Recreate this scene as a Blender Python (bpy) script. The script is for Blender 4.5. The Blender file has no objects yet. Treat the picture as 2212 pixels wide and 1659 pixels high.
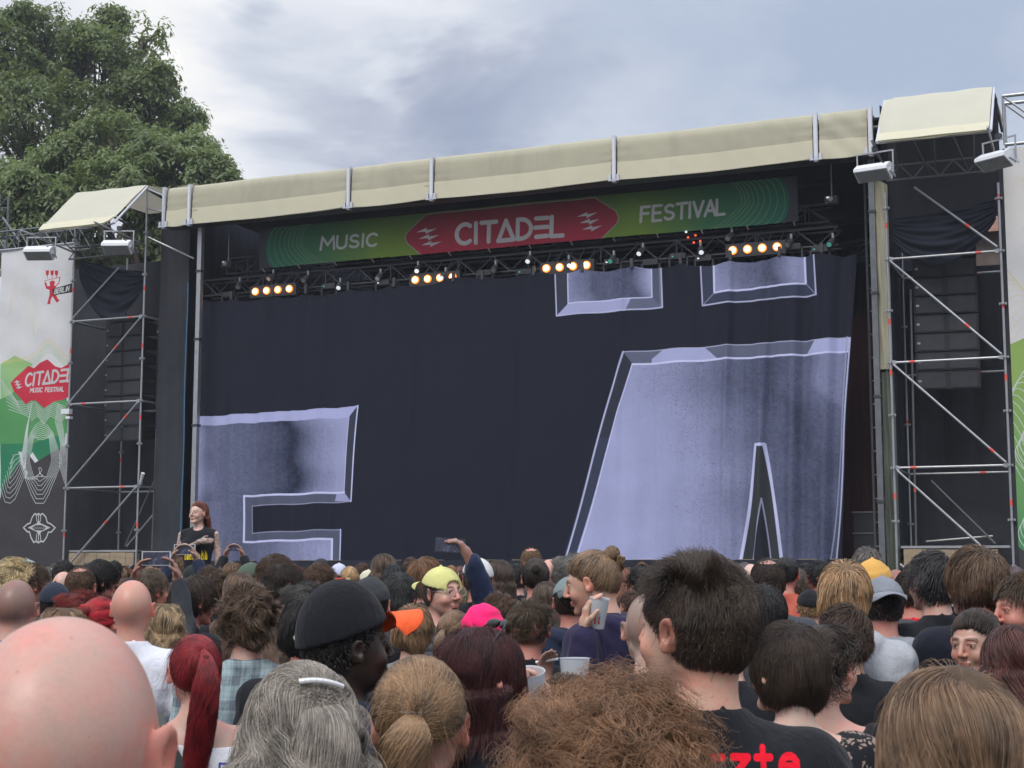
import bpy, math, random
import numpy as np
from mathutils import Vector, Matrix, Euler

# ------------------------------------------------------------------ camera, world, sun, exposure
scene = bpy.context.scene
COL = scene.collection
R = math.radians
CAM_H = 1.80
FPX, CX, CY = 3207.0, 1106.0, 829.5
PITCH = R(7.02)
cam_d = bpy.data.cameras.new('camera')
cam = bpy.data.objects.new('camera', cam_d)
COL.objects.link(cam)
cam.location = (0, 0, CAM_H)
cam.rotation_euler = (R(90) + PITCH, 0, 0)
cam_d.sensor_width = 36.0
cam_d.lens = FPX / 2212.0 * 36.0
cam_d.clip_start = 0.05
cam_d.clip_end = 3000
cam_d.dof.use_dof = True
cam_d.dof.focus_distance = 16.0
cam_d.dof.aperture_fstop = 26.0
scene.camera = cam

SUN_EL, SUN_AZ = R(52), R(205)      # azimuth measured from +Y clockwise: high, behind the camera on the left
world = bpy.data.worlds.new('World')
scene.world = world
world.use_nodes = True
NT = world.node_tree
for n in list(NT.nodes):
    NT.nodes.remove(n)


class G:
    """small helper around a node tree"""
    def __init__(s, nt):
        s.nt = nt

    def n(s, t, **kw):
        nd = s.nt.nodes.new(t)
        for k, v in kw.items():
            setattr(nd, k, v)
        return nd

    def l(s, a, b):
        s.nt.links.new(a, b)

    def put(s, sock, v):
        if isinstance(v, bpy.types.NodeSocket):
            s.l(v, sock)
        elif v is not None:
            sock.default_value = v

    def math(s, op, a, b=None, c=None, clamp=False):
        nd = s.n('ShaderNodeMath', operation=op)
        nd.use_clamp = clamp
        s.put(nd.inputs[0], a); s.put(nd.inputs[1], b)
        if c is not None:
            s.put(nd.inputs[2], c)
        return nd.outputs[0]

    def vm(s, op, a, b=None, out=0):
        nd = s.n('ShaderNodeVectorMath', operation=op)
        s.put(nd.inputs[0], a)
        if b is not None:
            s.put(nd.inputs[1], b)
        return nd.outputs[out]

    def mix(s, f, a, b, blend='MIX'):
        nd = s.n('ShaderNodeMix', data_type='RGBA', blend_type=blend)
        s.put(nd.inputs['Factor'], f)
        s.put(nd.inputs[6], a if not isinstance(a, tuple) else (*a[:3], 1))
        s.put(nd.inputs[7], b if not isinstance(b, tuple) else (*b[:3], 1))
        return nd.outputs[2]

    def noise(s, vec, scale, detail=4, rough=0.5, dist=0.0, out=0):
        nd = s.n('ShaderNodeTexNoise')
        if vec is not None:
            s.l(vec, nd.inputs['Vector'])
        nd.inputs['Scale'].default_value = scale
        nd.inputs['Detail'].default_value = detail
        nd.inputs['Roughness'].default_value = rough
        nd.inputs['Distortion'].default_value = dist
        return nd.outputs[out]

    def ramp(s, f, stops, interp='LINEAR'):
        nd = s.n('ShaderNodeValToRGB')
        cr = nd.color_ramp
        cr.interpolation = interp
        while len(cr.elements) < len(stops):
            cr.elements.new(0.5)
        for e, (p, c) in zip(cr.elements, stops):
            e.position = p
            e.color = (*c[:3], 1) if isinstance(c, tuple) else (c, c, c, 1)
        s.l(f, nd.inputs[0])
        return nd.outputs[0]

    def mapping(s, vec, scale=(1, 1, 1), rot=(0, 0, 0), loc=(0, 0, 0)):
        nd = s.n('ShaderNodeMapping')
        s.l(vec, nd.inputs[0])
        nd.inputs['Location'].default_value = loc
        nd.inputs['Rotation'].default_value = rot
        nd.inputs['Scale'].default_value = scale
        return nd.outputs[0]


g = G(NT)
sky = g.n('ShaderNodeTexSky', sky_type='NISHITA')
sky.sun_disc = False
sky.sun_elevation = SUN_EL
sky.sun_rotation = SUN_AZ
sky.air_density = 1.0
sky.dust_density = 1.5
tc = g.n('ShaderNodeTexCoord')
nrm = g.vm('NORMALIZE', tc.outputs['Generated'])
sep = g.n('ShaderNodeSeparateXYZ'); g.l(nrm, sep.inputs[0])
zc = g.math('MAXIMUM', sep.outputs[2], 0.0)
# project the direction onto a cloud layer
den = g.math('ADD', zc, 0.16)
px = g.math('DIVIDE', sep.outputs[0], den)
py = g.math('DIVIDE', sep.outputs[1], den)
cmb = g.n('ShaderNodeCombineXYZ'); g.l(px, cmb.inputs[0]); g.l(py, cmb.inputs[1])
CLD = cmb.outputs[0]


def blob(dx, dy, dz, width):
    """a soft patch of the cloud layer round one direction (0..1)"""
    v = Vector((dx, dy, dz)).normalized()
    warp = g.vm('SCALE', g.vm('SUBTRACT', g.noise(CLD, 2.2, 5, 0.6, 0.3, out=1), (0.5, 0.5, 0.5)), None)
    warp.node.inputs['Scale'].default_value = 0.22
    p = g.vm('ADD', nrm, warp)
    dst = g.vm('DISTANCE', p, tuple(v), out=1)
    return g.math('SUBTRACT', 1.0, g.math('DIVIDE', dst, width), clamp=True)


n1 = g.noise(g.mapping(CLD, (0.55, 1.3, 1), (0, 0, R(-24))), 1.3, 9, 0.55, 0.4)
n2 = g.noise(g.mapping(CLD, (0.8, 1.6, 1), (0, 0, R(-18))), 3.4, 8, 0.6, 0.2)
n3 = g.math('ADD', g.math('MULTIPLY', n1, 0.68), g.math('MULTIPLY', n2, 0.32))


def pixel_dir(x, y):
    """direction in the world that the photograph shows at this place of its 2212 x 1659 frame"""
    a, b = (x - CX) / FPX, (CY - y) / FPX
    return Vector((a, math.cos(PITCH) - b * math.sin(PITCH), math.sin(PITCH) + b * math.cos(PITCH)))


def patch(x, y, w):
    d = pixel_dir(x, y)
    return blob(d.x, d.y, d.z, w)


def gsum(lst):
    o = lst[0]
    for k in lst[1:]:
        o = g.math('ADD', o, k)
    return o


bright = gsum([g.math('MULTIPLY', patch(x, y, w), a) for x, y, w, a in (
    (560, 40, .17, .9), (820, 130, .055, 1.0), (860, 155, .03, .6), (520, 330, .10, .45), (1650, 225, .12, .55), (1950, 190, .09, .45),
    (250, 100, .16, .8), (2080, 240, .07, .55), (980, 20, .10, .5), (1300, 230, .06, .25))])
dark = gsum([g.math('MULTIPLY', patch(x, y, w), a) for x, y, w, a in (
    (760, 215, .085, .75), (620, 250, .07, .6), (900, 185, .08, .75), (1060, 110, .08, .7), (1180, 230, .07, .45), (620, 50, .022, .8), (1050, 250, .08, .5), (520, 250, .06, .4))])
blue = gsum([g.math('MULTIPLY', patch(x, y, w), a) for x, y, w, a in (
    (1500, 60, .14, .7), (1850, 60, .18, .9), (2150, 80, .15, .8), (1250, 40, .10, .4))])
lum = g.math('ADD', g.math('MULTIPLY', g.math('SUBTRACT', n3, 0.5), 0.75), 0.58)
lum = g.math('ADD', lum, g.math('MULTIPLY', bright, 0.30))
lum = g.math('SUBTRACT', lum, g.math('MULTIPLY', dark, 0.50))
lum = g.math('SUBTRACT', lum, g.math('MULTIPLY', blue, 0.10), clamp=True)
cl = g.ramp(lum, [(0.0, (.27, .32, .44)), (0.32, (.40, .44, .54)), (0.55, (.54, .58, .66)), (0.78, (.68, .70, .75)), (0.93, (.80, .80, .80)), (1.0, (.97, .96, .91))])
blu = g.mix(0.12, (.375, .44, .565), g.vm('SCALE', sky.outputs[0], None))
for nd in NT.nodes:
    if nd.type == 'VECT_MATH' and nd.operation == 'SCALE' and nd.inputs[0].is_linked and nd.inputs[0].links[0].from_node == sky:
        nd.inputs['Scale'].default_value = 0.1
cl = g.mix(g.math('MULTIPLY', blue, 0.85, clamp=True), cl, blu)
# an overcast sky is brighter overhead than near the horizon
zr = g.n('ShaderNodeMapRange', interpolation_type='SMOOTHSTEP')
g.l(sep.outputs[2], zr.inputs[0])
zr.inputs[1].default_value = 0.32; zr.inputs[2].default_value = 0.95
zr.inputs[3].default_value = 10.0; zr.inputs[4].default_value = 20.0
cl = g.vm('SCALE', cl, None)
g.l(zr.outputs[0], cl.node.inputs['Scale'])
bg = g.n('ShaderNodeBackground')
g.l(cl, bg.inputs[0])
bg.inputs[1].default_value = 0.1
wo = g.n('ShaderNodeOutputWorld')
g.l(bg.outputs[0], wo.inputs[0])

sun_d = bpy.data.lights.new('sun', 'SUN')
sun_d.energy = 1.5
sun_d.angle = R(24)
sun_d.color = (1.0, 0.96, 0.90)
sun = bpy.data.objects.new('sun', sun_d)
COL.objects.link(sun)
sdir = Vector((math.sin(SUN_AZ) * math.cos(SUN_EL), math.cos(SUN_AZ) * math.cos(SUN_EL), math.sin(SUN_EL)))
sun.rotation_euler = sdir.to_track_quat('Z', 'Y').to_euler()

vs = scene.view_settings
scene.display_settings.display_device = 'sRGB'
vs.view_transform = 'Standard'
vs.look = 'None'
vs.exposure = 0.28
vs.gamma = 1.0
vs.use_curve_mapping = False
scene.render.engine = 'CYCLES'
scene.cycles.use_denoising = True
scene.cycles.max_bounces = 5
scene.cycles.diffuse_bounces = 3
scene.cycles.glossy_bounces = 2
scene.cycles.transmission_bounces = 4
scene.cycles.transparent_max_bounces = 8
scene.cycles.caustics_reflective = False
scene.cycles.caustics_refractive = False


# ------------------------------------------------------------------ materials
MAT = {}


def material(name, col=(.5, .5, .5), rough=.7, metal=0.0, bump=0.0, bscale=20.0, vary=0.12, vscale=3.0, spec=None, objcol=False,
             sheen=0.0, trans=0.0, dirt=0.0, stretch=(1, 1, 1)):
    if name in MAT:
        return MAT[name]
    m = bpy.data.materials.new(name)
    m.use_nodes = True
    nt = m.node_tree
    q = G(nt)
    b = nt.nodes['Principled BSDF']
    co = q.n('ShaderNodeTexCoord').outputs['Object']
    cs = q.mapping(co, stretch)
    nz = q.noise(cs, vscale, 6, 0.6)
    if objcol:
        base = q.n('ShaderNodeObjectInfo').outputs['Color']
    else:
        base = (*col, 1)
    hi = q.math('ADD', q.math('MULTIPLY', q.math('SUBTRACT', nz, 0.5), vary * 4), 1.0)
    sc = q.n('ShaderNodeVectorMath', operation='SCALE')
    if objcol:
        q.l(base, sc.inputs[0])
    else:
        sc.inputs[0].default_value = col
    q.l(hi, sc.inputs['Scale'])
    c = sc.outputs[0]
    if dirt > 0:
        dn = q.ramp(q.noise(q.mapping(co, (1, 1, .25)), vscale * 2.3, 8, .7), [(0.5, 0.0), (0.75, 1.0)])
        c = q.mix(q.math('MULTIPLY', dn, dirt), c, (.12, .11, .09))
    q.l(c, b.inputs['Base Color'])
    b.inputs['Roughness'].default_value = rough
    b.inputs['Metallic'].default_value = metal
    if spec is not None:
        b.inputs['Specular IOR Level'].default_value = spec
    if sheen:
        b.inputs['Sheen Weight'].default_value = sheen
    if bump:
        bn = q.n('ShaderNodeBump')
        bn.inputs['Strength'].default_value = bump
        bn.inputs['Distance'].default_value = 0.02
        q.l(q.noise(cs, bscale, 5, .6), bn.inputs['Height'])
        q.l(bn.outputs[0], b.inputs['Normal'])
    if trans:
        tr = q.n('ShaderNodeBsdfTranslucent')
        q.l(c, tr.inputs[0])
        mx = q.n('ShaderNodeMixShader')
        mx.inputs[0].default_value = trans
        q.l(b.outputs[0], mx.inputs[1]); q.l(tr.outputs[0], mx.inputs[2])
        q.l(mx.outputs[0], nt.nodes['Material Output'].inputs['Surface'])
    MAT[name] = m
    return m


def glow(name, col, e):
    m = bpy.data.materials.new(name)
    m.use_nodes = True
    b = m.node_tree.nodes['Principled BSDF']
    b.inputs['Base Color'].default_value = (*[min(1, c) for c in col], 1)
    b.inputs['Emission Color'].default_value = (*col, 1)
    b.inputs['Emission Strength'].default_value = e
    return m


galv = material('galvanised_steel', (.42, .43, .45), .42, .75, .25, 60, .12, 9, dirt=.35)
alu = material('aluminium', (.62, .63, .68), .35, .6, .1, 40, .05, 5, dirt=.15)
dark_steel = material('black_steel', (.05, .052, .06), .5, .2, .2, 50, .2, 7)
truss_mat = material('dark_truss_alloy', (.10, .105, .12), .42, .6, .1, 50, .2, 7)
red_tape = material('red_tape', (.75, .10, .07), .5)
tarp = material('cream_tarpaulin', (.53, .50, .365), .55, 0, .3, 2.6, .06, .9, trans=.2, dirt=.22)
tarp_lo = material('cream_tarpaulin_hem', (.74, .70, .52), .55, 0, .3, 3.0, .04, .9, trans=.2, dirt=.08)
tarp_up = material('cream_tarpaulin_clean', (.62, .60, .48), .55, 0, .25, 2.0, .04, .9, trans=.2, dirt=.05)
black_cloth = material('black_molton', (.030, .033, .046), .95, 0, .5, 4, .18, 1.3, spec=.1, stretch=(1, 1, .2))
scrim = material('dark_scrim', (.050, .052, .062), .9, 0, .4, 30, .25, 1.0, spec=.1)
speaker_mat = material('speaker_black', (.022, .024, .03), .6, 0, .3, 90, .2, 5)
white_box = material('white_enamel', (.74, .75, .78), .4, 0, .1, 20, .04, 4, dirt=.12)
grey_face = material('grey_lamp_glass', (.34, .35, .35), .25, 0, .1, 8, .15, 6)
wood = material('planking', (.34, .26, .17), .7, 0, .5, 14, .25, 3, dirt=.3, stretch=(.3, 1, 4))
asphalt = material('trodden_ground', (.07, .068, .06), .9, 0, .6, 9, .25, 1.5)
brick_mat = material('old_brickwork', (.13, .10, .085), .9, 0, .6, 12, .3, 2.5, dirt=.4)
blue_cable = material('blue_cable', (.04, .16, .28), .5)
blinder_glow = glow('warm_lamp_glow', (1.0, .66, .32), 5.0)
halo_glow = glow('amber_halo_glow', (1.0, .30, .05), .9)  # weak emission imitates the amber halo round each lit bulb
spark_w = glow('white_indicator_glow', (.9, .95, 1.0), .6)
spark_r = glow('red_indicator_glow', (1.0, .12, .06), .7)
spark_g = glow('green_indicator_glow', (.1, .5, .4), .25)


# ------------------------------------------------------------------ building helpers
class MB:
    def __init__(s):
        s.v, s.f, s.uv = [], [], None

    def add(s, vs, fs):
        o = len(s.v)
        s.v += [tuple(p) for p in vs]
        s.f += [tuple(i + o for i in f) for f in fs]
        return s

    def box(s, a, b):
        (x0, y0, z0), (x1, y1, z1) = a, b
        return s.add([(x0, y0, z0), (x1, y0, z0), (x1, y1, z0), (x0, y1, z0), (x0, y0, z1), (x1, y0, z1), (x1, y1, z1), (x0, y1, z1)],
                     [(0, 3, 2, 1), (4, 5, 6, 7), (0, 1, 5, 4), (1, 2, 6, 5), (2, 3, 7, 6), (3, 0, 4, 7)])

    def tube(s, a, b, r, n=8, r2=None, cap=True):
        a, b = Vector(a), Vector(b)
        d = (b - a).normalized()
        u = d.cross(Vector((0, 0, 1)) if abs(d.z) < .9 else Vector((1, 0, 0))).normalized()
        w = d.cross(u)
        r2 = r if r2 is None else r2
        vs = []
        for p, rr in ((a, r), (b, r2)):
            for k in range(n):
                t = 2 * math.pi * k / n
                vs.append(p + (u * math.cos(t) + w * math.sin(t)) * rr)
        fs = [(k, (k + 1) % n, n + (k + 1) % n, n + k) for k in range(n)]
        if cap:
            fs += [tuple(range(n))[::-1], tuple(range(n, 2 * n))]
        return s.add(vs, fs)

    def prism(s, poly, axis, lo, hi):
        """poly in the two other axes, extruded along axis between lo and hi"""
        n = len(poly)
        def pt(p, h):
            q = list(p); q.insert(axis, h); return q
        vs = [pt(p, lo) for p in poly] + [pt(p, hi) for p in poly]
        fs = [(k, (k + 1) % n, n + (k + 1) % n, n + k) for k in range(n)] + [tuple(range(n))[::-1], tuple(range(n, 2 * n))]
        return s.add(vs, fs)

    def build(s, name, mat, parent=None, base=(0, 0, 0), smooth=False):
        me = bpy.data.meshes.new(name)
        bx, by, bz = base
        me.from_pydata([(x - bx, y - by, z - bz) for x, y, z in s.v], [], s.f)
        if smooth:
            me.shade_smooth()
        me.materials.append(mat)
        o = bpy.data.objects.new(name, me)
        COL.objects.link(o)
        if parent is not None:
            o.parent = parent
        return o


def tag(o, label=None, cat=None, group=None, kind=None):
    if label: o['label'] = label
    if cat: o['category'] = cat
    if group: o['group'] = group
    if kind: o['kind'] = kind
    return o


def mesh_obj(name, verts, faces, mat, parent=None, smooth=True, uv=None, loc=None):
    me = bpy.data.meshes.new(name)
    verts = np.asarray(verts, dtype=np.float32)
    faces = np.asarray(faces, dtype=np.int32)
    nf, k = faces.shape
    me.vertices.add(len(verts)); me.vertices.foreach_set('co', verts.ravel())
    me.loops.add(nf * k); me.loops.foreach_set('vertex_index', faces.ravel())
    me.polygons.add(nf); me.polygons.foreach_set('loop_start', np.arange(0, nf * k, k, dtype=np.int32))
    if uv is not None:
        l = me.uv_layers.new(name='UVMap')
        l.data.foreach_set('uv', np.asarray(uv, dtype=np.float32)[faces.ravel()].ravel())
    me.update(calc_edges=True)
    if smooth:
        me.shade_smooth()
    if mat is not None:
        me.materials.append(mat)
    o = bpy.data.objects.new(name, me)
    COL.objects.link(o)
    if parent is not None:
        o.parent = parent
    if loc is not None:
        o.location = loc
    return o


# ------------------------------------------------------------------ the stage's own frame: s along its front to the right, w away from the audience, z up
TH = R(22.3)
ORI = Vector((7.107, 28.0, 0))
ES = Vector((math.cos(TH), -math.sin(TH), 0))
EW = Vector((math.sin(TH), math.cos(TH), 0))


def S(x, y, w=0.0):
    """(s, z) of the point that shows at (x, y) of the photograph on the upright plane w"""
    d = pixel_dir(x, y)
    t = (w + ORI.dot(EW)) / d.dot(EW)
    p = d * t
    return ((p - ORI).dot(ES), CAM_H + p.z)


def stage_thing(name, label, cat, base, group=None):
    o = bpy.data.objects.new(name, None)
    COL.objects.link(o)
    s, w, z = base
    o.location = ORI + ES * s + EW * w + Vector((0, 0, z))
    o.rotation_euler = (0, 0, -TH)
    o['base'] = base
    tag(o, label, cat, group)
    return o


def B(o):
    return tuple(o['base'])


def fin(o):
    if 'base' in o:
        del o['base']
    return o


def clone(o, name=None, parent=None):
    c = o.copy()
    COL.objects.link(c)
    if parent is not None:
        c.parent = parent
    for ch in list(o.children):
        clone(ch, None, c)
    return c


# ------------------------------------------------------------------ prints: flat artwork drawn into images made here
class Print:
    def __init__(s, w, s0, s1, z0, z1, rx, ry, bgc=(0, 0, 0)):
        s.w, s.s0, s.s1, s.z0, s.z1, s.rx, s.ry = w, s0, s1, z0, z1, rx, ry
        s.a = np.zeros((ry, rx, 3), np.float32)
        s.a[:] = bgc

    def P(s, x, y):
        if s.w is None:
            u, v = x, y
            return ((u - s.s0) / (s.s1 - s.s0) * s.rx, (v - s.z0) / (s.z1 - s.z0) * s.ry)
        a, b = S(x, y, s.w)
        return ((a - s.s0) / (s.s1 - s.s0) * s.rx, (b - s.z0) / (s.z1 - s.z0) * s.ry)

    def box(s, pts, pad):
        xs = [p[0] for p in pts]; ys = [p[1] for p in pts]
        x0 = int(max(0, min(xs) - pad)); x1 = int(min(s.rx, max(xs) + pad + 1))
        y0 = int(max(0, min(ys) - pad)); y1 = int(min(s.ry, max(ys) + pad + 1))
        if x1 <= x0 or y1 <= y0:
            return None
        X, Y = np.meshgrid(np.arange(x0, x1) + .5, np.arange(y0, y1) + .5)
        return x0, x1, y0, y1, X, Y

    def mask(s, pts):
        b = s.box(pts, 1)
        if b is None:
            return None
        x0, x1, y0, y1, X, Y = b
        m = np.zeros(X.shape, bool)
        n = len(pts)
        for i in range(n):
            ax, ay = pts[i]; bx, by = pts[(i + 1) % n]
            if ay == by:
                continue
            c = ((ay > Y) != (by > Y)) & (X < (bx - ax) * (Y - ay) / (by - ay) + ax)
            m ^= c
        return b, m

    def poly(s, pts, col, raw=False):
        q = pts if raw else [s.P(*p) for p in pts]
        r = s.mask(q)
        if r is None:
            return
        (x0, x1, y0, y1, X, Y), m = r
        sub = s.a[y0:y1, x0:x1]
        if callable(col):
            c = col(X, Y)
            sub[m] = c[m]
        else:
            sub[m] = col

    def line(s, pts, wd, col, raw=False, closed=False, alpha=1.0):
        q = [p if raw else s.P(*p) for p in pts]
        if closed:
            q.append(q[0])
        for (ax, ay), (bx, by) in zip(q[:-1], q[1:]):
            b = s.box([(ax, ay), (bx, by)], wd + 1)
            if b is None:
                continue
            x0, x1, y0, y1, X, Y = b
            dx, dy = bx - ax, by - ay
            t = np.clip(((X - ax) * dx + (Y - ay) * dy) / max(dx * dx + dy * dy, 1e-6), 0, 1)
            d = np.hypot(X - ax - t * dx, Y - ay - t * dy)
            k = (np.clip(wd / 2 - d + .5, 0, 1) * alpha)[..., None]
            s.a[y0:y1, x0:x1] = s.a[y0:y1, x0:x1] * (1 - k) + np.array(col, np.float32) * k

    def image(s, name):
        im = bpy.data.images.new(name, s.rx, s.ry, float_buffer=False)
        px = np.ones((s.ry, s.rx, 4), np.float32)
        a = np.clip(s.a, 0, 1)
        px[..., :3] = np.where(a <= .0031308, a * 12.92, 1.055 * a ** (1 / 2.4) - .055)
        im.pixels.foreach_set(px.ravel())
        im.update()
        im.pack()
        return im


def print_material(name, im, rough=.8, bump=.2, spec=.2, trans=0.0, bscale=6.0):
    m = bpy.data.materials.new(name)
    m.use_nodes = True
    q = G(m.node_tree)
    b = m.node_tree.nodes['Principled BSDF']
    t = q.n('ShaderNodeTexImage'); t.image = im; t.extension = 'EXTEND'
    q.l(q.n('ShaderNodeTexCoord').outputs['UV'], t.inputs[0])
    co = q.n('ShaderNodeTexCoord').outputs['Object']
    hi = q.math('ADD', q.math('MULTIPLY', q.math('SUBTRACT', q.noise(co, 1.1, 7, .65), .5), .35), 1.0)
    c = q.vm('SCALE', t.outputs[0], None); q.l(hi, c.node.inputs['Scale'])
    q.l(c, b.inputs['Base Color'])
    b.inputs['Roughness'].default_value = rough
    b.inputs['Specular IOR Level'].default_value = spec
    bn = q.n('ShaderNodeBump'); bn.inputs['Strength'].default_value = bump; bn.inputs['Distance'].default_value = .03
    q.l(q.noise(q.mapping(co, (1, 1, .3)), bscale, 4, .6), bn.inputs['Height']); q.l(bn.outputs[0], b.inputs['Normal'])
    if trans:
        tr = q.n('ShaderNodeBsdfTranslucent'); q.l(c, tr.inputs[0])
        mx = q.n('ShaderNodeMixShader'); mx.inputs[0].default_value = trans
        q.l(b.outputs[0], mx.inputs[1]); q.l(tr.outputs[0], mx.inputs[2])
        q.l(mx.outputs[0], m.node_tree.nodes['Material Output'].inputs['Surface'])
    return m


# strokes of a plain capital alphabet in a unit box
def arc(cx, cy, rx, ry, a0, a1, n=10):
    return [(cx + rx * math.cos(R(a0 + (a1 - a0) * k / n)), cy + ry * math.sin(R(a0 + (a1 - a0) * k / n))) for k in range(n + 1)]


FONT = {
    'M': [[(0, 0), (.05, 1), (.38, .35), (.72, 1), (.78, 0)]], 'U': [[(0, 1), (0, .3)] + arc(.27, .28, .27, .28, 180, 360) + [(.54, 1)]],
    'S': [arc(.28, .74, .24, .24, 40, 270, 8) + arc(.26, .26, .26, .24, 90, -150, 8)], 'I': [[(.1, 0), (.1, 1)]],
    'C': [arc(.34, .5, .32, .5, 50, 310, 12)], 'F': [[(0, 0), (0, 1), (.46, 1)], [(0, .55), (.4, .55)]],
    'E': [[(.48, 0), (0, 0), (0, 1), (.48, 1)], [(0, .52), (.42, .52)]], 'T': [[(.3, 0), (.3, 1)], [(0, 1), (.6, 1)]],
    'V': [[(0, 1), (.28, 0), (.56, 1)]], 'A': [[(0, 0), (.3, 1), (.6, 0)], [(.12, .32), (.48, .32)]], 'L': [[(0, 1), (0, 0), (.45, 0)]],
    'D': [[(0, 0), (0, 1)], [(0, 1)] + arc(.12, .5, .42, .5, 90, -90, 10) + [(0, 0)]], 'B': [[(0, 0), (0, 1), (.2, 1)] + arc(.2, .76, .24, .24, 90, -90, 6) + arc(.22, .26, .28, .26, 90, -90, 6) + [(0, 0)]],
    'R': [[(0, 0), (0, 1), (.2, 1)] + arc(.2, .74, .26, .26, 90, -90, 6) + [(0, .48)], [(.2, .48), (.5, 0)]], 'N': [[(0, 0), (0, 1), (.5, 0), (.5, 1)]],
    'P': [[(0, 0), (0, 1), (.2, 1)] + arc(.2, .73, .27, .27, 90, -90, 6) + [(0, .46)]], 'H': [[(0, 0), (0, 1)], [(.5, 0), (.5, 1)], [(0, .5), (.5, .5)]],
    'r': [[(0, 0), (0, .7)], [(0, .45)] + arc(.26, .42, .24, .26, 160, 60, 5)], 'z': [[(0, .68), (.44, .68), (0, .02), (.46, .02)]],
    't': [[(.2, 1), (.2, .2)] + arc(.36, .18, .16, .17, 180, 300, 5), [(0, .68), (.42, .68)]],
    'e': [[(.04, .36), (.52, .36)] + arc(.29, .36, .25, .35, 0, 310, 12)[1:]],
    'a': [arc(.25, .34, .24, .34, 40, 330, 12), [(.5, .7), (.5, 0)]], 'i': [[(.05, 0), (.05, .66)], [(.05, .92), (.05, .96)]],
    'h': [[(0, 0), (0, 1)], [(0, .4)] + arc(.22, .42, .22, .24, 160, 0, 6) + [(.44, 0)]],
    '3': [arc(.24, .74, .22, .24, 150, -90, 8) + arc(.24, .25, .26, .25, 90, -150, 8)], 'd3': [],
    'tri': [[(.0, 0), (.32, 1), (.64, 0), (.0, 0)]], 'bars': [[(.05, .97), (.5, .97)], [(0, .5), (.5, .5)], [(.05, .03), (.5, .03)]],
    'o': [arc(.26, .35, .24, .34, 0, 360, 12)], 'n': [[(0, 0), (0, .7)], [(0, .4)] + arc(.22, .42, .22, .24, 160, 0, 6) + [(.44, 0)]],
    'l': [[(0, 0), (0, 1)]], 's': [arc(.2, .52, .17, .15, 40, 270, 6) + arc(.2, .18, .19, .17, 90, -150, 6)], 'k': [[(0, 0), (0, 1)], [(.4, .7), (0, .3), (.42, 0)]],
}
WIDTH = {'M': .95, 'I': .32, 'U': .74, 'S': .68, 'tri': .8, 'bars': .66, 'i': .25, 'l': .2, 'D': .7}


def write(pr, word, p0, p1, h, wd, col, gap=1.0):
    """word (list of glyph names) from p0 to p1 along its foot line, h = (dx, dy) of one letter's height, all in the print's coordinates"""
    tot = sum(WIDTH.get(c, .68) for c in word) - .18
    u = ((p1[0] - p0[0]) / tot, (p1[1] - p0[1]) / tot)
    x = 0.0
    for c in word:
        if c != ' ':
            for st in FONT[c]:
                pr.line([(p0[0] + u[0] * (x + a) + h[0] * b, p0[1] + u[1] * (x + a) + h[1] * b) for a, b in st], wd, col)
        x += WIDTH.get(c, .68)


def cloth_grid(name, mat, parent, base, s0, s1, z0, z1, ns, nz, wfun, sfun=None, zfun=None, kind=None, double=0.0):
    u = np.linspace(0, 1, ns); v = np.linspace(0, 1, nz)
    U, V = np.meshgrid(u, v)
    s = s0 + (s1 - s0) * U; z = z0 + (z1 - z0) * V
    w = wfun(s, z)
    if zfun is not None:
        z = zfun(s, z, U, V)
    if sfun is not None:
        s = sfun(s, z, U, V)
    vs = np.stack([s - base[0], w - base[1], z - base[2]], -1).reshape(-1, 3)
    i = np.arange(ns * nz).reshape(nz, ns)
    fs = np.stack([i[:-1, :-1], i[:-1, 1:], i[1:, 1:], i[1:, :-1]], -1).reshape(-1, 4)
    return mesh_obj(name, vs, fs, mat, parent, True, np.stack([U, V], -1).reshape(-1, 2))


# ================================================================== THE SETTING
gm = MB()
gm.add([(-400, -200, 0), (400, -200, 0), (400, 700, 0), (-400, 700, 0)], [(0, 1, 2, 3)])
tag(gm.build('ground', asphalt), kind='structure')

ZD = 1.95       # height of the stage floor
rnd = random.Random(4)
nrs = np.random.RandomState(7)

# ------------------------------------------------------------------ stage platform and dark interior
st = stage_thing('stage_platform', 'black raised stage platform hidden behind the crowd under the giant printed curtain', 'stage', (-8.6, .6, 0))
bs = B(st)
MB().box((-16.6, .55, ZD - .16), (-.3, 11, ZD)).build('deck', wood, st, bs)
for k in range(8):
    s = -16.5 + k * 2.02
    MB().box((s, .50, 0), (s + 1.98, .54, ZD - .01)).build('front_panel', black_cloth, st, bs)

ho = stage_thing('stage_back_drapes', 'black drapes closing the back and both sides of the dark stage', 'drapes', (-8.6, 10, ZD))
bs = B(ho)
fold = lambda a, f: (lambda s, z: 10.4 + a * np.sin(s * f) + a * .6 * np.sin(s * f * 2.3 + 1))
cloth_grid('back_drape', black_cloth, ho, bs, -17.0, 0.0, ZD, 10.9, 200, 3, fold(.08, 7))
for nm, sx in (('side_drape', -16.9), ('side_drape', 0.02)):
    vs, fs = [], []
    n = 90
    for j in range(n):
        w = .62 + j / (n - 1) * 9.8
        off = .07 * math.sin(w * 8)
        vs += [(sx + off, w, ZD), (sx + off, w, 10.9)]
    fs = [(2 * j, 2 * j + 1, 2 * j + 3, 2 * j + 2) for j in range(n - 1)]
    MB().add(vs, fs).build(nm, black_cloth, ho, bs, True)

# wing between the left tower and the stage opening, and the flat scrim walls
wl = stage_thing('left_wing_drape', 'tall black scrim wall between the left scaffold tower and the stage opening', 'drape', (-16.6, .6, 0))
cloth_grid('scrim_sheet', scrim, wl, B(wl), -17.0, -16.2, .1, 10.4, 30, 12, lambda s, z: .55 + .02 * np.sin(s * 20) + .015 * np.sin(z * 3))
for o_ in (wl, ho, st):
    fin(o_)

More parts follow.
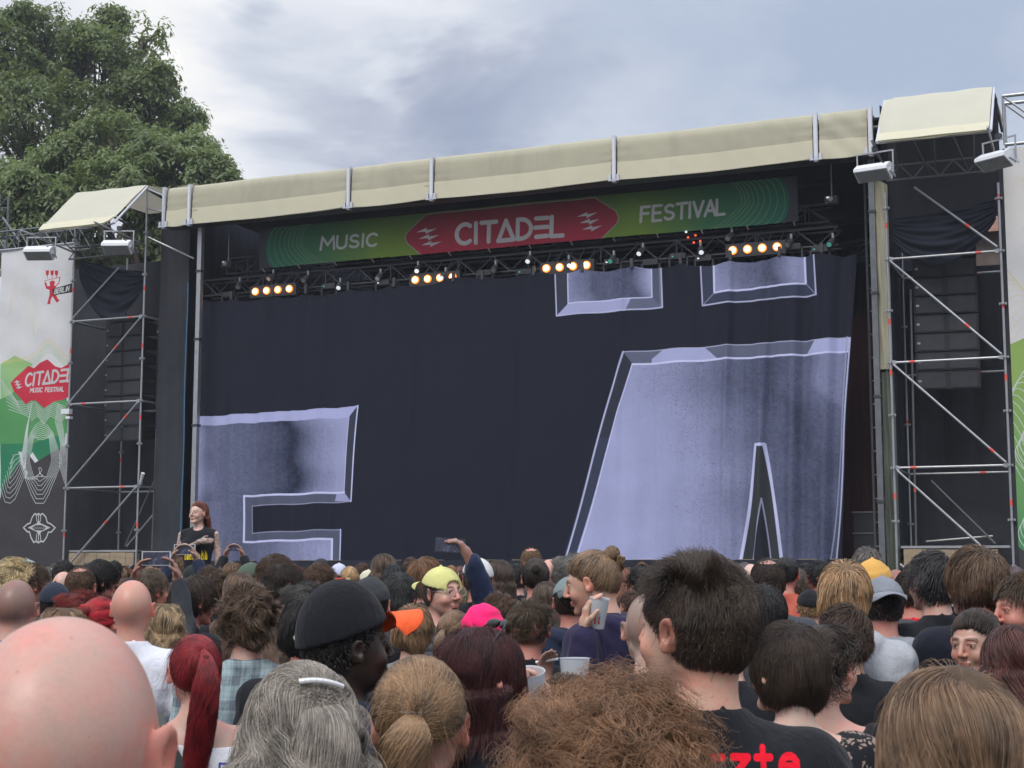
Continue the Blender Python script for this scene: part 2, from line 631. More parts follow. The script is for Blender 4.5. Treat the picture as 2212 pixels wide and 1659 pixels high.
# ------------------------------------------------------------------ roof
rf = stage_thing('stage_roof', 'long cream tarpaulin roof fascia in panels with grey posts over the stage', 'stage roof', (-8.1, 0, 9.7))
bs = B(rf)
SB = [-16.32, -15.62, -11.45, -9.42, -5.28, -1.15, -.10]
ZT, ZB = 10.58, 9.68


def fascia(s0, s1, seed, wrk):
    r = np.random.RandomState(seed)
    s0 += .065; s1 -= .065
    ns = max(14, int((s1 - s0) / .06))
    prof = [(3.2, ZT + .42), (1.2, ZT + .2), (.1, ZT + .05), (-.22, ZT + .02), (-.27, ZT - .04), (-.29, ZT - .14)] + [(-.295 - .012 * math.sin(k / 12 * 3.14), ZT - .2 - (ZT - .2 - ZB) * k / 12) for k in range(13)]
    vs = []
    ph = r.rand(6) * 6
    for (w, z) in prof:
        t = np.linspace(0, 1, ns)
        s = s0 + (s1 - s0) * t
        a = (.004 * np.sin(s * 3 + ph[0] + z * 2) + .0015 * np.sin(s * 11 + ph[1] - z * 6))
        dg = np.sin((s * 1.0 + z * 1.1) * 12 + ph[2]) * wrk
        edge = np.exp(-np.minimum(t, 1 - t) * (s1 - s0) / .25)
        a = a + dg + edge * .008 * np.sin(z * 34 + ph[3])
        if w > .05:
            a = a * .3
        sag = -.035 * np.sin(np.pi * t) * (1 if z < ZB + .2 else 0)
        vs += list(zip(s - bs[0], w + a - bs[1], z + sag * (z - ZT) / (ZB - ZT) + (0.006 * np.sin(s * 2 + ph[4]) if w < 0 else 0) - bs[2]))
    i = np.arange(len(prof) * ns).reshape(len(prof), ns)
    fs = np.stack([i[:-1, :-1], i[1:, :-1], i[1:, 1:], i[:-1, 1:]], -1).reshape(-1, 4)
    mesh_obj('fascia_panel', vs, fs, tarp, rf)
    # lighter doubled hem along the foot of the panel
    vs = []
    zz = np.linspace(ZB - .01, ZB + .36, 6)
    for z in zz:
        t = np.linspace(0, 1, ns)
        s = s0 + (s1 - s0) * t
        dg = np.sin((s * 1.0 + z * 1.1) * 12 + ph[2]) * wrk
        sag = -.035 * np.sin(np.pi * t) * (ZT - z) / (ZT - ZB)
        skew = .02 * t
        vs += list(zip(s - bs[0], -.322 - .010 * np.sin(s * 4 + ph[1]) + dg - .012 * (ZB + .4 - z) - bs[1], z + sag + skew - bs[2]))
    i = np.arange(len(zz) * ns).reshape(len(zz), ns)
    fs = np.stack([i[:-1, :-1], i[:-1, 1:], i[1:, 1:], i[1:, :-1]], -1).reshape(-1, 4)
    mesh_obj('fascia_hem', vs, fs, tarp_lo, rf)


for k in range(6):
    fascia(SB[k], SB[k + 1], k + 3, .007 if k == 5 else (.0015 if k in (2, 4) else .0008))
for k, s in enumerate(SB):
    p = MB().box((s - .042, -.36, ZB - .06), (s + .042, -.25, ZT + .02)).build('fascia_post', alu, rf, bs)
    q = MB().box((s - .022, -.366, ZB + .02), (s + .022, -.361, ZT - .03)).build('post_channel', white_box if k else alu, p, bs)
    br = MB()
    for d in (-1, 1):
        br.box((s + d * .085 - .028, -.375, ZB - .02), (s + d * .085 + .028, -.335, ZB + .1))
    br.box((s - .12, -.38, ZB - .035), (s + .12, -.345, ZB - .015))
    br.build('post_bracket', alu, rf, bs)
MB().box((-16.5, .1, 10.45), (.05, 11, 10.5)).build('roof_underside', black_cloth, rf, bs)
for w in (.15, 4, 8):
    MB().tube((-16.4, w, 10.3), (0, w, 10.3), .06).build('roof_beam', dark_steel, rf, bs)
MB().box((-16.35, -.2, 9.66), (0, .1, 9.72)).build('eaves_rail', dark_steel, rf, bs)
fin(rf)

dark_galv = material('weathered_steel', (.16, .17, .18), .5, .6, .2, 40, .2, 6)
# upright posts of the stage opening
for (s, zt, lab, m) in ((-15.56, 9.68, 'pale aluminium upright at the left edge of the printed curtain', galv), (-.17, 9.7, 'grey aluminium upright beside the right scaffold tower', dark_galv)):
    o = stage_thing('stage_post', lab, 'post', (s, -.2, 0))
    MB().box((s - .055, .02, 0), (s + .055, .14, zt)).build('post', m, o, B(o))
    for z in (3, 5, 7, 8.6):
        MB().box((s - .075, 0, z), (s + .075, .16, z + .05)).build('clamp', dark_steel, o, B(o))
    fin(o)
o = MB()
pts = [(-15.80 + .012 * math.sin(k), -.05, .1 + k * .55) for k in range(16)]
for a, b in zip(pts[:-1], pts[1:]):
    o.tube(a, b, .014, 6)
o = o.build('cable', blue_cable, None, (-15.80, -.05, 0))
o.location = ORI + ES * -15.80 + EW * -.05; o.rotation_euler = (0, 0, -TH)
tag(o, 'thin blue cable hanging straight down left of the printed curtain', 'cable')


# ------------------------------------------------------------------ printed curtain
CW = .55
pr = Print(CW, -16.3, -.4, 1.9, 8.35, 2048, 830, (.015, .017, .029))
LAV = np.array((.40, .42, .67)); MID = np.array((.058, .068, .120)); DRK = np.array((.045, .05, .075)); LN = np.array((.62, .64, .92)); BEV = np.array((.10, .11, .17))


def Z7(x, y): return (384 + x * .3968, 603.5 + y * .3968)
def Z8(x, y): return (1152 + x * .3967, 548.6 + y * .3967)


nzs = np.random.RandomState(3)
_gr = nzs.rand(160, 400).astype(np.float32)


def grain(X, Y, sc):
    i = (Y / sc).astype(int) % 160; j = (X / sc).astype(int) % 400
    return _gr[i, j]


def shade(stops, up=0.0):
    """colour across the letter from stops (image x, tone) with speckle"""
    def f(X, Y):
        wob = 26 * np.sin(Y / 61.0) + 14 * np.sin(Y / 23.0 + 1)
        t = np.interp(X + up * (Y - 400) + wob, [a for a, b in stops], [b for a, b in stops])
        t = t + (grain(X, Y, 3) - .5) * .07 + (grain(X, Y, 9) - .5) * .06 * (t < .8)
        sp = (grain(X + 50, Y, 2) > .965) & (t < .75)
        t = t + (_gr[5][(X / 7).astype(int) % 400] - .5) * .03 + (_gr[9][(X / 23).astype(int) % 400] - .5) * .03
        t = np.clip(t, -.22, 1)[..., None]
        c = MID * (1 - t) + LAV * t
        c = np.maximum(c, .03)
        c = np.where(sp[..., None], c * .55, c)
        return c
    return f


def ix(x, y):
    return pr.P(x, y)[0]


# letter at the left
e_out = [Z7(60, 752), Z7(985, 690), Z7(942, 1210), Z7(397, 1232), Z7(397, 1380), Z7(882, 1360), Z7(880, 1600), Z7(20, 1600)]
e_face = [Z7(60, 802), Z7(938, 750), Z7(905, 1158), Z7(357, 1180), Z7(355, 1430), Z7(835, 1412), Z7(837, 1600), Z7(10, 1600)]
pr.poly(e_out, BEV)
pr.poly([Z7(60, 752), Z7(985, 690), Z7(938, 750), Z7(60, 802)], LAV * 1.1)
pr.poly([Z7(985, 690), Z7(942, 1210), Z7(905, 1158), Z7(938, 750)], DRK)
pr.poly([Z7(942, 1210), Z7(850, 1205), Z7(860, 1165), Z7(905, 1158)], LAV * .9)
x0 = ix(*Z7(82, 900))
pr.poly(e_face, shade([(x0, .75), (x0 + 60, .28), (x0 + 200, .18), (x0 + 280, .04), (x0 + 335, -.12), (x0 + 410, .50), (x0 + 470, .8), (x0 + 560, .95)]))
pr.poly([Z7(10, 1215), Z7(357, 1200), Z7(355, 1430), Z7(835, 1412), Z7(837, 1600), Z7(10, 1600)], shade([(x0, .7), (x0 + 70, .38), (x0 + 200, .15), (x0 + 300, .3), (x0 + 420, .7), (x0 + 560, .9)]))
for pts, w_, c in (([Z7(985, 690), Z7(942, 1210), Z7(397, 1232), Z7(397, 1380), Z7(882, 1360), Z7(880, 1600)], 2.5, LN * .55),
                   ([Z7(985, 690), Z7(942, 1210)], 4, LN), ([Z7(882, 1360), Z7(880, 1600)], 4, LN),
                   ([Z7(905, 1158), Z7(357, 1180), Z7(355, 1430), Z7(835, 1412), Z7(837, 1600)], 6, LN),
                   ([Z7(938, 750), Z7(905, 1158)], 2, LN)):
    pr.line(pts, w_, c)
# letter at the right
a_out = [Z8(485, 535), Z8(1725, 455), Z8(1700, 1100), Z8(1655, 1700), Z8(150, 1700)]
pr.poly(a_out, DRK)
pr.poly([Z8(485, 535), Z8(535, 600), Z8(230, 1700), Z8(150, 1700)], lambda X, Y: np.where((Y < 330)[..., None], MID * .75, DRK * .8) * np.ones(X.shape + (3,)))
pr.poly([Z8(485, 535), Z8(1725, 455), Z8(1712, 530), Z8(535, 600)], BEV * 1.3)
pr.poly([Z8(640, 570), Z8(700, 522), Z8(930, 508), Z8(1005, 575), Z8(640, 596)], LAV * 1.05)
pr.poly([Z8(1480, 545), Z8(1530, 468), Z8(1725, 455), Z8(1712, 530)], LAV * 1.1)
xa = ix(*Z8(535, 600)); xb = ix(*Z8(1700, 600))
pr.poly([Z8(535, 600), Z8(1710, 530), Z8(1690, 1000), Z8(1640, 1700), Z8(215, 1700)],
        shade([(xa - 260, 1.0), (xa - 60, .95), (xa + 60, .80), (xa + 130, .70), (xa + 300, .22), (xa + 420, .06), (xb - 120, .10), (xb - 40, .25), (xb - 15, .5)], up=0.30))
for pts, w_, c in (([Z8(485, 535), Z8(165, 1700)], 5, LN * .8), ([Z8(535, 600), Z8(225, 1700)], 3, LN), ([Z8(485, 535), Z8(1725, 455)], 2.5, LN * .7),
                   ([Z8(535, 602), Z8(1710, 532)], 5, LN * 1.05), ([Z8(1722, 460), Z8(1690, 1100), Z8(1645, 1700)], 4, LN * .8), ([Z8(1705, 450), Z8(1680, 1050), Z8(1615, 1700)], 3, LN * .55)):
    pr.line(pts, w_, c)
pr.poly([Z8(1215, 1032), Z8(1262, 1032), Z8(1350, 1700), Z8(1125, 1700)], (.045, .05, .055))
pr.poly([Z8(1242, 1320), Z8(1295, 1700), Z8(1185, 1700)], (.022, .025, .035))
pr.line([Z8(1125, 1700), Z8(1215, 1036), Z8(1262, 1036), Z8(1350, 1700)], 8, LN)
pr.line([Z8(1185, 1700), Z8(1242, 1330), Z8(1295, 1700)], 3, LN * .6)
# the two dots above it
pr.poly([Z8(125, 60), Z8(125, 335), Z8(700, 290), Z8(700, 20)], DRK)
pr.poly([Z8(125, 335), Z8(190, 270), Z8(645, 232), Z8(700, 290)], BEV * 1.4)
pr.poly([Z8(125, 335), Z8(190, 270), Z8(530, 242), Z8(495, 312)], LAV)
pr.poly([Z8(645, 40), Z8(645, 232), Z8(700, 290), Z8(700, 20)], BEV)
pr.poly([Z8(190, 40), Z8(190, 270), Z8(645, 232), Z8(645, 20)], shade([(ix(*Z8(190, 200)), .6), (ix(*Z8(330, 200)), .15), (ix(*Z8(540, 200)), .1), (ix(*Z8(640, 200)), .9)]))
for pts, w_, c in (([Z8(125, 60), Z8(125, 335), Z8(700, 290), Z8(700, 20)], 4, LN * .8), ([Z8(190, 60), Z8(190, 270), Z8(645, 232), Z8(645, 20)], 3, LN), ([Z8(690, 20), Z8(690, 285)], 2, LN * .4)):
    pr.line(pts, w_, c)
pr.poly([Z8(915, 0), Z8(918, 278), Z8(1538, 222), Z8(1530, -40)], MID * .8)
pr.poly([Z8(982, 0), Z8(985, 212), Z8(1480, 155), Z8(1475, -40)], shade([(ix(*Z8(985, 100)), .7), (ix(*Z8(1110, 100)), .35), (ix(*Z8(1300, 100)), .1), (ix(*Z8(1440, 100)), .75)]))
for pts, w_, c in (([Z8(915, 0), Z8(918, 278), Z8(1538, 222), Z8(1530, -40)], 4, LN * .75), ([Z8(922, 268), Z8(1528, 214)], 2, DRK), ([Z8(985, 0), Z8(985, 212), Z8(1480, 155), Z8(1478, -40)], 5, LN), ([Z8(918, 278), Z8(985, 212)], 2, LN * .5), ([Z8(1538, 222), Z8(1480, 155)], 2, LN * .5)):
    pr.line(pts, w_, c)
cm = print_material('printed_curtain_cloth', pr.image('curtain_artwork'), .85, .25, .15, 0, 4)


def curt_w(s, z):
    lo = np.clip((8 - z) / 6, 0, 1)
    right = np.exp(-((s + 1.6) / 1.6) ** 2); left = np.exp(-((s + 14.2) / 1.9) ** 2)
    d = .012 * np.sin(s * 2.3 + .5) + .010 * np.sin(s * 5.1 + z * .25)
    d = d + right * (.085 * np.sin(s * 9 + z * .35) + .045 * np.sin(s * 17 + 1 + z * .2)) * (.5 + .7 * lo)
    d = d + left * (.055 * np.sin(s * 8.2 + z * .12) + .018 * np.sin(s * 15 + 2)) * (.5 + .5 * lo)
    mid = np.exp(-((s + 4.6) / 1.5) ** 2)
    d = d + mid * .035 * np.sin(s * 8 - z * 1.0) * lo
    # seams of single creases
    for c, a in ((-7.9, .03), (-10.3, .025), (-3.2, .05), (-2.35, .05), (-12.6, .04), (-5.55, .03)):
        d = d - a * np.exp(-((s - c - .04 * (z - 5)) / .07) ** 2)
    hang = np.clip((z - 7.3) / .9, 0, 1) ** 1.5
    d = d + hang * .03 * np.sin(s * 14)
    return CW + d


HANG = np.array([-15.85, -15.0, -13.9, -13.0, -11.9, -10.75, -9.3, -8.6, -7.4, -6.3, -5.2, -4.15, -3.1, -2.1, -1.25, -.55])


def curt_z(s, z, U, V):
    top = np.interp(s, HANG, np.array([8.08, 8.02, 8.02, 8.0, 8.02, 8.06, 8.12, 8.08, 8.1, 8.06, 8.05, 8.02, 7.98, 8.02, 8.02, 7.9]))
    j = np.clip(np.searchsorted(HANG, s) - 1, 0, len(HANG) - 2)
    t = (s - HANG[j]) / (HANG[j + 1] - HANG[j])
    sag = .085 * (HANG[j + 1] - HANG[j]) * np.clip(t * (1 - t) * 4, 0, 1)
    return 1.9 + (top - sag - 1.9) * V


def curt_s(s, z, U, V):
    pull = np.interp(z, [1.9, 4, 6.4, 8.2], [.50, .38, .18, .0]) * np.clip((s + 4) / 3.5, 0, 1)
    return s - pull


o = stage_thing('printed_stage_curtain', 'huge dark blue stage curtain printed with giant silver metallic letters', 'curtain', (-8.2, CW, 1.9))
NSU = 560
cg = cloth_grid('curtain_cloth', cm, o, B(o), -15.93, -.52, 1.9, 8.1, NSU, 60, curt_w, curt_s, curt_z)
# the artwork was measured on the hanging cloth: map it by where each point of the cloth hangs
co_ = np.empty(NSU * 60 * 3, np.float32); cg.data.vertices.foreach_get('co', co_); co_ = co_.reshape(-1, 3)
uvv = np.stack([(co_[:, 0] - 8.2 + 16.3) / 15.9, (co_[:, 2] + 1.9 - 1.9) / 6.45], -1)
uvv[:, 0] -= .0012 * np.sin(co_[:, 2] * 1.7); uvv[:, 1] += .0015 * np.sin(co_[:, 0] * 6)
li = np.empty(len(cg.data.loops), np.int32); cg.data.loops.foreach_get('vertex_index', li)
cg.data.uv_layers[0].data.foreach_set('uv', uvv[li].astype(np.float32).ravel())
for h in HANG[1:-1]:
    MB().box((h - .03, CW - .03, 8.0), (h + .03, CW + .03, 8.2)).build('hanging_clip', dark_steel, o, B(o))
fin(o)


# ------------------------------------------------------------------ festival banner
BW = .8
b0, zb = S(558, 580, BW); b1, _ = S(1725, 477, BW)
zb = 8.74; zt = 9.68
pr = Print(BW, b0, b1, zb, zt, 2048, 150, (.06, .06, .075))
def Z3(x, y): return (548.6 + x * .3720, 356.6 + y * .3720)
def Z4(x, y): return (1316.6 + x * .2728, 274.3 + y * .2728)
GRN = np.array((.03, .22, .10)); LIM = np.array((.28, .42, .05)); TEA = np.array((.02, .22, .15)); RED = np.array((.40, .028, .055)); WHT = (.60, .60, .60)  # tones muted for the shade under the roof edge


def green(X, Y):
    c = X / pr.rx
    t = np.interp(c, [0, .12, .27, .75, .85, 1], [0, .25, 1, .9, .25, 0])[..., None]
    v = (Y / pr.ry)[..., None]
    return ((TEA * (1 - t) + LIM * t) * (1.15 - .65 * v) + GRN * .3 * v) * .72  # dimmed, with a darker top: roof shade put into the print


ps, pe = pr.P(*Z3(68, 430)), pr.P(*Z4(1425, 590))
def rounded(x0, x1, pad, n=16):
    pts = []
    H = pr.ry
    for k in range(n + 1):
        a = math.pi / 2 - math.pi * k / n
        pts.append((x1 - 55 + 55 * math.cos(a) ** .8 if math.cos(a) > 0 else x1 - 55, H / 2 + (H / 2 - pad) * math.sin(a)))
    for k in range(n + 1):
        a = math.pi / 2 - math.pi * k / n
        pts.append((x0 + 55 - 55 * max(0, math.cos(a)) ** .8, H / 2 - (H / 2 - pad) * math.sin(a)))
    return pts
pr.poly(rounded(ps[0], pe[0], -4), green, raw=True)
for k in range(9):
    d = 14 + k * (26 - k)
    for sgn, e in ((1, ps[0]), (-1, pe[0])):
        q = [(e + sgn * (d + 55 - 55 * max(0, math.cos(a)) ** .8 + max(0, -math.sin(a)) * k * 9), pr.ry / 2 + (pr.ry / 2 + 2) * math.sin(a)) for a in np.linspace(math.pi / 2, -math.pi / 2, 15)]
        pr.line(q, 1.6, (.30, .46, .28), raw=True, alpha=.8)
redp = [Z3(1000, 285), Z3(930, 350), Z3(885, 390), Z3(876, 425), Z3(890, 455), Z3(985, 533), Z3(2000, 445), Z3(2060, 390), Z3(2112, 335), Z3(2118, 300), Z3(2100, 265), Z3(1980, 190)]
pr.poly(redp, lambda X, Y: RED * (1.25 - .75 * (Y / pr.ry))[..., None] ** 1.0)  # red darkened toward the top for the same roof shade
pr.line(redp, 3, (.5, .5, .45), closed=True, alpha=.7)
write(pr, list('MUSIC'), Z3(388, 492), Z3(705, 470), (5 * .372, -72 * .372), 9.5, WHT)
write(pr, ['C', 'I', 'T', 'tri', 'D', 'bars', 'L'], Z3(1172, 458), Z3(1800, 408), (3 * .372, -112 * .372), 15.5, WHT)
write(pr, list('FESTIVAL'), Z4(248, 752), Z4(915, 688), (4 * .2728, -118 * .2728), 10, WHT)
for (bx, by, sx) in ((1020, 420, 1), (1955, 330, 1)):
    for k in range(3):
        yy = by - 42 + k * 38
        xo = bx - 25 + k * 14
        pr.poly([Z3(xo - 55, yy + 12), Z3(xo + 8, yy - 16), Z3(xo + 4, yy - 2), Z3(xo + 66, yy - 12), Z3(xo, yy + 22), Z3(xo + 2, yy + 8)], WHT)
bm = print_material('banner_print', pr.image('banner_artwork'), .6, .25, .3, .12, 3)
o = stage_thing('festival_banner', 'long green and red banner reading MUSIC CITADEL FESTIVAL under the roof edge', 'banner', (-8, BW, zb))
cloth_grid('banner_cloth', bm, o, B(o), b0, b1, zb, zt, 160, 14, lambda s, z: BW + .012 * np.sin(s * 3.1 + z) + .02 * np.sin(s * 1.1 + 2 * z) + .008 * np.sin(s * 9 + z * 5))
for k in range(14):
    s = b0 + .1 + k * (b1 - b0 - .2) / 13
    MB().tube((s, BW + .01, zb - .01), (s, BW + .12, zb - .06), .012, 6).build('eyelet_cord', white_box, o, B(o))
fin(o)


# ------------------------------------------------------------------ tall side banners
pr = Print(0.0, -21.35, -19.16, .3, 9.55, 700, 2600, (.72, .72, .74))
def Z1(x, y): return (x * .2976, 329.2 + y * .2976)
def Z2(x, y): return (x * .2976, 768 + y * .2976)
YEL = (.72, .58, .16); GL = (.62, .66, .64)
GR1 = np.array((.03, .25, .12)); GR2 = np.array((.16, .40, .10))
pr.poly([Z2(0, 330), Z2(120, 200), Z2(480, 250), Z2(470, 640), Z2(300, 790), Z2(240, 700), Z2(0, 1110)], lambda X, Y: GR1 * np.ones(X.shape + (3,)) * .9)
pr.poly([Z2(0, 60), Z2(100, 0), Z2(240, 60), Z2(100, 260), Z2(0, 400)], lambda X, Y: (GR2 + .15) * np.ones(X.shape + (3,)))
pr.poly([Z2(-30, 330), Z2(100, 270), Z2(500, 330), Z2(490, 560), Z2(240, 640), Z2(-30, 640)], lambda X, Y: (GR1 * np.clip((Y[..., None] - 1000) / 300, 0, 1) * 0 + GR2 * .5 + GR1 * .5) * np.ones(X.shape + (3,)))
pr.poly([Z2(-30, 1110), Z2(30, 930), Z2(200, 700), Z2(260, 780), Z2(480, 640), Z2(480, 1900), Z2(-30, 1900)], (.055, .05, .055))
for k in range(7):      # faint yellow contour lines on the white top
    q = []
    for j in range(26):
        t = j / 25
        q.append(Z1(45 + 40 * k * .6 + 150 * math.sin(t * 3.1) ** 2 * (1 - t * .4) + 20 * math.sin(t * 9 + k * .3), 1000 - 0 + 520 * t - (k * 16) * (1 - t)))
    pr.line(q, 1.6, YEL, alpha=.45)
    q = [Z1(70 + 190 * (0.5 - .5 * math.cos(a)) * (1 - k * .05), 1180 - (300 - k * 28) * math.sin(a)) for a in np.linspace(0, math.pi * .97, 20)]
    pr.line(q + [Z1(240 + k * 3, 1330)], 1.6, YEL, alpha=.5)
for k in range(8):      # arches round the red shape
    c = YEL if k > 4 else (.30, .50, .16)
    q = [Z1(120 + t * 380, 1560 - k * 15 - 110 * math.exp(-((t - .62) / .2) ** 2) + 10 * k * abs(t - .6)) for t in np.linspace(-.3, 1, 26)]
    pr.line(q, 3.2, c, alpha=.75)
for k in range(9):
    q = [Z2(20 + k * 14 + 70 * t * t, 190 - k * 4 - 200 * (1 - t)) for t in np.linspace(0, 1, 8)]
    pr.line(q, 2.6, (.45, .55, .10), alpha=.7)
red = [Z2(75, 200), Z2(110, 160), Z2(205, 75), Z2(250, 92), Z2(290, 55), Z2(345, 28), Z2(400, 78), Z2(440, 90), Z2(500, 55), Z2(600, 60), Z2(600, 250), Z2(440, 325), Z2(400, 330), Z2(325, 382), Z2(270, 330), Z2(235, 325), Z2(190, 355), Z2(100, 260)]
for k in range(9):      # pale loops of contour lines
    a = k * 17
    q = [Z2(-10 + k * 9, 150 + k * 30), Z2(120 + k * 6, 330 + k * 12), Z2(240 - k * 3, 335 + k * 14), Z2(190 + k * 2, 560 + k * 2), Z2(150 + k * 6, 780 - k * 10), Z2(210 - k * 3, 850 + k * 6)]
    pr.line(q, 3.4, GL)
    q = [Z2(205 + k * 9, 900 - k * 0), Z2(180 + k * 12, 880), Z2(230 + k * 10, 1010 - k * 22), Z2(262 + k * 5, 1072 - k * 32), Z2(320 - k * 4, 1072 - k * 32), Z2(355 - k * 8, 1010 - k * 22), Z2(408 - k * 12, 880)]
    pr.line(q, 4.0, GL)
    q = [Z2(180 + k * 9, 880), Z2(145 + k * 9, 760), Z2(230 + k * 3, 560 + k * 4), Z2(262 + k * 3, 505 + k * 13), Z2(300, 480 + k * 16), Z2(345 - k * 3, 505 + k * 13), Z2(385 - k * 3, 560 + k * 4), Z2(450 - k * 9, 760), Z2(408 - k * 8, 880)]
    pr.line(q, 3.4, GL)
    q = [Z2(0 + k * 12, 960 - k * 30), Z2(30 + k * 8, 1062 - k * 36), Z2(70, 1072 - k * 36), Z2(110, 1040 - k * 40), Z2(185 - k * 5, 860 - k * 18), Z2(160 - k * 3, 700)]
    pr.line(q, 3.8, GL)
    q = [Z2(420 + k * 8, 340 + k * 10), Z2(400 + k * 6, 480), Z2(440 + k * 4, 640), Z2(430 + k * 8, 800), Z2(480, 960 - k * 25)]
    pr.line(q, 3.4, GL)
    q = [Z2(200 + k * 4, 370 + k * 13), Z2(260 + k * 2, 335 + k * 13), Z2(320, 395 + k * 13), Z2(380 - k * 2, 335 + k * 13), Z2(470 - k * 3, 370 + k * 13)]
    pr.line(q, 3.4, GL)
pr.poly(red, (.62, .03, .06))
write(pr, ['C', 'I', 'T', 'tri', 'D', 'bars', 'L'], Z2(182, 222), Z2(520, 180), (3, -88 * .2976), 17, WHT)
write(pr, list('MUSIC FESTIVAL'), Z2(222, 268), Z2(458, 258), (1, -30 * .2976), 7.5, WHT)
for k in range(3):
    xo, yy = 118 + k * 8, 190 + k * 20
    pr.poly([Z2(xo - 22, yy + 8), Z2(xo + 8, yy - 14), Z2(xo + 8, yy - 3), Z2(xo + 34, yy - 6), Z2(xo - 4, yy + 16), Z2(xo, yy + 4)], WHT)
# little red figure with a tray of glasses and the black sign it carries
RD = (.60, .03, .05)
for x in (348, 382, 413):
    pr.poly([Z1(x - 12, 860), Z1(x + 12, 857), Z1(x + 10, 888), Z1(x + 2, 896), Z1(x + 2, 915), Z1(x - 2, 915), Z1(x - 2, 896), Z1(x - 10, 888)], RD)
pr.line([Z1(326, 934), Z1(440, 905)], 4, RD)
pr.poly([Z1(365, 940), Z1(385, 930), Z1(402, 938), Z1(398, 965), Z1(415, 985), Z1(412, 1035), Z1(420, 1060), Z1(436, 1075), Z1(415, 1092), Z1(395, 1060), Z1(385, 1045), Z1(372, 1070), Z1(368, 1100), Z1(345, 1105), Z1(352, 1080), Z1(364, 1040), Z1(366, 1000), Z1(340, 990), Z1(328, 945), Z1(340, 942), Z1(350, 975), Z1(368, 970)], RD)
pr.line([Z1(405, 975), Z1(428, 950), Z1(436, 912)], 8, RD)
pr.poly([Z1(385, 992), Z1(600, 925), Z1(600, 1000), Z1(388, 1040)], (.03, .03, .035))
write(pr, list('BERLIN'), Z1(398, 1028), Z1(497, 1003), (2, -34 * .2976), 7.5, WHT)
# emblem near the foot
def Z0(x, y): return (x * .14882, 1042.4 + y * .14882)
em = [(340, 655), (400, 600), (440, 590), (475, 500), (515, 450), (545, 470), (567, 450), (590, 470), (625, 450), (670, 500), (690, 580), (740, 600), (800, 655), (740, 720), (700, 720), (670, 800), (625, 860), (600, 850), (560, 875), (530, 850), (495, 870), (455, 800), (430, 715), (400, 715)]
pr.poly([Z0(*p) for p in em], (.05, .05, .055))
pr.line([Z0(*p) for p in em], 9, WHT, closed=True)
pr.poly([Z0(*p) for p in ((405, 655), (540, 590), (567, 540), (595, 590), (735, 655), (600, 715), (567, 770), (535, 715))], WHT)
pr.poly([Z0(*p) for p in ((465, 655), (520, 618), (610, 618), (670, 655), (620, 695), (515, 695))], (.08, .08, .09))
for dx in (-33, 0, 33):
    pr.line([Z0(567 + dx, 470), Z0(567 + dx * .8, 560)], 6, WHT)
    pr.line([Z0(560 + dx, 850), Z0(560 + dx * .8, 750)], 6, WHT)
pr.line([Z0(490, 660), Z0(645, 660)], 4, WHT, alpha=.6)
sm = print_material('side_banner_print', pr.image('side_banner_artwork'), .55, .2, .3, .1, 2)
o = stage_thing('side_banner', 'tall printed festival banner hanging left of the left scaffold tower', 'banner', (-20.3, 0, 0), 'tall banners beside the towers')
cloth_grid('banner_cloth', sm, o, B(o), -21.35, -19.16, .3, 9.55, 30, 90, lambda s, z: .0 + .012 * np.sin(z * 1.3 + s) + .02 * np.sin(s * 2.9) + .006 * np.sin(z * 7 + s * 4))
MB().tube((-21.45, 0, 9.58), (-19.1, 0, 9.58), .03).build('top_bar', galv, o, B(o))
fin(o)
pr = Print(0.0, 2.27, 4.46, .3, 9.6, 500, 2000, (.72, .71, .70))
rp = np.random.RandomState(5)
def RB(x, y): return (x, y)
pr.w = None; pr.s0, pr.s1, pr.z0, pr.z1 = 0, 1, 0, 1
def green2(X, Y):
    t = np.clip((Y / pr.ry - .12) / .42, 0, 1)[..., None]
    return np.array((.03, .25, .12)) * (1 - t) + np.array((.30, .45, .12)) * t
pr.poly([(0, 0), (1, 0), (1, .5), (.7, .58), (.4, .5), (.2, .62), (0, .60)], green2)
pr.poly([(0, 0), (1, 0), (1, .16), (.5, .10), (0, .20)], (.055, .05, .055))
for k in range(12):
    pr.line([(t, .60 + k * .012 + .05 * math.sin(t * 7 + k * .25)) for t in np.linspace(0, 1, 24)], 2.4, (.75, .6, .2), alpha=.6)
    pr.line([(t, .50 - k * .012 + .06 * math.sin(t * 9 + k * .3)) for t in np.linspace(0, 1, 24)], 3, GL)
    pr.line([(.1 + .1 * math.sin(u * 12 + k * .4) + k * .02, .50 - u * .3) for u in np.linspace(0, 1, 24)], 3, GL)
    pr.line([(t, .80 + k * .004 + .1 * math.sin(t * 5 + k * .12)) for t in np.linspace(0, .8, 24)], 2, (.75, .6, .2), alpha=.35)
rm = print_material('right_banner_print', pr.image('right_banner_artwork'), .55, .2, .3, .1, 2)
o = stage_thing('side_banner', 'tall printed festival banner cut off by the right edge beside the right tower', 'banner', (3.3, 0, 0), 'tall banners beside the towers')
cloth_grid('banner_cloth', rm, o, B(o), 2.27, 4.46, .3, 9.6, 30, 60, lambda s, z: .0 + .012 * np.sin(z * 1.3 + s) + .02 * np.sin(s * 2.9))
fin(o)


# ------------------------------------------------------------------ scaffold towers
def rosette_mb(s, w, z):
    m = MB()
    n = 10
    m.tube((s, w, z - .006), (s, w, z + .006), .062, n)
    for a in range(4):
        t = a * math.pi / 2
        m.box((s + .05 * math.cos(t) - .018, w + .05 * math.sin(t) - .018, z - .022), (s + .05 * math.cos(t) + .018, w + .05 * math.sin(t) + .018, z + .022))
    return m


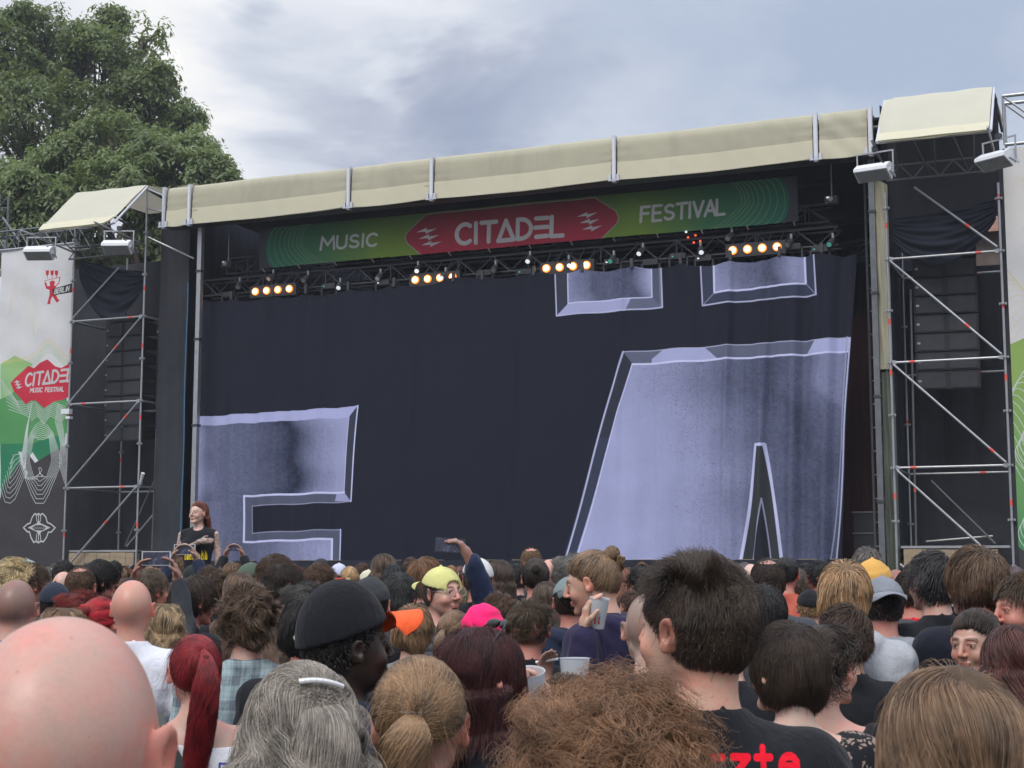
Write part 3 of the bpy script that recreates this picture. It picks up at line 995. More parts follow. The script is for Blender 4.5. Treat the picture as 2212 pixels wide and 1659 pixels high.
def tape(parent, bs, a, b, t, r=.0262, L=.11):
    a, b = Vector(a), Vector(b)
    d = (b - a).normalized(); p = a.lerp(b, t)
    MB().tube(p - d * L / 2, p + d * L / 2, r, 10).build('red_marker_tape', red_tape, parent)


def bar(parent, bs, name, a, b, r=.024, mat=None, t=None):
    a = [a[i] - bs[i] for i in range(3)]; b = [b[i] - bs[i] for i in range(3)]
    o = MB().tube(a, b, r, 10).build(name, mat or galv, parent, smooth=False)
    if t is not None:
        tape(o, bs, a, b, t, r + .0022)
    return o


def tower(label, s0, s1, top, left, seed):
    r = random.Random(seed)
    t = stage_thing('scaffold_tower', label, 'scaffold tower', ((s0 + s1) / 2, 1.0, 0), 'scaffold towers flanking the stage')
    bs = B(t)
    for s in (s0, s1):
        for w in (0.0, 2.07):
            o = bar(t, bs, 'upright', (s, w, .08), (s, w, top if w == 0 else 9.6), .0242)
            for z in np.arange(.65, top - .2, 1.0):
                if w == 0 or z < 8:
                    ro = rosette_mb(s - bs[0], w - bs[1], z - bs[2]).build('rosette', galv, o)
            for z in ([2.75, 5.1, 6.7, 8.55] if (w == 0) else [4.4]):
                z += r.uniform(-.35, .35)
                tape(o, bs, (s - bs[0], w - bs[1], z), (s - bs[0], w - bs[1], z + .1), .5, .0266)
            MB().box((s - .075 - bs[0], w - .075 - bs[1], 0), (s + .075 - bs[0], w + .075 - bs[1], .02)).build('base_plate', galv, o)
    for k, z in enumerate((7.65, 5.65, 3.65, 1.65)):
        tt = {0: (.84, .82), 1: (.2, .18), 2: (.8, .16), 3: (None, None)}[k][0 if left else 1]
        bar(t, bs, 'ledger', (s0 + .04, 0, z), (s1 - .04, 0, z), .0245, t=tt)
        bar(t, bs, 'ledger', (s0 + .04, 2.07, z), (s1 - .04, 2.07, z), .0245, t=.7)
        for s in (s0, s1):
            bar(t, bs, 'ledger', (s, .04, z), (s, 2.03, z), .0245)
        for s in (s0, s1):
            m = MB()
            sg = 1 if s == s0 else -1
            m.prism([(s + sg * .03, z - .045), (s + sg * .11, z - .03), (s + sg * .11, z + .03), (s + sg * .03, z + .045)], 1, -.03, .03)
            m.v = [(x - bs[0], y - bs[1], zz) for x, y, zz in m.v]
            m.build('wedge_head', galv, t)
    for k, z in enumerate((5.65, 3.65, 1.65, -.1)):
        a, b = ((s0 + .06, -.05, z + .05), (s1 - .06, -.05, z + 1.95))
        if not left:
            a, b = (s1 - .06, -.05, z + .05), (s0 + .06, -.05, z + 1.95)
        if z < 0:
            a = (a[0], a[1], .25)
        bar(t, bs, 'brace', a, b, .0235, t=[.66, .84, .60, .5][k] if left else [.3, .12, .15, .4][k])
    z = 7.65
    if left:
        bar(t, bs, 'brace', (s0 + .06, -.05, 7.72), (s0 + 1.35, -.05, 8.85), .0235)
    else:
        bar(t, bs, 'brace', (s1 - .06, -.05, 7.72), (s0 + .55, -.05, 9.0), .0235, t=.35)
    bar(t, bs, 'brace', (s0 + .3, 2.0, 2.3), (s1 - .2, 2.0, 3.9) if left else (s1 - .5, 2.0, 2.4), .022)
    if not left:
        bar(t, bs, 'brace', (s1 - .45, 1.9, 2.25), (s0 + .45, 1.9, 3.5), .022, dark_galv)
        bar(t, bs, 'upright', (s0 + .22, .9, .1), (s0 + .30, .9, 7.2), .022, dark_galv, t=.45)
    else:
        bar(t, bs, 'brace', (s0 + .55, 1.6, 2.3), (s1 - .15, 1.6, 5.0), .022, dark_galv)
        bar(t, bs, 'upright', (s0 + 1.62, 1.2, .1), (s0 + 1.66, 1.2, 5.1), .022, dark_galv)
    # deck of planks over a stack of timber
    for k in range(3):
        m = MB().box((s0 + .06 - bs[0], .12 + k * .64 - bs[1], 2.145), (s1 - .06 - bs[0], .12 + k * .64 + .6 - bs[1], 2.19))
        m.build('deck_board', galv if k == 0 else wood, t)
    rr = random.Random(seed + 5)
    x = s0 + .12
    while x < s1 - .3:
        L = rr.uniform(.28, .5)
        L = min(L, s1 - .1 - x)
        z0 = 1.83 + rr.uniform(-.01, .01)
        MB().box((x - bs[0], .05 - bs[1], z0), (x + L - .01 - bs[0], .28 - bs[1], 2.13 + rr.uniform(-.015, .005))).build('timber_block', wood, t)
        x += L
    fin(t)
    return t


tower('grey steel scaffold tower at the left end of the stage beside the white banner', -19.12, -17.05, 10.7, True, 1)
tower('grey steel scaffold tower at the right end of the stage with white lamps above', .10, 2.17, 8.95, False, 2)


# black scrim behind the towers, drooping cloths, small boxes
def flat_cloth(name, label, cat, s0, s1, w, z0, z1, mat=scrim, amp=.02, f=9, ns=40, nz=12, grp=None):
    o = stage_thing(name, label, cat, ((s0 + s1) / 2, w, z0), grp)
    cloth_grid('cloth', mat, o, B(o), s0, s1, z0, z1, ns, nz, lambda s, z: w + amp * np.sin(s * f + z * .3) + amp * .5 * np.sin(s * f * 2.1))
    fin(o)
    return o


flat_cloth('tower_scrim', 'black cloth closing the back of the left scaffold tower', 'drape', -22.8, -17.0, 2.75, .3, 9.62)
flat_cloth('tower_scrim', 'black cloth filling the lower back half of the right scaffold tower', 'drape', .0, 3.4, 2.6, .3, 7.9)
flat_cloth('upper_scrim', 'square of black cloth under the right cream canopy', 'drape', .12, 2.2, .35, 8.4, 10.7, amp=.01)
flat_cloth('side_scrim', 'narrow black cloth strip beside the right leg of the right tower', 'drape', 2.19, 2.29, .06, .3, 9.6, amp=.008, f=30, ns=8)


def swag(label, s0, s1, w, ztl, ztr, drop, thick, seed):
    r = np.random.RandomState(seed)
    o = stage_thing('drooping_cloth', label, 'cloth', ((s0 + s1) / 2, w, ztl - drop), 'swagged black cloths on the towers')
    bs = B(o)
    n, m = 60, 60
    U, V = np.meshgrid(np.linspace(0, 1, n), np.linspace(0, 1, m))
    top = ztl + (ztr - ztl) * U - .10 * np.sin(np.pi * U) * drop
    sagf = np.sin(np.pi * U ** .85) ** .8
    z = top - V * (thick * (.45 + .55 * sagf) + drop * sagf * V ** 1.2)
    ww = w - .14 * np.sin(np.pi * V) * np.sin(np.pi * U) + .028 * np.sin(V * 26 + 5 * np.sin(U * 3 + 1) + r.rand() * 5) * np.sin(np.pi * U) ** .5 + .016 * np.sin(V * 47 - 7 * U)
    vs = np.stack([s0 + (s1 - s0) * U - bs[0], ww - bs[1], z - bs[2]], -1).reshape(-1, 3)
    i = np.arange(n * m).reshape(m, n)
    fs = np.stack([i[:-1, :-1], i[1:, :-1], i[1:, 1:], i[:-1, 1:]], -1).reshape(-1, 4)
    mesh_obj('swag', vs, fs, black_cloth, o)
    fin(o)


swag('crumpled black cloth sagging between the legs of the left scaffold tower', -19.05, -17.15, .12, 9.2, 8.75, .55, .75, 1)
swag('heavy folded black cloth sagging between the legs of the right scaffold tower', .2, 2.1, .12, 8.45, 8.65, .25, .8, 2)


# ------------------------------------------------------------------ tower canopies
def canopy(label, s0, s1, left):
    o = stage_thing('tower_canopy', label, 'canopy', ((s0 + s1) / 2, 0, 9.6), 'cream canopies on the scaffold towers')
    bs = B(o)
    n, m = 36, 22
    vs = []
    wt, zt_, wb, zb_ = .0, 10.82, -1.3, 9.60
    for j in range(m):
        v = j / (m - 1)
        for i in range(n):
            u = i / (n - 1)
            s = s0 + (s1 - s0) * u
            bulge = .05 * math.sin(math.pi * v) * (1 if not left else .6)
            edge = math.exp(-min(u, 1 - u) / .05)
            w = wt + (wb - wt) * v - bulge + .01 * math.sin(s * 6 + v * 3)
            z = zt_ + (zb_ - zt_) * v + bulge * .6 - .02 * edge * math.sin(math.pi * v) + .006 * math.sin(u * 17 + v * 9)
            if v > .93:
                z -= .02 * math.sin(math.pi * u)
            if not left and u < .08:      # loose left edge curling
                s -= .05 * math.sin(v * 3.1) ; w += .1 * (1 - u / .08) * v
                z += -.02
            if left and u > .9:
                z += .07 * (u - .9) / .1 * v ** 3
            vs.append((s - bs[0], w - bs[1], z - bs[2]))
    # turn over the top and back
    for k, (w, z) in enumerate(((.5, 10.86), (2.0, 10.92), (2.9, 10.95))):
        for i in range(n):
            u = i / (n - 1)
            vs.append((s0 + (s1 - s0) * u - bs[0], w - bs[1], z - bs[2]))
    fs = []
    rows = [m + 2, m + 1, m] + list(range(m))
    for a, b in zip(rows[:-1], rows[1:]):
        for i in range(n - 1):
            fs.append((a * n + i, b * n + i, b * n + i + 1, a * n + i + 1))
    mesh_obj('tarpaulin', vs, fs, tarp_up, o)
    vs = []
    for v in (.86, 1.0):
        for i in range(n):
            u = i / (n - 1)
            s = s0 + (s1 - s0) * u
            vs.append((s - bs[0], wt + (wb - wt) * v - .03 - .05 * math.sin(math.pi * v) * (1 if not left else .6) + .01 * math.sin(s * 6 + v * 3) - bs[1], zt_ + (zb_ - zt_) * v + .02 + .03 * math.sin(math.pi * v) + (.07 * (u - .9) / .1 * v ** 3 if left and u > .9 else 0) - bs[2]))
    mesh_obj('hem', vs, [(i, n + i, n + i + 1, i + 1) for i in range(n - 1)], tarp_lo, o)
    for s in (s0 - .02, s1 + .02):
        bar(o, bs, 'side_rail', (s, .02, 10.78), (s, -1.22, 9.62), .03, alu)
        bar(o, bs, 'support_bar', (s, 0, 9.35), (s, -1.9, 9.5), .024, galv)
        bar(o, bs, 'ladder_beam', (s, 2.0, 10.5), (s, .1, 10.7), .03, dark_galv)
    bar(o, bs, 'front_rail', (s0, -1.24, 9.60), (s1, -1.24, 9.60), .024, galv)
    # lattice under the canopy
    for z in (9.42, 9.14):
        bar(o, bs, 'chord', (s0, -.2, z), (s1, -.2, z), .022, dark_galv)
    for k in range(8):
        a = s0 + (s1 - s0) * k / 8; b = s0 + (s1 - s0) * (k + 1) / 8
        bar(o, bs, 'lattice_bar', (a, -.2, 9.42 if k % 2 else 9.14), (b, -.2, 9.14 if k % 2 else 9.42), .014, dark_galv)
    for k in range(5):
        s = s0 + .3 + k * .35
        bar(o, bs, 'rafter', (s, -1.2, 9.58), (s + (.15 if k % 2 else -.1), .0, 9.2), .016, dark_galv)
    fin(o)


canopy('cream tarpaulin canopy leaning out over the left scaffold tower', -19.12, -17.08, True)
canopy('cream tarpaulin canopy leaning out over the right scaffold tower', .16, 2.14, False)
# tarpaulin returning from the left canopy to the fascia
o = stage_thing('corner_tarpaulin', 'small cream tarpaulin bridging the left canopy and the roof fascia', 'tarpaulin', (-16.8, 0, 10.5))
cloth = [(-17.05, .0, 10.80), (-16.3, -.15, 10.62), (-15.65, -.2, 10.66), (-15.65, 2.0, 10.95), (-17.05, 2.0, 10.9)]
m = MB(); m.add([(a, b, c) for a, b, c in cloth], [(0, 1, 2, 3, 4)]); m.build('sheet', tarp, o, B(o))
for a, b in (((-17.05, 0, 10.72), (-16.38, -.15, 10.42)), ((-17.05, 0, 10.25), (-16.38, -.15, 10.05)), ((-17.0, 0, 9.55), (-15.9, .3, 9.0))):
    bar(o, B(o), 'strut', a, b, .022, galv)
fin(o)
o = stage_thing('side_tarpaulin', 'cream tarpaulin strip hanging between the grey post and the right tower', 'tarpaulin', (.0, .3, 5))
cloth_grid('sheet', tarp, o, B(o), -.13, .12, 5.55, 9.3, 14, 50, lambda s, z: .12 + .02 * np.sin(s * 40 + z) + .012 * np.sin(z * 6 + s * 20), zfun=lambda s, z, U, V: z - .15 * U * V ** 8)
fin(o)
o = stage_thing('hanging_sheet', 'dull grey green plastic sheet hanging under the cream tarpaulin strip', 'sheet', (.0, .3, .5))
cloth_grid('sheet', material('dull_green_sheet', (.10, .11, .085), .35, 0, .6, 6, .3, 2, stretch=(1, 1, .3)), o, B(o), -.1, .14, .4, 5.5, 14, 60, lambda s, z: .14 + .03 * np.sin(s * 38 + z * .8) + .012 * np.sin(z * 5 + s * 20))
fin(o)


# ------------------------------------------------------------------ white floodlights
def floodlight(s, w, z, yaw, label):
    o = stage_thing('floodlight', label, 'floodlight', (s, w, z), 'white floodlights on the towers')
    o.rotation_euler = (0, 0, -TH + yaw)
    o.scale = (.86,) * 3
    W = .36
    prof = [(-.26, -.03), (-.25, .04), (-.02, .17), (.2, .17), (.24, .1), (.12, -.17), (.06, -.2)]
    MB().prism([(a, b) for a, b in prof], 0, -W, W).build('housing', white_box, o)
    h = o.children[0]
    n = Vector((0, -.14, -.3)).normalized()
    m = MB().add([(-W + .035, -.245, -.052), (W - .035, -.245, -.052), (W - .035, .05, -.208), (-W + .035, .05, -.208)], [(0, 3, 2, 1)])
    m.build('lamp_glass', grey_face, h)
    MB().box((W - .14, -.10, .115), (W - .10, -.06, .15)).build('knob', dark_steel, h)
    for d in (-1, 1):
        MB().prism([(-.1, -.05), (.24, -.12), (.26, -.06), (-.06, .02)], 0, d * (W + .012) - .012, d * (W + .012) + .012).build('side_bracket', alu, o)
        MB().box((d * (W + .03) - .014, .085, -.05), (d * (W + .03) + .014, .115, .42)).build('yoke_arm', galv, o)
    MB().box((-W - .05, .085, .42), (W + .05, .115, .45)).build('yoke_bar', galv, o)
    MB().box((-.05, .04, .46), (.05, .16, .56)).build('clamp', dark_steel, o)
    fin(o)


floodlight(-18.80, -1.62, 9.0, .35, 'white floodlight hanging in front of the left banner, leftmost of four')
floodlight(-16.62, -1.62, 8.96, .35, 'white floodlight hanging right of the left scaffold tower canopy')
floodlight(.13, -1.62, 8.97, -.18, 'white floodlight over the left leg of the right tower')
floodlight(2.27, -1.62, 8.97, -.55, 'white floodlight over the right leg of the right tower, rightmost of four')


# ------------------------------------------------------------------ line array loudspeakers
def line_array(label, sc, w, ztop, n, yaw):
    o = stage_thing('line_array', label, 'loudspeaker', (sc, w, ztop), 'hanging loudspeaker columns in the towers')
    o.rotation_euler = (0, 0, -TH + yaw)
    H, Wd = .365, .60
    z, y, tilt = 0.0, 0.0, 0.0
    first = None
    MB().box((-.55, -.25, .02), (.55, .25, .12)).build('flying_frame', dark_steel, o)
    MB().tube((-.2, 0, .1), (-.2, 0, 1.2), .02).build('chain', dark_steel, o)
    for k in range(n):
        if first is None:
            c = MB().prism([(-.22, -H + .01), (.26, -H + .05), (.26, -.05), (-.22, -.01)], 0, -Wd, Wd).build('speaker_cabinet', speaker_mat, o)
            for d in (-1, 1):
                MB().box((d * .3 - .25, -.236, -H + .04), (d * .3 + .25, -.222, -.04)).build('grille', dark_steel, c)
            MB().box((-.56, -.242, -.21), (-.50, -.226, -.17)).build('badge', galv, c)
            first = c
        else:
            c = clone(first, None, o)
        tilt = R(1.1) * max(0, k - 3)
        c.location = (0, y, z)
        c.rotation_euler = (tilt, 0, 0)
        z -= H * math.cos(tilt); y += H * math.sin(tilt)
    fin(o)


line_array('column of black loudspeaker cabinets hanging inside the right scaffold tower', 1.02, 1.2, 8.15, 8, .12)
line_array('column of black loudspeaker cabinets hanging inside the left scaffold tower', -18.30, 1.2, 7.75, 8, -.1)


# ------------------------------------------------------------------ trusses
def truss(name, label, s0, s1, w, z0, z1, depth, step, mat, r=.024, base=None, group=None, stuff=False):
    o = stage_thing(name, label, 'truss', (s0, w, z0), group)
    bs = B(o)
    for z in (z0, z1):
        for d in (0, depth):
            bar(o, bs, 'chord', (s0, w + d, z), (s1, w + d, z), r, mat)
    n = max(2, int(round((s1 - s0) / step)))
    for d in (0, depth):
        for k in range(n):
            a = s0 + (s1 - s0) * k / n; b = s0 + (s1 - s0) * (k + 1) / n
            bar(o, bs, 'lattice_bar', (a, w + d, z0 if k % 2 else z1), (b, w + d, z1 if k % 2 else z0), r * .62, mat)
            if k % 4 == 0:
                bar(o, bs, 'lattice_bar', (a, w + d, z0), (a, w + d, z1), r * .62, mat)
    fin(o)
    return o


truss('lighting_truss', 'long dark lighting truss carrying warm lamps just above the printed curtain', -16.1, -1.0, 1.0, 8.23, 8.60, .4, .42, truss_mat)
truss('banner_truss', 'dark truss right behind the foot of the festival banner', -15.6, -1.2, 1.25, 8.78, 9.15, .4, .5, truss_mat)
truss('rear_truss', 'dark truss deeper in the stage behind the lighting truss', -16.4, -.3, 4.2, 8.6, 8.98, .4, .55, truss_mat)
truss('wing_truss', 'weathered truss reaching left from the left tower over the white banner', -22.6, -19.3, .35, 9.62, 10.15, .5, .35, dark_galv, .026)
truss('wing_truss', 'pale truss reaching right from the right tower to the frame edge', 2.3, 5.4, .3, 9.75, 10.7, .5, .9, galv, .035)
o = stage_thing('truss_mast', 'short upright truss mast sticking up at the left edge beside the trees', 'truss', (-22.1, .6, 9.6))
bs = B(o)
for a in (0, .32):
    for b in (0, .32):
        bar(o, bs, 'chord', (-22.25 + a, .5 + b, 9.6), (-22.25 + a, .5 + b, 11.2), .026, dark_galv)
for k in range(5):
    for b in (0, .32):
        bar(o, bs, 'lattice_bar', (-22.25, .5 + b, 9.7 + k * .3), (-21.93, .5 + b, 9.7 + (k + 1) * .3), .018, dark_galv)
        bar(o, bs, 'lattice_bar', (-22.25, .5 + b, 9.7 + k * .3), (-21.93, .5 + b, 9.7 + k * .3), .018, dark_galv)
bar(o, bs, 'prop', (-21.9, .6, 10.6), (-21.3, .6, 9.9), .03, dark_galv)
fin(o)
o = stage_thing('mast', 'dark scaffold uprights at the far left edge beside the white banner', 'mast', (-21.6, .3, 0))
bs = B(o)
for s in (-21.45, -21.8):
    bar(o, bs, 'upright', (s, .25, .1), (s, .25, 9.9), .03, dark_galv)
for k in range(9):
    bar(o, bs, 'rung', (-21.45, .25, 1 + k), (-21.8, .25, 1 + k), .02, dark_galv)
fin(o)
# ladder-like uprights in the right wing
o = stage_thing('ladder_truss', 'dark upright ladder truss in the gap right of the printed curtain', 'truss', (-.36, 1.4, ZD))
bs = B(o)
for s in (-.50, -.16):
    bar(o, bs, 'upright', (s, 1.4, ZD), (s, 1.4, 10.2), .028, dark_galv)
for k in range(17):
    bar(o, bs, 'rung', (-.50, 1.4, 2.2 + k * .47), (-.16, 1.4, 2.2 + k * .47), .016, dark_galv)
fin(o)
flat_cloth('dark_red_drape', 'dim dark red cloth behind the ladder truss right of the curtain', 'drape', -1.4, -.5, 2.4, ZD, 7.0, material('dim_red_cloth', (.045, .010, .014), .9, 0, .4, 5), .04, 12)
o = stage_thing('flight_case', 'black equipment case with grey edges behind the right edge of the curtain', 'case', (-.6, 1.9, ZD))
MB().box((-.95, 1.6, ZD), (-.2, 2.2, ZD + .95)).build('body', speaker_mat, o, B(o))
for z in (ZD + .05, ZD + .5, ZD + .92):
    MB().box((-.97, 1.58, z), (-.18, 1.6, z + .03)).build('edge_strip', dark_galv, o, B(o))
fin(o)


# ------------------------------------------------------------------ stage lamps
def blinder(s, z, label):
    o = stage_thing('blinder_lamp', label, 'stage lamp', (s, .85, z), 'lit warm stage lamps on the truss')
    MB().box((-.62, -.02, -.14), (.62, .12, .14)).build('lamp_housing', dark_steel, o)
    hs = o.children[0]
    bulb = None
    for k in range(4):
        for j in range(1):
            x = -.46 + k * .305
            m = MB().tube((x, -.06, 0), (x, .0, 0), .09, 14)
            ring = m.build('halo_ring', halo_glow, hs)
            MB().tube((x, -.075, 0), (x, -.062, 0), .060, 14).build('lit_bulb', blinder_glow, ring)
    # lit scaffolding bits above
    for k in range(5):
        bar(o, (0, 0, 0), 'hanging_arm', (-.5 + k * .25, .05, .14), (-.42 + k * .25, .2, .42), .014, truss_mat)
    fin(o)


for (s, z, lab) in ((-14.05, 8.20, 'cluster of four lit warm lamps at the left end of the truss'),
                    (-9.89, 8.17, 'cluster of four lit warm lamps below the left half of the red banner'),
                    (-6.75, 8.19, 'cluster of four lit warm lamps below the right half of the red banner'),
                    (-2.65, 8.25, 'cluster of four lit warm lamps above the right umlaut dot')):
    blinder(s, z, lab)


def moving_head(s, z, w, label, k):
    o = stage_thing('moving_head', label, 'stage lamp', (s, w, z), 'unlit moving head lamps under the truss')
    MB().box((-.17, -.1, .16), (.17, .12, .28)).build('base', dark_steel, o)
    for d in (-1, 1):
        MB().box((d * .19 - .02, -.05, -.16), (d * .19 + .02, .05, .2)).build('yoke_arm', dark_steel, o)
    h = MB().tube((0, -.14, -.15), (0, .12, -.05), .15, 12, .12).build('lamp_head', dark_steel, o)
    MB().tube((0, -.147, -.153), (0, -.141, -.151), .125, 12).build('lens', material('dim_lens', (.16, .17, .18), .15, 0), h)
    if k % 3:
        MB().box((-.12, -.115, .2), (-.085, -.102, .225)).build('indicator', (spark_w, spark_g, spark_w)[k % 3], o)
    fin(o)


near = ['left end', 'right of the leftmost lit lamps', 'left of the second lit lamps', 'right of the second lit lamps', 'left of the third lit lamps', 'right of the third lit lamps',
        'above the gap between the umlaut dots', 'right of the gap between the dots', 'left of the rightmost lit lamps', 'right of the rightmost lit lamps', 'right end']
for k, s in enumerate((-15.3, -12.6, -11.2, -8.7, -7.75, -5.75, -4.9, -4.3, -3.75, -1.9, -1.35)):
    moving_head(s, 7.98 + .05 * math.sin(k * 3), .95, 'unlit dark moving head lamp on the truss, ' + near[k], k)
rl = random.Random(11)
LN_ = ['beside the leftmost lit lamps', 'over the left part of the curtain', 'below the word MUSIC', 'left of the second lit lamps', 'under the red part of the banner',
       'below the left bolt sign', 'below the letters CIT', 'left of the third lit lamps', 'below the letters ADEL', 'right of the third lit lamps', 'under the right bolt sign',
       'below the word FESTIVAL', 'near the red indicator lights', 'over the gap between the umlaut dots', 'above the right umlaut dot', 'near the right end of the truss']
for k in range(16):
    s = -15.0 + k * .92 + rl.uniform(-.2, .2)
    o = stage_thing('spot_lamp', 'small dark spot lamp clamped on the truss ' + LN_[k], 'stage lamp', (s, .93, 8.3 + rl.uniform(-.1, .35)), 'small spot lamps on the truss')
    a = rl.uniform(-.3, .3)
    c = MB().tube((0, -.02, .0), (a * .2, -.16, -.12), .055, 10, .07).build('lamp_can', dark_galv, o)
    MB().tube((a * .2, -.162, -.121), (a * .205, -.168, -.126), .05, 10).build('lens', rl.choice([spark_w, grey_face, spark_g, grey_face, white_box]), c)
    MB().box((-.02, -.02, .03), (.02, .06, .14)).build('clamp', galv, o)
    fin(o)
o = stage_thing('indicator_lamps', 'small group of red glowing indicator lamps on the lighting truss', 'indicator lamps', (-3.95, .8, 8.6))
for a, b, m in ((-.1, .0, spark_r), (.06, .03, spark_r), (.02, -.12, spark_r), (.16, -.1, spark_r), (-.14, .12, spark_w)):
    MB().box((a - .02, -.02, b - .02), (a + .02, .01, b + .02)).build('indicator', m, o)
fin(o)
# pieces seen under the banner's ends
for (s, z, lab) in ((-15.4, 8.95, 'small black stage camera hanging left of the festival banner'), (-1.1, 9.15, 'small black stage camera hanging right of the festival banner')):
    o = stage_thing('hanging_camera', lab, 'camera', (s, 1.0, z), 'cameras hanging beside the banner')
    MB().box((-.13, -.1, -.08), (.13, .12, .08)).build('body', dark_steel, o)
    MB().tube((0, -.1, 0), (0, -.16, 0), .05, 10).build('lens', grey_face, o)
    MB().tube((0, 0, .08), (0, 0, 1.2), .014, 6).build('drop_rod', galv, o)
    MB().box((-.09, -.11, .03), (-.03, -.102, .06)).build('indicator', spark_w, o)
    fin(o)
o = stage_thing('vent_ladder', 'slim dark hanging frame right behind the white banner top', 'frame', (-14.9, 1.3, 8.7))
for s in (-15.05, -14.55):
    bar(o, B(o), 'upright', (s, 1.3, 8.6), (s, 1.3, 9.3), .02, truss_mat)
bar(o, B(o), 'rung', (-15.05, 1.3, 9.3), (-14.55, 1.3, 9.3), .02, truss_mat)
fin(o)
o = stage_thing('bullet_camera', 'small white camera clamped to the left leg of the left scaffold tower', 'camera', (-19.05, -.12, 5.42))
MB().box((-.12, -.1, -.02), (.12, .02, .10)).build('body', white_box, o)
MB().box((.02, -.1, -.14), (.14, .02, -.08)).build('bracket', white_box, o)
fin(o)
o = stage_thing('clamp_lamp', 'small white clamp lamp on the right leg of the left scaffold tower', 'lamp', (-16.95, -.05, 3.75))
MB().tube((0, 0, 0), (.1, -.06, .2), .03, 10, .045).build('lamp_head', white_box, o)
MB().box((-.03, -.02, -.06), (.03, .04, .02)).build('clamp', galv, o)
fin(o)

# ------------------------------------------------------------------ old brick building behind the towers
for (s0, s1, w, z1, lab) in ((-26.5, -17.3, 7.0, 7.4, 'old brown brick building glimpsed behind the left scaffold tower'), (-9, 12, 14, 11.0, 'old brown brick building glimpsed through the right scaffold tower')):
    o = stage_thing('brick_building', lab, 'building', ((s0 + s1) / 2, w, 0))
    b_ = MB().box((s0, w, 0), (s1, w + 6, z1)).build('wall', brick_mat, o, B(o))
    MB().prism([(w - .4, z1), (w + 3, z1 + 2.0), (w + 6.4, z1)], 0, s0 - .3, s1 + .3).build('roof', material('roof_tiles', (.20, .09, .06), .8, 0, .6, 8, .3, 3), o, B(o))
    k = s0 + .6
    while k < s1 - 1.4:
        for z in (1.2, 4.3, 7.2):
            f_ = MB().box((k, w - .06, z), (k + 1.1, w + .01, z + 1.7)).build('window', dark_galv, o, B(o))
            MB().box((k + .08, w - .075, z + .08), (k + .51, w - .062, z + 1.62)).build('pane', speaker_mat, f_, B(o))
            MB().box((k + .59, w - .075, z + .08), (k + 1.02, w - .062, z + 1.62)).build('pane', speaker_mat, f_, B(o))
        k += 2.6
    fin(o)


# ------------------------------------------------------------------ trees
def leaf_mat(name, a, b):
    m = bpy.data.materials.new(name)
    m.use_nodes = True
    q = G(m.node_tree)
    bs_ = m.node_tree.nodes['Principled BSDF']
    co = q.n('ShaderNodeTexCoord').outputs['Object']
    f = q.noise(co, .55, 3, .6)
    f2 = q.noise(co, 6, 2, .5)
    t = q.math('ADD', q.math('MULTIPLY', q.math('SUBTRACT', f, .45), 2.2), q.math('ADD', .0, f2), clamp=True)
    c = q.mix(t, a, b)
    q.l(c, bs_.inputs['Base Color'])
    bs_.inputs['Roughness'].default_value = .45
    bs_.inputs['Specular IOR Level'].default_value = .35
    tr = q.n('ShaderNodeBsdfTranslucent'); q.l(q.mix(.5, c, (.26, .34, .06)), tr.inputs[0])
    mx = q.n('ShaderNodeMixShader'); mx.inputs[0].default_value = .42
    q.l(bs_.outputs[0], mx.inputs[1]); q.l(tr.outputs[0], mx.inputs[2])
    q.l(mx.outputs[0], m.node_tree.nodes['Material Output'].inputs['Surface'])
    return m


bark = material('bark', (.07, .055, .042), .9, 0, .8, 9, .2, 2)


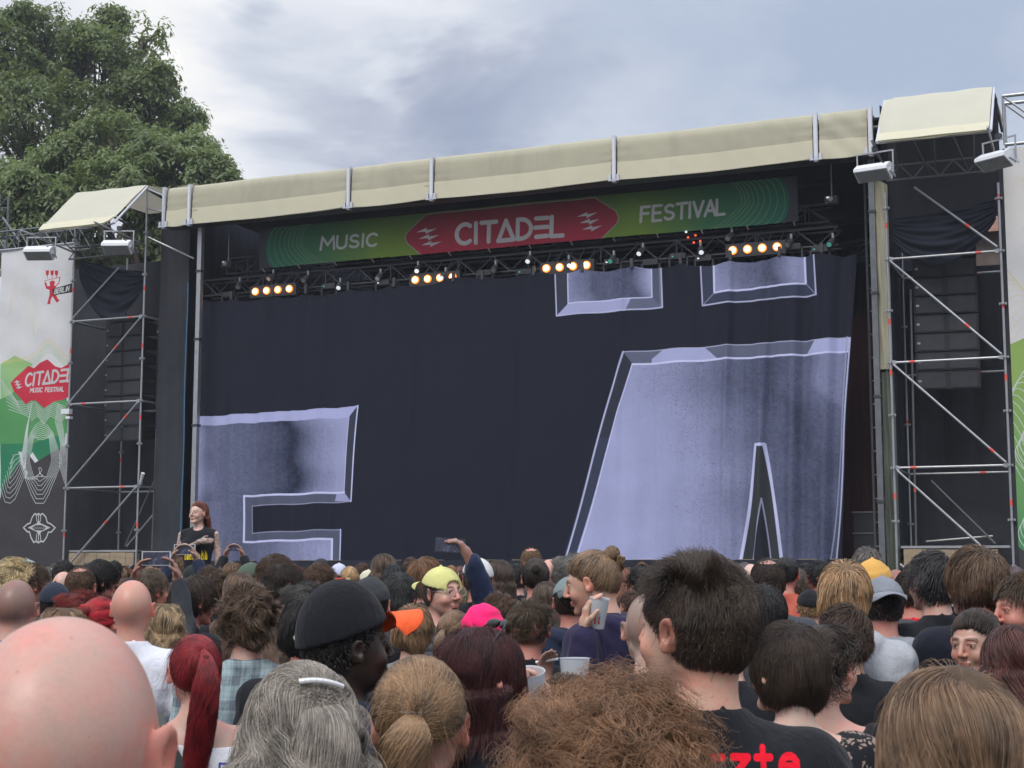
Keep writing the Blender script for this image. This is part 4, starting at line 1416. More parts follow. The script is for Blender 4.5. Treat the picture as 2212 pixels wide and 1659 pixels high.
def tree(label, x, y, h, lobes, nclump, leaf, mat, seed, group='chestnut trees behind the stage'):
    r = np.random.RandomState(seed)
    t = bpy.data.objects.new('chestnut_tree', None)
    COL.objects.link(t)
    t.location = (x, y, 0)
    tag(t, label, 'tree', group)
    m = MB()
    m.tube((0, 0, 0), (.2, 0, h * .35), .55, 10, .38)
    m.tube((.2, 0, h * .35), (0, .2, h * .8), .38, 8, .12)
    lb = np.array(lobes, float)
    for l in lb:
        a = Vector((.1, 0, h * r.uniform(.25, .5)))
        b = Vector(l[:3])
        mid = a.lerp(b, .5) + Vector((r.uniform(-.6, .6), r.uniform(-.6, .6), .5))
        m.tube(a, mid, .17, 7, .11); m.tube(mid, b, .11, 6, .04)
        for _ in range(7):
            d = Vector(r.normal(size=3)); d.normalize()
            e = b + Vector((d.x * l[3], d.y * l[3], d.z * l[4])) * .85
            m.tube(mid.lerp(b, r.uniform(.3, 1)), e, .045, 5, .012)
    m.build('trunk', bark, t, smooth=True)
    # clumps on the lobes' surfaces
    P, N = [], []
    vol = lb[:, 3] ** 2 + 1
    cnt = (nclump * vol / vol.sum()).astype(int)
    for l, c in zip(lb, cnt):
        d = r.normal(size=(c, 3)); d /= np.linalg.norm(d, axis=1)[:, None]
        rad = r.uniform(.30, 1.0, (c, 1)) ** .45
        bump = 1 + .26 * np.sin(d[:, :1] * 7 + l[0]) * np.sin(d[:, 2:] * 6 + l[2]) + .10 * np.sin(d[:, 1:2] * 13)
        p = l[:3] + d * rad * bump * np.array((l[3], l[3], l[4]))
        P.append(p); N.append(d)
    P = np.concatenate(P); N = np.concatenate(N)
    # hollows
    hol = np.array([l[:3] for l in lb])
    keep = (np.sin(P[:, 0] * 1.7 + 1) * np.sin(P[:, 2] * 1.9) * np.sin(P[:, 1] * 1.3 + 2) < .26) & (np.sin(P[:, 0] * 4.1 + 2 * np.sin(P[:, 2] * 1.3)) * np.sin(P[:, 2] * 4.7 + 1) < .55)
    P, N = P[keep], N[keep]
    n = len(P)
    # each clump: a drooping hand of leaflets
    K = 7
    ang = r.uniform(0, 6.28, (n, 1)) + np.arange(K) * 2 * np.pi / K * .9
    up = N * .6 + np.array((0, 0, .75)) + r.normal(size=(n, 3)) * .35
    up /= np.linalg.norm(up, axis=1)[:, None]
    a1 = np.cross(up, np.array((.3, .9, .1))); a1 /= np.linalg.norm(a1, axis=1)[:, None]
    a2 = np.cross(up, a1)
    L = leaf * r.uniform(.7, 1.25, (n, K, 1))
    dirs = a1[:, None] * np.cos(ang)[..., None] + a2[:, None] * np.sin(ang)[..., None] - up[:, None] * r.uniform(.05, .75, (n, K, 1))
    dirs /= np.linalg.norm(dirs, axis=2)[..., None]
    side = np.cross(dirs, up[:, None]); side /= np.linalg.norm(side, axis=2)[..., None] + 1e-6
    off = r.normal(size=(n, K, 3)) * leaf * .45
    c0 = P[:, None] + off
    v0 = c0
    v1 = c0 + dirs * L * .6 + side * L * .21
    v2 = c0 + dirs * L - np.array((0, 0, 1)) * L * .15
    v3 = c0 + dirs * L * .6 - side * L * .21
    V = np.stack([v0, v1, v2, v3], 2).reshape(-1, 3)
    F = np.arange(len(V)).reshape(-1, 4)
    o = mesh_obj('crown', V, F, mat, t, False)
    o['kind'] = 'stuff'
    return t


lm1 = leaf_mat('dark_chestnut_leaf', (.095, .13, .055), (.20, .26, .10))
lm2 = leaf_mat('pale_chestnut_leaf', (.13, .17, .085), (.26, .33, .145))


def WP(x, y, Y):
    """point that shows at (x, y) at the distance Y along the ground"""
    d = pixel_dir(x, y)
    return Vector((0, 0, CAM_H)) + d * (Y / d.y)


def lobes_from(base, lst, Y):
    out = []
    for (x, y, rr, dy) in lst:
        p = WP(x, y, Y + dy)
        k = (Y + dy) / FPX
        out.append((p.x - base[0], p.y - base[1], p.z, rr * k, rr * k * .8))
    return out


bx = WP(150, 1200, 56)
tree('tall dark chestnut tree at the upper left rising behind the left tower', bx.x, 56, 20,
     lobes_from((bx.x, 56), [(10, 100, 90, 0), (95, 70, 75, 1), (170, 90, 60, 0), (120, 130, 90, 1), (235, 115, 80, 0), (240, 45, 45, 1), (60, 240, 120, -1), (190, 250, 115, 0), (290, 210, 95, 0), (345, 260, 70, 1), (300, 330, 105, 0),
                              (365, 330, 60, 0), (310, 80, 55, 0), (-60, 170, 120, 0), (120, 400, 120, 1), (-40, 380, 110, 0), (30, 30, 40, 0), (345, 170, 50, 0), (400, 250, 45, 0)], 56), 13500, .235, lm1, 3)
bx = WP(330, 1200, 47)
tree('paler chestnut tree with a wide low crown just above the left canopy', bx.x, 47, 15,
     lobes_from((bx.x, 47), [(235, 300, 75, 0), (330, 350, 85, 0), (160, 340, 70, 0), (420, 330, 62, 1), (455, 360, 50, 0), (100, 380, 75, 0), (260, 400, 95, -1), (400, 400, 80, 0), (480, 400, 50, 0), (20, 400, 65, -1),
                              (60, 450, 70, -1), (150, 440, 80, -1), (350, 450, 80, 0), (180, 520, 70, 0), (260, 530, 70, 0), (340, 530, 70, 0), (100, 530, 60, 0), (20, 540, 60, 0)], 47), 12500, .20, lm2, 5)
bx = WP(30, 1200, 43)
tree('light green chestnut branches low at the left edge behind the truss mast', bx.x, 43, 12,
     lobes_from((bx.x, 43), [(60, 400, 50, 0), (110, 440, 40, 0), (10, 440, 50, 0), (90, 480, 45, 0), (20, 520, 50, 0)], 43), 3000, .19, lm2, 9)


# ================================================================== PEOPLE
# A figure is drawn as one smooth distance field (skull, face, neck, torso, arms with hands, legs) and its skin is taken off as ONE mesh;
# shirt and trousers come off the same field, a little outside it.
PIV = np.array((0, -.025, 1.50))            # where the head turns on the neck
SC = np.array((0, -.012, 1.655)); SR = np.array((.0765, .098, .0955))     # skull


def rotm(yaw=0, pitch=0, roll=0):
    return np.array(Euler((pitch, roll, yaw), 'XYZ').to_matrix())


class Field:
    def __init__(s, xs, ys, zs):
        s.x, s.y, s.z = [np.asarray(a, np.float32) for a in (xs, ys, zs)]
        s.F = np.full((len(xs), len(ys), len(zs)), 1.0, np.float32)

    def sub(s, lo, hi):
        i0, i1 = np.searchsorted(s.x, lo[0]), np.searchsorted(s.x, hi[0])
        j0, j1 = np.searchsorted(s.y, lo[1]), np.searchsorted(s.y, hi[1])
        k0, k1 = np.searchsorted(s.z, lo[2]), np.searchsorted(s.z, hi[2])
        return (slice(i0, i1), slice(j0, j1), slice(k0, k1)), s.x[i0:i1, None, None], s.y[None, j0:j1, None], s.z[None, None, k0:k1]

    def put(s, sl, d, k, op):
        if d.size == 0:
            return
        a = s.F[sl]
        if op == 'u':
            h = np.clip(.5 + .5 * (a - d) / k, 0, 1)
            s.F[sl] = a + (d - a) * h - k * h * (1 - h)
        elif op == 's':
            d = -d
            h = np.clip(.5 - .5 * (a - d) / k, 0, 1)
            s.F[sl] = a + (d - a) * h + k * h * (1 - h)

    def cone(s, a, b, ra, rb, k=.015, op='u', sx=1.0):
        a = np.asarray(a, float); b = np.asarray(b, float)
        m = max(ra, rb) + k + .02
        sl, X, Y, Z = s.sub(np.minimum(a, b) - m, np.maximum(a, b) + m)
        d = b - a
        L = float(d @ d) + 1e-9
        t = np.clip(((X - a[0]) * d[0] + (Y - a[1]) * d[1] + (Z - a[2]) * d[2]) / L, 0, 1)
        q = np.sqrt((X - a[0] - t * d[0]) ** 2 + (Y - a[1] - t * d[1]) ** 2 + (Z - a[2] - t * d[2]) ** 2)
        s.put(sl, q - (ra + t * (rb - ra)), k, op)

    def ell(s, c, r, k=.015, op='u', M=None):
        c = np.asarray(c, float); r = np.asarray(r, float)
        m = r.max() + k + .02
        sl, X, Y, Z = s.sub(c - m, c + m)
        X, Y, Z = X - c[0], Y - c[1], Z - c[2]
        if M is not None:      # rotate the point into the ellipsoid's frame
            W = M.T
            X, Y, Z = (W[0, 0] * X + W[0, 1] * Y + W[0, 2] * Z, W[1, 0] * X + W[1, 1] * Y + W[1, 2] * Z, W[2, 0] * X + W[2, 1] * Y + W[2, 2] * Z)
        k0 = np.sqrt((X / r[0]) ** 2 + (Y / r[1]) ** 2 + (Z / r[2]) ** 2)
        k1 = np.sqrt((X / r[0] ** 2) ** 2 + (Y / r[1] ** 2) ** 2 + (Z / r[2] ** 2) ** 2) + 1e-9
        s.put(sl, k0 * (k0 - 1) / k1, k, op)

    def mesh(s):
        F, x, y, z = s.F, s.x, s.y, s.z
        ins = F < 0
        c = ins[:-1, :-1, :-1].astype(np.int8)
        tot = np.zeros(c.shape, np.int8)
        for a in (0, 1):
            for b in (0, 1):
                for d in (0, 1):
                    tot += ins[a:ins.shape[0] - 1 + a, b:ins.shape[1] - 1 + b, d:ins.shape[2] - 1 + d]
        I, J, K = np.nonzero((tot > 0) & (tot < 8))
        idx = np.full(tot.shape, -1, np.int32)
        idx[I, J, K] = np.arange(len(I))
        acc = np.zeros((len(I), 3)); cnt = np.zeros(len(I))
        ax = (x, y, z)
        for d in range(3):
            for p in (0, 1):
                for q in (0, 1):
                    o0 = [0, 0, 0]; o1 = [0, 0, 0]
                    e = [i for i in range(3) if i != d]
                    o0[e[0]] = o1[e[0]] = p; o0[e[1]] = o1[e[1]] = q; o1[d] = 1
                    f0 = F[I + o0[0], J + o0[1], K + o0[2]]; f1 = F[I + o1[0], J + o1[1], K + o1[2]]
                    ok = (f0 < 0) != (f1 < 0)
                    t = np.where(ok, f0 / np.where(ok, f0 - f1, 1), 0)
                    P = np.stack([x[I + o0[0]], y[J + o0[1]], z[K + o0[2]]], 1)
                    n_ = [I, J, K][d]
                    P[:, d] += t * (ax[d][n_ + 1] - ax[d][n_])
                    acc += P * ok[:, None]; cnt += ok
        V = acc / cnt[:, None]
        fs = []
        for d in range(3):
            sl0 = [slice(1, -1)] * 3; sl1 = [slice(1, -1)] * 3
            sl0[d] = slice(0, -1); sl1[d] = slice(1, None)
            a = ins[tuple(sl0)]; b = ins[tuple(sl1)]
            for flip, msk in ((0, a & ~b), (1, b & ~a)):
                Q = np.nonzero(msk)
                ijk = [Q[0], Q[1], Q[2]]
                e = [i for i in range(3) if i != d]
                for i in e:
                    ijk[i] = ijk[i] + 1
                def cell(p, q):
                    c3 = [v.copy() for v in ijk]
                    c3[e[0]] = c3[e[0]] - p; c3[e[1]] = c3[e[1]] - q
                    return idx[c3[0], c3[1], c3[2]]
                quad = np.stack([cell(1, 1), cell(0, 1), cell(0, 0), cell(1, 0)], 1)
                if flip ^ (d == 1):
                    quad = quad[:, ::-1]
                fs.append(quad)
        Fq = np.concatenate(fs)
        Fq = Fq[(Fq >= 0).all(1)]
        # one light smoothing pass
        nb = np.zeros_like(V); nc = np.zeros(len(V))
        for a, b in ((0, 1), (1, 2), (2, 3), (3, 0)):
            for p, q in ((a, b), (b, a)):
                np.add.at(nb, Fq[:, p], V[Fq[:, q]]); np.add.at(nc, Fq[:, p], 1)
        V = V * .6 + nb / np.maximum(nc, 1)[:, None] * .4
        return V, Fq


def axis(segs):
    out = [segs[0][0]]
    for a, b, st in segs:
        n = max(1, int(round((b - a) / st)))
        out += list(a + (b - a) * (np.arange(n) + 1) / n)
    return out


def sway(V, amp, f, seed=0.0):
    """smooth folds pushed into cloth"""
    x, y, z = V[:, 0], V[:, 1], V[:, 2]
    n = np.sin(x * f + z * f * .7 + seed) * np.sin(z * f * 1.3 - y * f + seed * 2) + .5 * np.sin(x * f * 2.1 - z * f * 1.7 + seed * 3) * np.sin(y * f * 2 + seed)
    c = V.mean(0)
    d = V - np.array((0, c[1], 0)); d[:, 2] = 0
    d /= np.linalg.norm(d, axis=1)[:, None] + 1e-6
    return V + d * (amp * (n + .75))[:, None]


def arm_points(side, pose):
    """shoulder, elbow, wrist, hand direction, palm normal for a named or explicit pose; side -1 left, +1 right"""
    s = side
    sh = np.array((.178 * s, -.015, 1.40))
    if pose == 'down':
        return sh, np.array((.225 * s, -.03, 1.11)), np.array((.235 * s, .04, .86)), np.array((0, .15, -1.)), np.array((s, 0, 0.))
    if pose == 'front':
        return sh, np.array((.235 * s, .02, 1.12)), np.array((.12 * s, .23, 1.18)), np.array((-s * .7, .6, .1)), np.array((0, .3, -1.))
    if pose == 'cross':
        return sh, np.array((.235 * s, .06, 1.13)), np.array((-.02 * s, .20, 1.16 + .02 * s)), np.array((-s, .05, .05)), np.array((0, 1, 0.))
    e, w, h, n = pose
    return sh, np.array(e, float), np.array(w, float), np.array(h, float), np.array(n, float)


def add_hand(F, wr, hd, pn, side, grip=.35, k=.008, fingers=True):
    """palm, four unequal bent fingers, a thumb leaving the side of the palm"""
    h = hd / np.linalg.norm(hd)
    n = pn - h * (pn @ h); n /= np.linalg.norm(n)            # out of the palm
    u = np.cross(h, n) * side                                 # towards the thumb
    F.cone(wr, wr + h * .045, .024, .026, .012)
    for t in (-1.2, -.4, .4, 1.2):
        F.cone(wr + h * .03 + u * t * .010, wr + h * .088 + u * t * .0165, .016, .0125, k)
    L = (.066, .076, .072, .056)
    for i, t in enumerate((1.35, .45, -.45, -1.35)):
        p = wr + h * .088 + u * t * .0165
        d = h
        for j in range(3):
            a = grip * (.8, 1.2, .8)[j]
            d2 = d * math.cos(a) + n * math.sin(a)
            n = n * 1.0
            q = p + d2 * L[i] * (.45, .32, .25)[j]
            F.cone(p, q, (.0098, .0088, .0080)[j], (.0088, .0080, .0066)[j], .004)
            p, d = q, d2 / np.linalg.norm(d2)
    p = wr + h * .03 + u * .024
    q = p + h * .030 + u * .026 + n * .014
    F.cone(p, q, .0135, .0115, .008)
    F.cone(q, q + h * .028 + u * .006 + n * .014 * (1 + grip), .0112, .0088, .004)


def head_field(F, M, sex='m', ears=True, beard=0.0, slim=0.0):
    def T(p):
        return PIV + M @ (np.asarray(p, float) - PIV)
    def E(c, r, k=.015, op='u', A=None):
        F.ell(T(c), r, k, op, M if A is None else M @ A)
    def C(a, b, ra, rb, k=.012, op='u'):
        F.cone(T(a), T(b), ra, rb, k, op)
    E(SC, SR, .01)
    E((0, -.035, 1.645), (.071, .078, .078), .02)
    jw = .058 if sex == 'm' else .053
    E((0, .028, 1.615), (jw + .005, .064, .080), .03)
    E((0, .035, 1.575), (jw - .004, .050, .052), .025)
    for s in (-1, 1):
        C((s * (jw - .012), -.005, 1.585), (s * .018, .070, 1.542), .017, .014, .02)
        E((s * .040, .068, 1.603), (.020, .020, .022), .018)
        C((s * .008, .0905, 1.664), (s * .045, .075, 1.662), .0075 if sex == 'm' else .0055, .007, .010)
    C((-.012, .082, 1.538), (.012, .082, 1.538), .013, .013, .018)
    C((0, .094, 1.655), (0, .116, 1.612), .0085, .0105, .010)
    for s in (-1, 1):
        E((s * .011, .103, 1.607), (.0085, .011, .0075), .006)
    for s in (-1, 1):
        E((s * .033, .104, 1.641), (.019, .016, .0115), .010, 's')
        E((s * .032, .0775, 1.641), (.0135, .0135, .0125), .002)
        C((s * .021, .088, 1.648), (s * .044, .082, 1.646), .0045, .0045, .004)
        C((s * .022, .087, 1.633), (s * .043, .081, 1.634), .0035, .0035, .004)
    C((-.018, .0925, 1.579), (.018, .0925, 1.579), .0055, .0055, .005)
    C((-.008, .097, 1.580), (.008, .097, 1.580), .0055, .0055, .004)
    C((-.013, .0940, 1.569), (.013, .0940, 1.569), .0066, .0066, .005)
    if ears:
        for s in (-1, 1):
            A = np.array(Euler((R(-12), R(8 * s), R(-24 * s))).to_matrix())
            E((s * .083, -.004, 1.632), (.0075, .0195, .0320), .006, 'u', A)
            C((s * .073, -.002, 1.635), (s * .082, -.004, 1.625), .012, .010, .008)
            E((s * .0925, .000, 1.636), (.0065, .0105, .0185), .003, 's', A)
            E((s * .087, .002, 1.610), (.006, .010, .011), .005, 'u', A)
    # neck follows the turned head
    r = .051 if sex == 'm' else .044
    F.cone(T((0, -.030, 1.60)), (0, -.028, 1.47), r, r + .003, .022)
    F.cone(T((0, -.005, 1.56)), (0, -.005, 1.455), r - .012, r - .006, .022)
    F.cone((0, -.03, 1.48), (0, -.03, 1.40), r + .004, r + .016, .03)
    if beard:
        C((-.03, .06, 1.56), (.03, .06, 1.56), .026 + beard, .026 + beard, .02)


def torso_field(F, sex, o=0.0, k=.05, heavy=0.0):
    w = 1.0 if sex == 'm' else .88
    F.ell((0, -.005, 1.27), (.158 * w + o, .112 + o + heavy * .3, .200 + o), k)
    F.cone((-.125 * w, -.018, 1.375), (.125 * w, -.018, 1.375), .062 + o, .062 + o, k)
    for s in (-1, 1):
        F.cone((s * .03, -.034, 1.455), (s * .155 * w, -.022, 1.405), .036 + o, .044 + o, .035)
        F.ell((s * .172 * w, -.018, 1.385), (.052 + o, .056 + o, .060 + o), .04)
        F.ell((s * .075 * w, .062, 1.30), (.07 + o, (.045 if sex == 'm' else .065) + o, .058 + o), .04)
        F.ell((s * .075 * w, -.07, 1.33), (.075 + o, .045 + o, .10 + o), .04)
    F.ell((0, .008 + heavy * .3, 1.07), (.138 * (w if sex == 'm' else .95) + o + heavy, .100 + o + heavy, .17 + o), .06)
    F.ell((0, -.005, .93), (.158 + o + (0 if sex == 'm' else .012), .112 + o, .12 + o), .06)


BODY_CACHE = {}


def make_body(key, sex='m', head=(0, 0, 0), arms=('down', 'down'), sleeve='short', beard=0.0, hood=0, collar=False, res=1, off=0.0, heavy=0.0, neck='crew', grip=.35, legs=True, bunny=None):
    """returns (skin, shirt, trousers) as (verts, faces); cached so alike figures share their meshes"""
    ck = repr((sex, head, arms, sleeve, beard, hood, collar, res, off, heavy, neck, grip, legs))
    if ck in BODY_CACHE:
        return BODY_CACHE[ck]
    M = rotm(*head)
    A = [arm_points(-1, arms[0]), arm_points(1, arms[1])]
    wide = 0
    pts = np.array([p for a in A for p in (a[1], a[2], a[2] + a[3] / np.linalg.norm(a[3]) * .2)])
    lo = np.minimum(pts.min(0) - .06, (-.31, -.2, 0)); hi = np.maximum(pts.max(0) + .06, (.31, .2, 1.79))
    fh, fb = ((.0062, .016), (.0048, .014), (.0036, .013))[res]
    if hi[2] > 1.80 or res == 2:
        pass
    handfine = any(not isinstance(a, str) for a in arms)
    hs = .0085 if handfine else fb
    F = Field(axis([(lo[0], -.115, hs), (-.115, .115, fh), (.115, hi[0], hs)]),
              axis([(lo[1], -.135, fb), (-.135, .135, fh), (.135, hi[1], hs if handfine else fb)] if hi[1] > .2 or 1 else []),
              axis([(-.01, 1.0, .03), (1.0, 1.40, hs if handfine and pts[:, 2].min() < 1.4 and pts[:, 2].max() < 1.9 else fb), (1.40, 1.50, .009), (1.50, 1.79, fh)] + ([(1.79, hi[2], .0085)] if hi[2] > 1.80 else [])))
    head_field(F, M, sex, True, beard)
    torso_field(F, sex, 0, .05, heavy)
    for s, a in zip((-1, 1), A):
        F.cone(a[0], a[1], .044, .036, .03)
        F.cone(a[1], a[2], .036, .024, .012)
        F.cone(a[1], a[1] + (a[2] - a[1]) * .4, .036, .037, .012)
        add_hand(F, a[2], a[3], a[4], s, grip)
    if legs == 'ride':
        for s in (-1, 1):
            F.cone((s * .09, 0, .90), (s * .15, .15, .86), .085, .075, .04)
            F.cone((s * .15, .12, .86), (s * .14, .17, .60), .07, .05, .04)
    elif legs:
        for s in (-1, 1):
            F.cone((s * .09, 0, .92), (s * .10, .01, .50), .086, .056, .04)
            F.cone((s * .10, .01, .50), (s * .105, -.02, .10), .056, .036, .02)
            F.ell((s * .10, -.015, .36), (.05, .055, .12), .02)
            F.cone((s * .105, -.03, .05), (s * .125, .13, .035), .04, .032, .02)
    skin = F.mesh()
    # shirt or jacket
    o = .0125 + off
    fs_, zc_ = .0125, .0105
    slo = np.minimum(pts.min(0) - .08, (-.33, -.24, .8)); shi = np.maximum(pts.max(0) + .08, (.33, .24, 1.62))
    if sleeve in ('short', 'none'):
        slo = np.array((-.34, -.24, .8)); shi = np.array((.34, .24, 1.62 if max(a[1][2] for a in A) < 1.5 else 1.75))
    F = Field(axis([(slo[0], shi[0], fs_)]), axis([(slo[1], shi[1], fs_)]), axis([(slo[2], 1.25, .018), (1.25, shi[2], zc_)]))
    torso_field(F, sex, o, .05, heavy)
    for s, a in zip((-1, 1), A):
        if sleeve == 'none':
            F.ell((s * .225, -.015, 1.37), (.052, .09, .11), .012, 's')
            continue
        ro = o + .006
        if sleeve == 'short':
            F.cone(a[0], a[0] + (a[1] - a[0]) * .55, .046 + ro, .044 + ro, .03)
        else:
            F.cone(a[0], a[1], .046 + ro, .040 + ro, .03)
            F.cone(a[1], a[1] + (a[2] - a[1]) * .92, .040 + ro, .028 + ro, .02)
    if hood:
        for k in range(9):
            t = -1.9 + 3.8 * k / 8
            t2 = -1.9 + 3.8 * (k + 1) / 8
            pa = (.095 * math.sin(t), -.035 - .085 * math.cos(t), 1.475 - .02 * math.cos(t))
            pb = (.095 * math.sin(t2), -.035 - .085 * math.cos(t2), 1.475 - .02 * math.cos(t2))
            F.cone(pa, pb, .030 + .010 * math.cos(t * .6), .030 + .010 * math.cos(t2 * .6), .015)
        if hood > 1:
            F.ell((0, -.115, 1.395), (.105, .045, .085), .03)
    if collar:
        for k in range(10):
            t = -2.3 + 4.6 * k / 10; t2 = -2.3 + 4.6 * (k + 1) / 10
            F.cone((.066 * math.sin(t), -.028 - .062 * math.cos(t), 1.487), (.066 * math.sin(t2), -.028 - .062 * math.cos(t2), 1.487), .017, .017, .008)
    nr = .058 if sex == 'm' else .050
    if neck == 'crew':
        F.cone((0, -.030, 1.40), (0, -.028, 1.478), nr + .012, nr + .009, .02)
        F.cone((0, -.024, 1.545), (0, .005, 1.80), nr + .006, nr + .06, .004, 's')
        F.ell((0, .045, 1.50), (.058, .075, .050), .01, 's')
        for k in range(16):
            t = k / 16 * 2 * math.pi; t2 = (k + 1) / 16 * 2 * math.pi
            rr = nr + .009
            P_ = [(rr * math.sin(q), -.020 - rr * math.cos(q) * 1.05, 1.482 + .006 * math.cos(q) - .034 * (1 - math.cos(q)) * .5) for q in (t, t2)]
            if not (hood or collar):
                F.cone(P_[0], P_[1], .0065, .0065, .004)
    elif neck == 'wide':
        F.ell((0, -.03, 1.50), (.135, .16, .095), .01, 's')
    elif neck == 'shoulder':
        F.ell((.05, -.03, 1.49), (.19, .17, .105), .01, 's')
    F.F = np.maximum(F.F, (.86 - F.z)[None, None, :])
    V, Q = F.mesh()
    V = sway(V, .0050, 15, len(ck) % 7)
    V = sway(V, .0022, 41, len(ck) % 5)
    shirt = (V, Q)
    tr = None
    if legs == 'ride':
        F = Field(axis([(-.30, .30, .014)]), axis([(-.18, .30, .014)]), axis([(.5, 1.04, .016)]))
        F.ell((0, -.005, .92), (.175, .125, .11), .04)
        for s in (-1, 1):
            F.cone((s * .09, 0, .90), (s * .15, .15, .86), .098, .088, .03)
            F.cone((s * .15, .12, .86), (s * .14, .17, .60), .085, .065, .03)
        tr = F.mesh()
    elif legs:
        if 'trousers' not in BODY_CACHE:
            F = Field(axis([(-.24, .24, .016)]), axis([(-.18, .20, .016)]), axis([(.02, 1.06, .025)]))
            F.ell((0, -.005, .93), (.180, .130, .13), .04)
            for s in (-1, 1):
                F.cone((s * .09, 0, .90), (s * .10, .01, .50), .102, .076, .03)
                F.cone((s * .10, .01, .50), (s * .105, -.02, .08), .076, .062, .03)
            F.F = np.maximum(F.F, np.maximum(.07 - F.z, F.z - 1.0)[None, None, :])
            V, Q = F.mesh()
            BODY_CACHE['trousers'] = (sway(V, .005, 14), Q)
        tr = BODY_CACHE['trousers']
    BODY_CACHE[ck] = (skin, shirt, tr, M, A, ck)
    return BODY_CACHE[ck]


def skin_colours(V, M, nape=0.0, buzz=0.0, beard=0.0, brows=.7, lips=.4, dark=False):
    """what the skin itself is coloured like: lips, brows, lashes, iris, stubble, warmer ears and hands; as a tint"""
    P = (V - PIV) @ M + PIV         # into the head's frame
    n = len(V)
    c = np.ones((n, 3))

    def blob_(p, r, col, w=1.0, soft=.3):
        d = np.sqrt((((P - np.array(p)) / np.array(r)) ** 2).sum(1))
        k = np.clip((1 + soft - d) / soft, 0, 1)[:, None] * w
        np.copyto(c, c * (1 - k) + np.array(col) * k)
    hd = P[:, 2] > 1.47
    for s in (-1, 1):
        blob_((s * .085, -.004, 1.632), (.014, .026, .036), (1.12, .72, .66), .85)
        blob_((s * .045, .085, 1.60), (.022, .03, .02), (1.08, .82, .80), .6, .8)
    blob_((0, .115, 1.61), (.016, .02, .016), (1.08, .80, .76), .6, .6)
    blob_((0, .10, 1.575), (.023, .014, .0125), (.95, .52, .52), lips + .3)
    if buzz:
        zl = np.interp(P[:, 1], [-.12, -.03, .02, .05, .09], [1.565, 1.585, 1.635, 1.665, 1.705])
        k = (np.clip((P[:, 2] - zl + .01) / .035, 0, 1) * buzz)[:, None] * (P[:, 2] > 1.5)[:, None]
        c = c * (1 - k) + np.array((.34, .32, .32)) * k
    if nape:        # hair fading into stubble round the hairline
        zl = np.interp(P[:, 1], [-.12, -.03, .02, .05, .09], [1.545, 1.565, 1.615, 1.655, 1.70])
        k = (np.clip((P[:, 2] - zl) / .03, 0, 1) * nape)[:, None] * (P[:, 2] > 1.5)[:, None]
        c = c * (1 - k) + np.array((.36, .33, .32)) * k
    if beard:
        k = np.clip((1.600 - P[:, 2]) / .012, 0, 1) * np.clip((P[:, 2] - 1.515) / .01, 0, 1) * np.clip((P[:, 1] - .0) / .03, 0, 1)
        m = np.clip(1 - np.abs(P[:, 2] - 1.592) / .007, 0, 1) * (P[:, 1] > .085) * (np.abs(P[:, 0]) < .028)
        lip = np.exp(-((P[:, 2] - 1.575) / .009) ** 2) * (np.abs(P[:, 0]) < .024) * (P[:, 1] > .085)
        k = (np.clip(k + m, 0, 1) * (1 - lip) * beard)[:, None]
        c = c * (1 - k) + np.array((.25, .2, .18)) * k
    if dark:        # tattooed arms
        k = np.clip((np.abs(V[:, 0]) - .155) / .02, 0, 1) * (V[:, 2] < 1.42)
        k = np.maximum(k, (V[:, 1] > .13) & (V[:, 2] < 1.45))
        n_ = np.sin(V[:, 0] * 90 + 3 * np.sin(V[:, 2] * 60)) * np.sin(V[:, 2] * 80 + 2 * np.sin(V[:, 1] * 70)) 
        k = (k * np.where(n_ > -.1, .9, .3))[:, None]
        c = c * (1 - k) + np.array((.36, .46, .50)) * k
    for s in (-1, 1):
        blob_((s * .034, .088, 1.6655), (.020, .02, .0045), (.28, .22, .2), brows, .5)
        blob_((s * .033, .090, 1.641), (.0135, .012, .0075), (.62, .52, .5), .6, .5)
        blob_((s * .032, .0905, 1.6405), (.0115, .007, .0055), (1.15, 1.35, 1.5), .85, .3)
        blob_((s * .032, .0915, 1.6405), (.0052, .006, .0052), (.10, .09, .08), 1, .3)
        blob_((s * .033, .090, 1.6475), (.0145, .012, .0028), (.2, .16, .15), .8, .5)
    return c


def colour_attr(me, c):
    at = me.color_attributes.new('tint', 'FLOAT_COLOR', 'POINT')
    q = np.ones((len(me.vertices), 4), np.float32)
    q[:, :3] = c
    at.data.foreach_set('color', q.ravel())


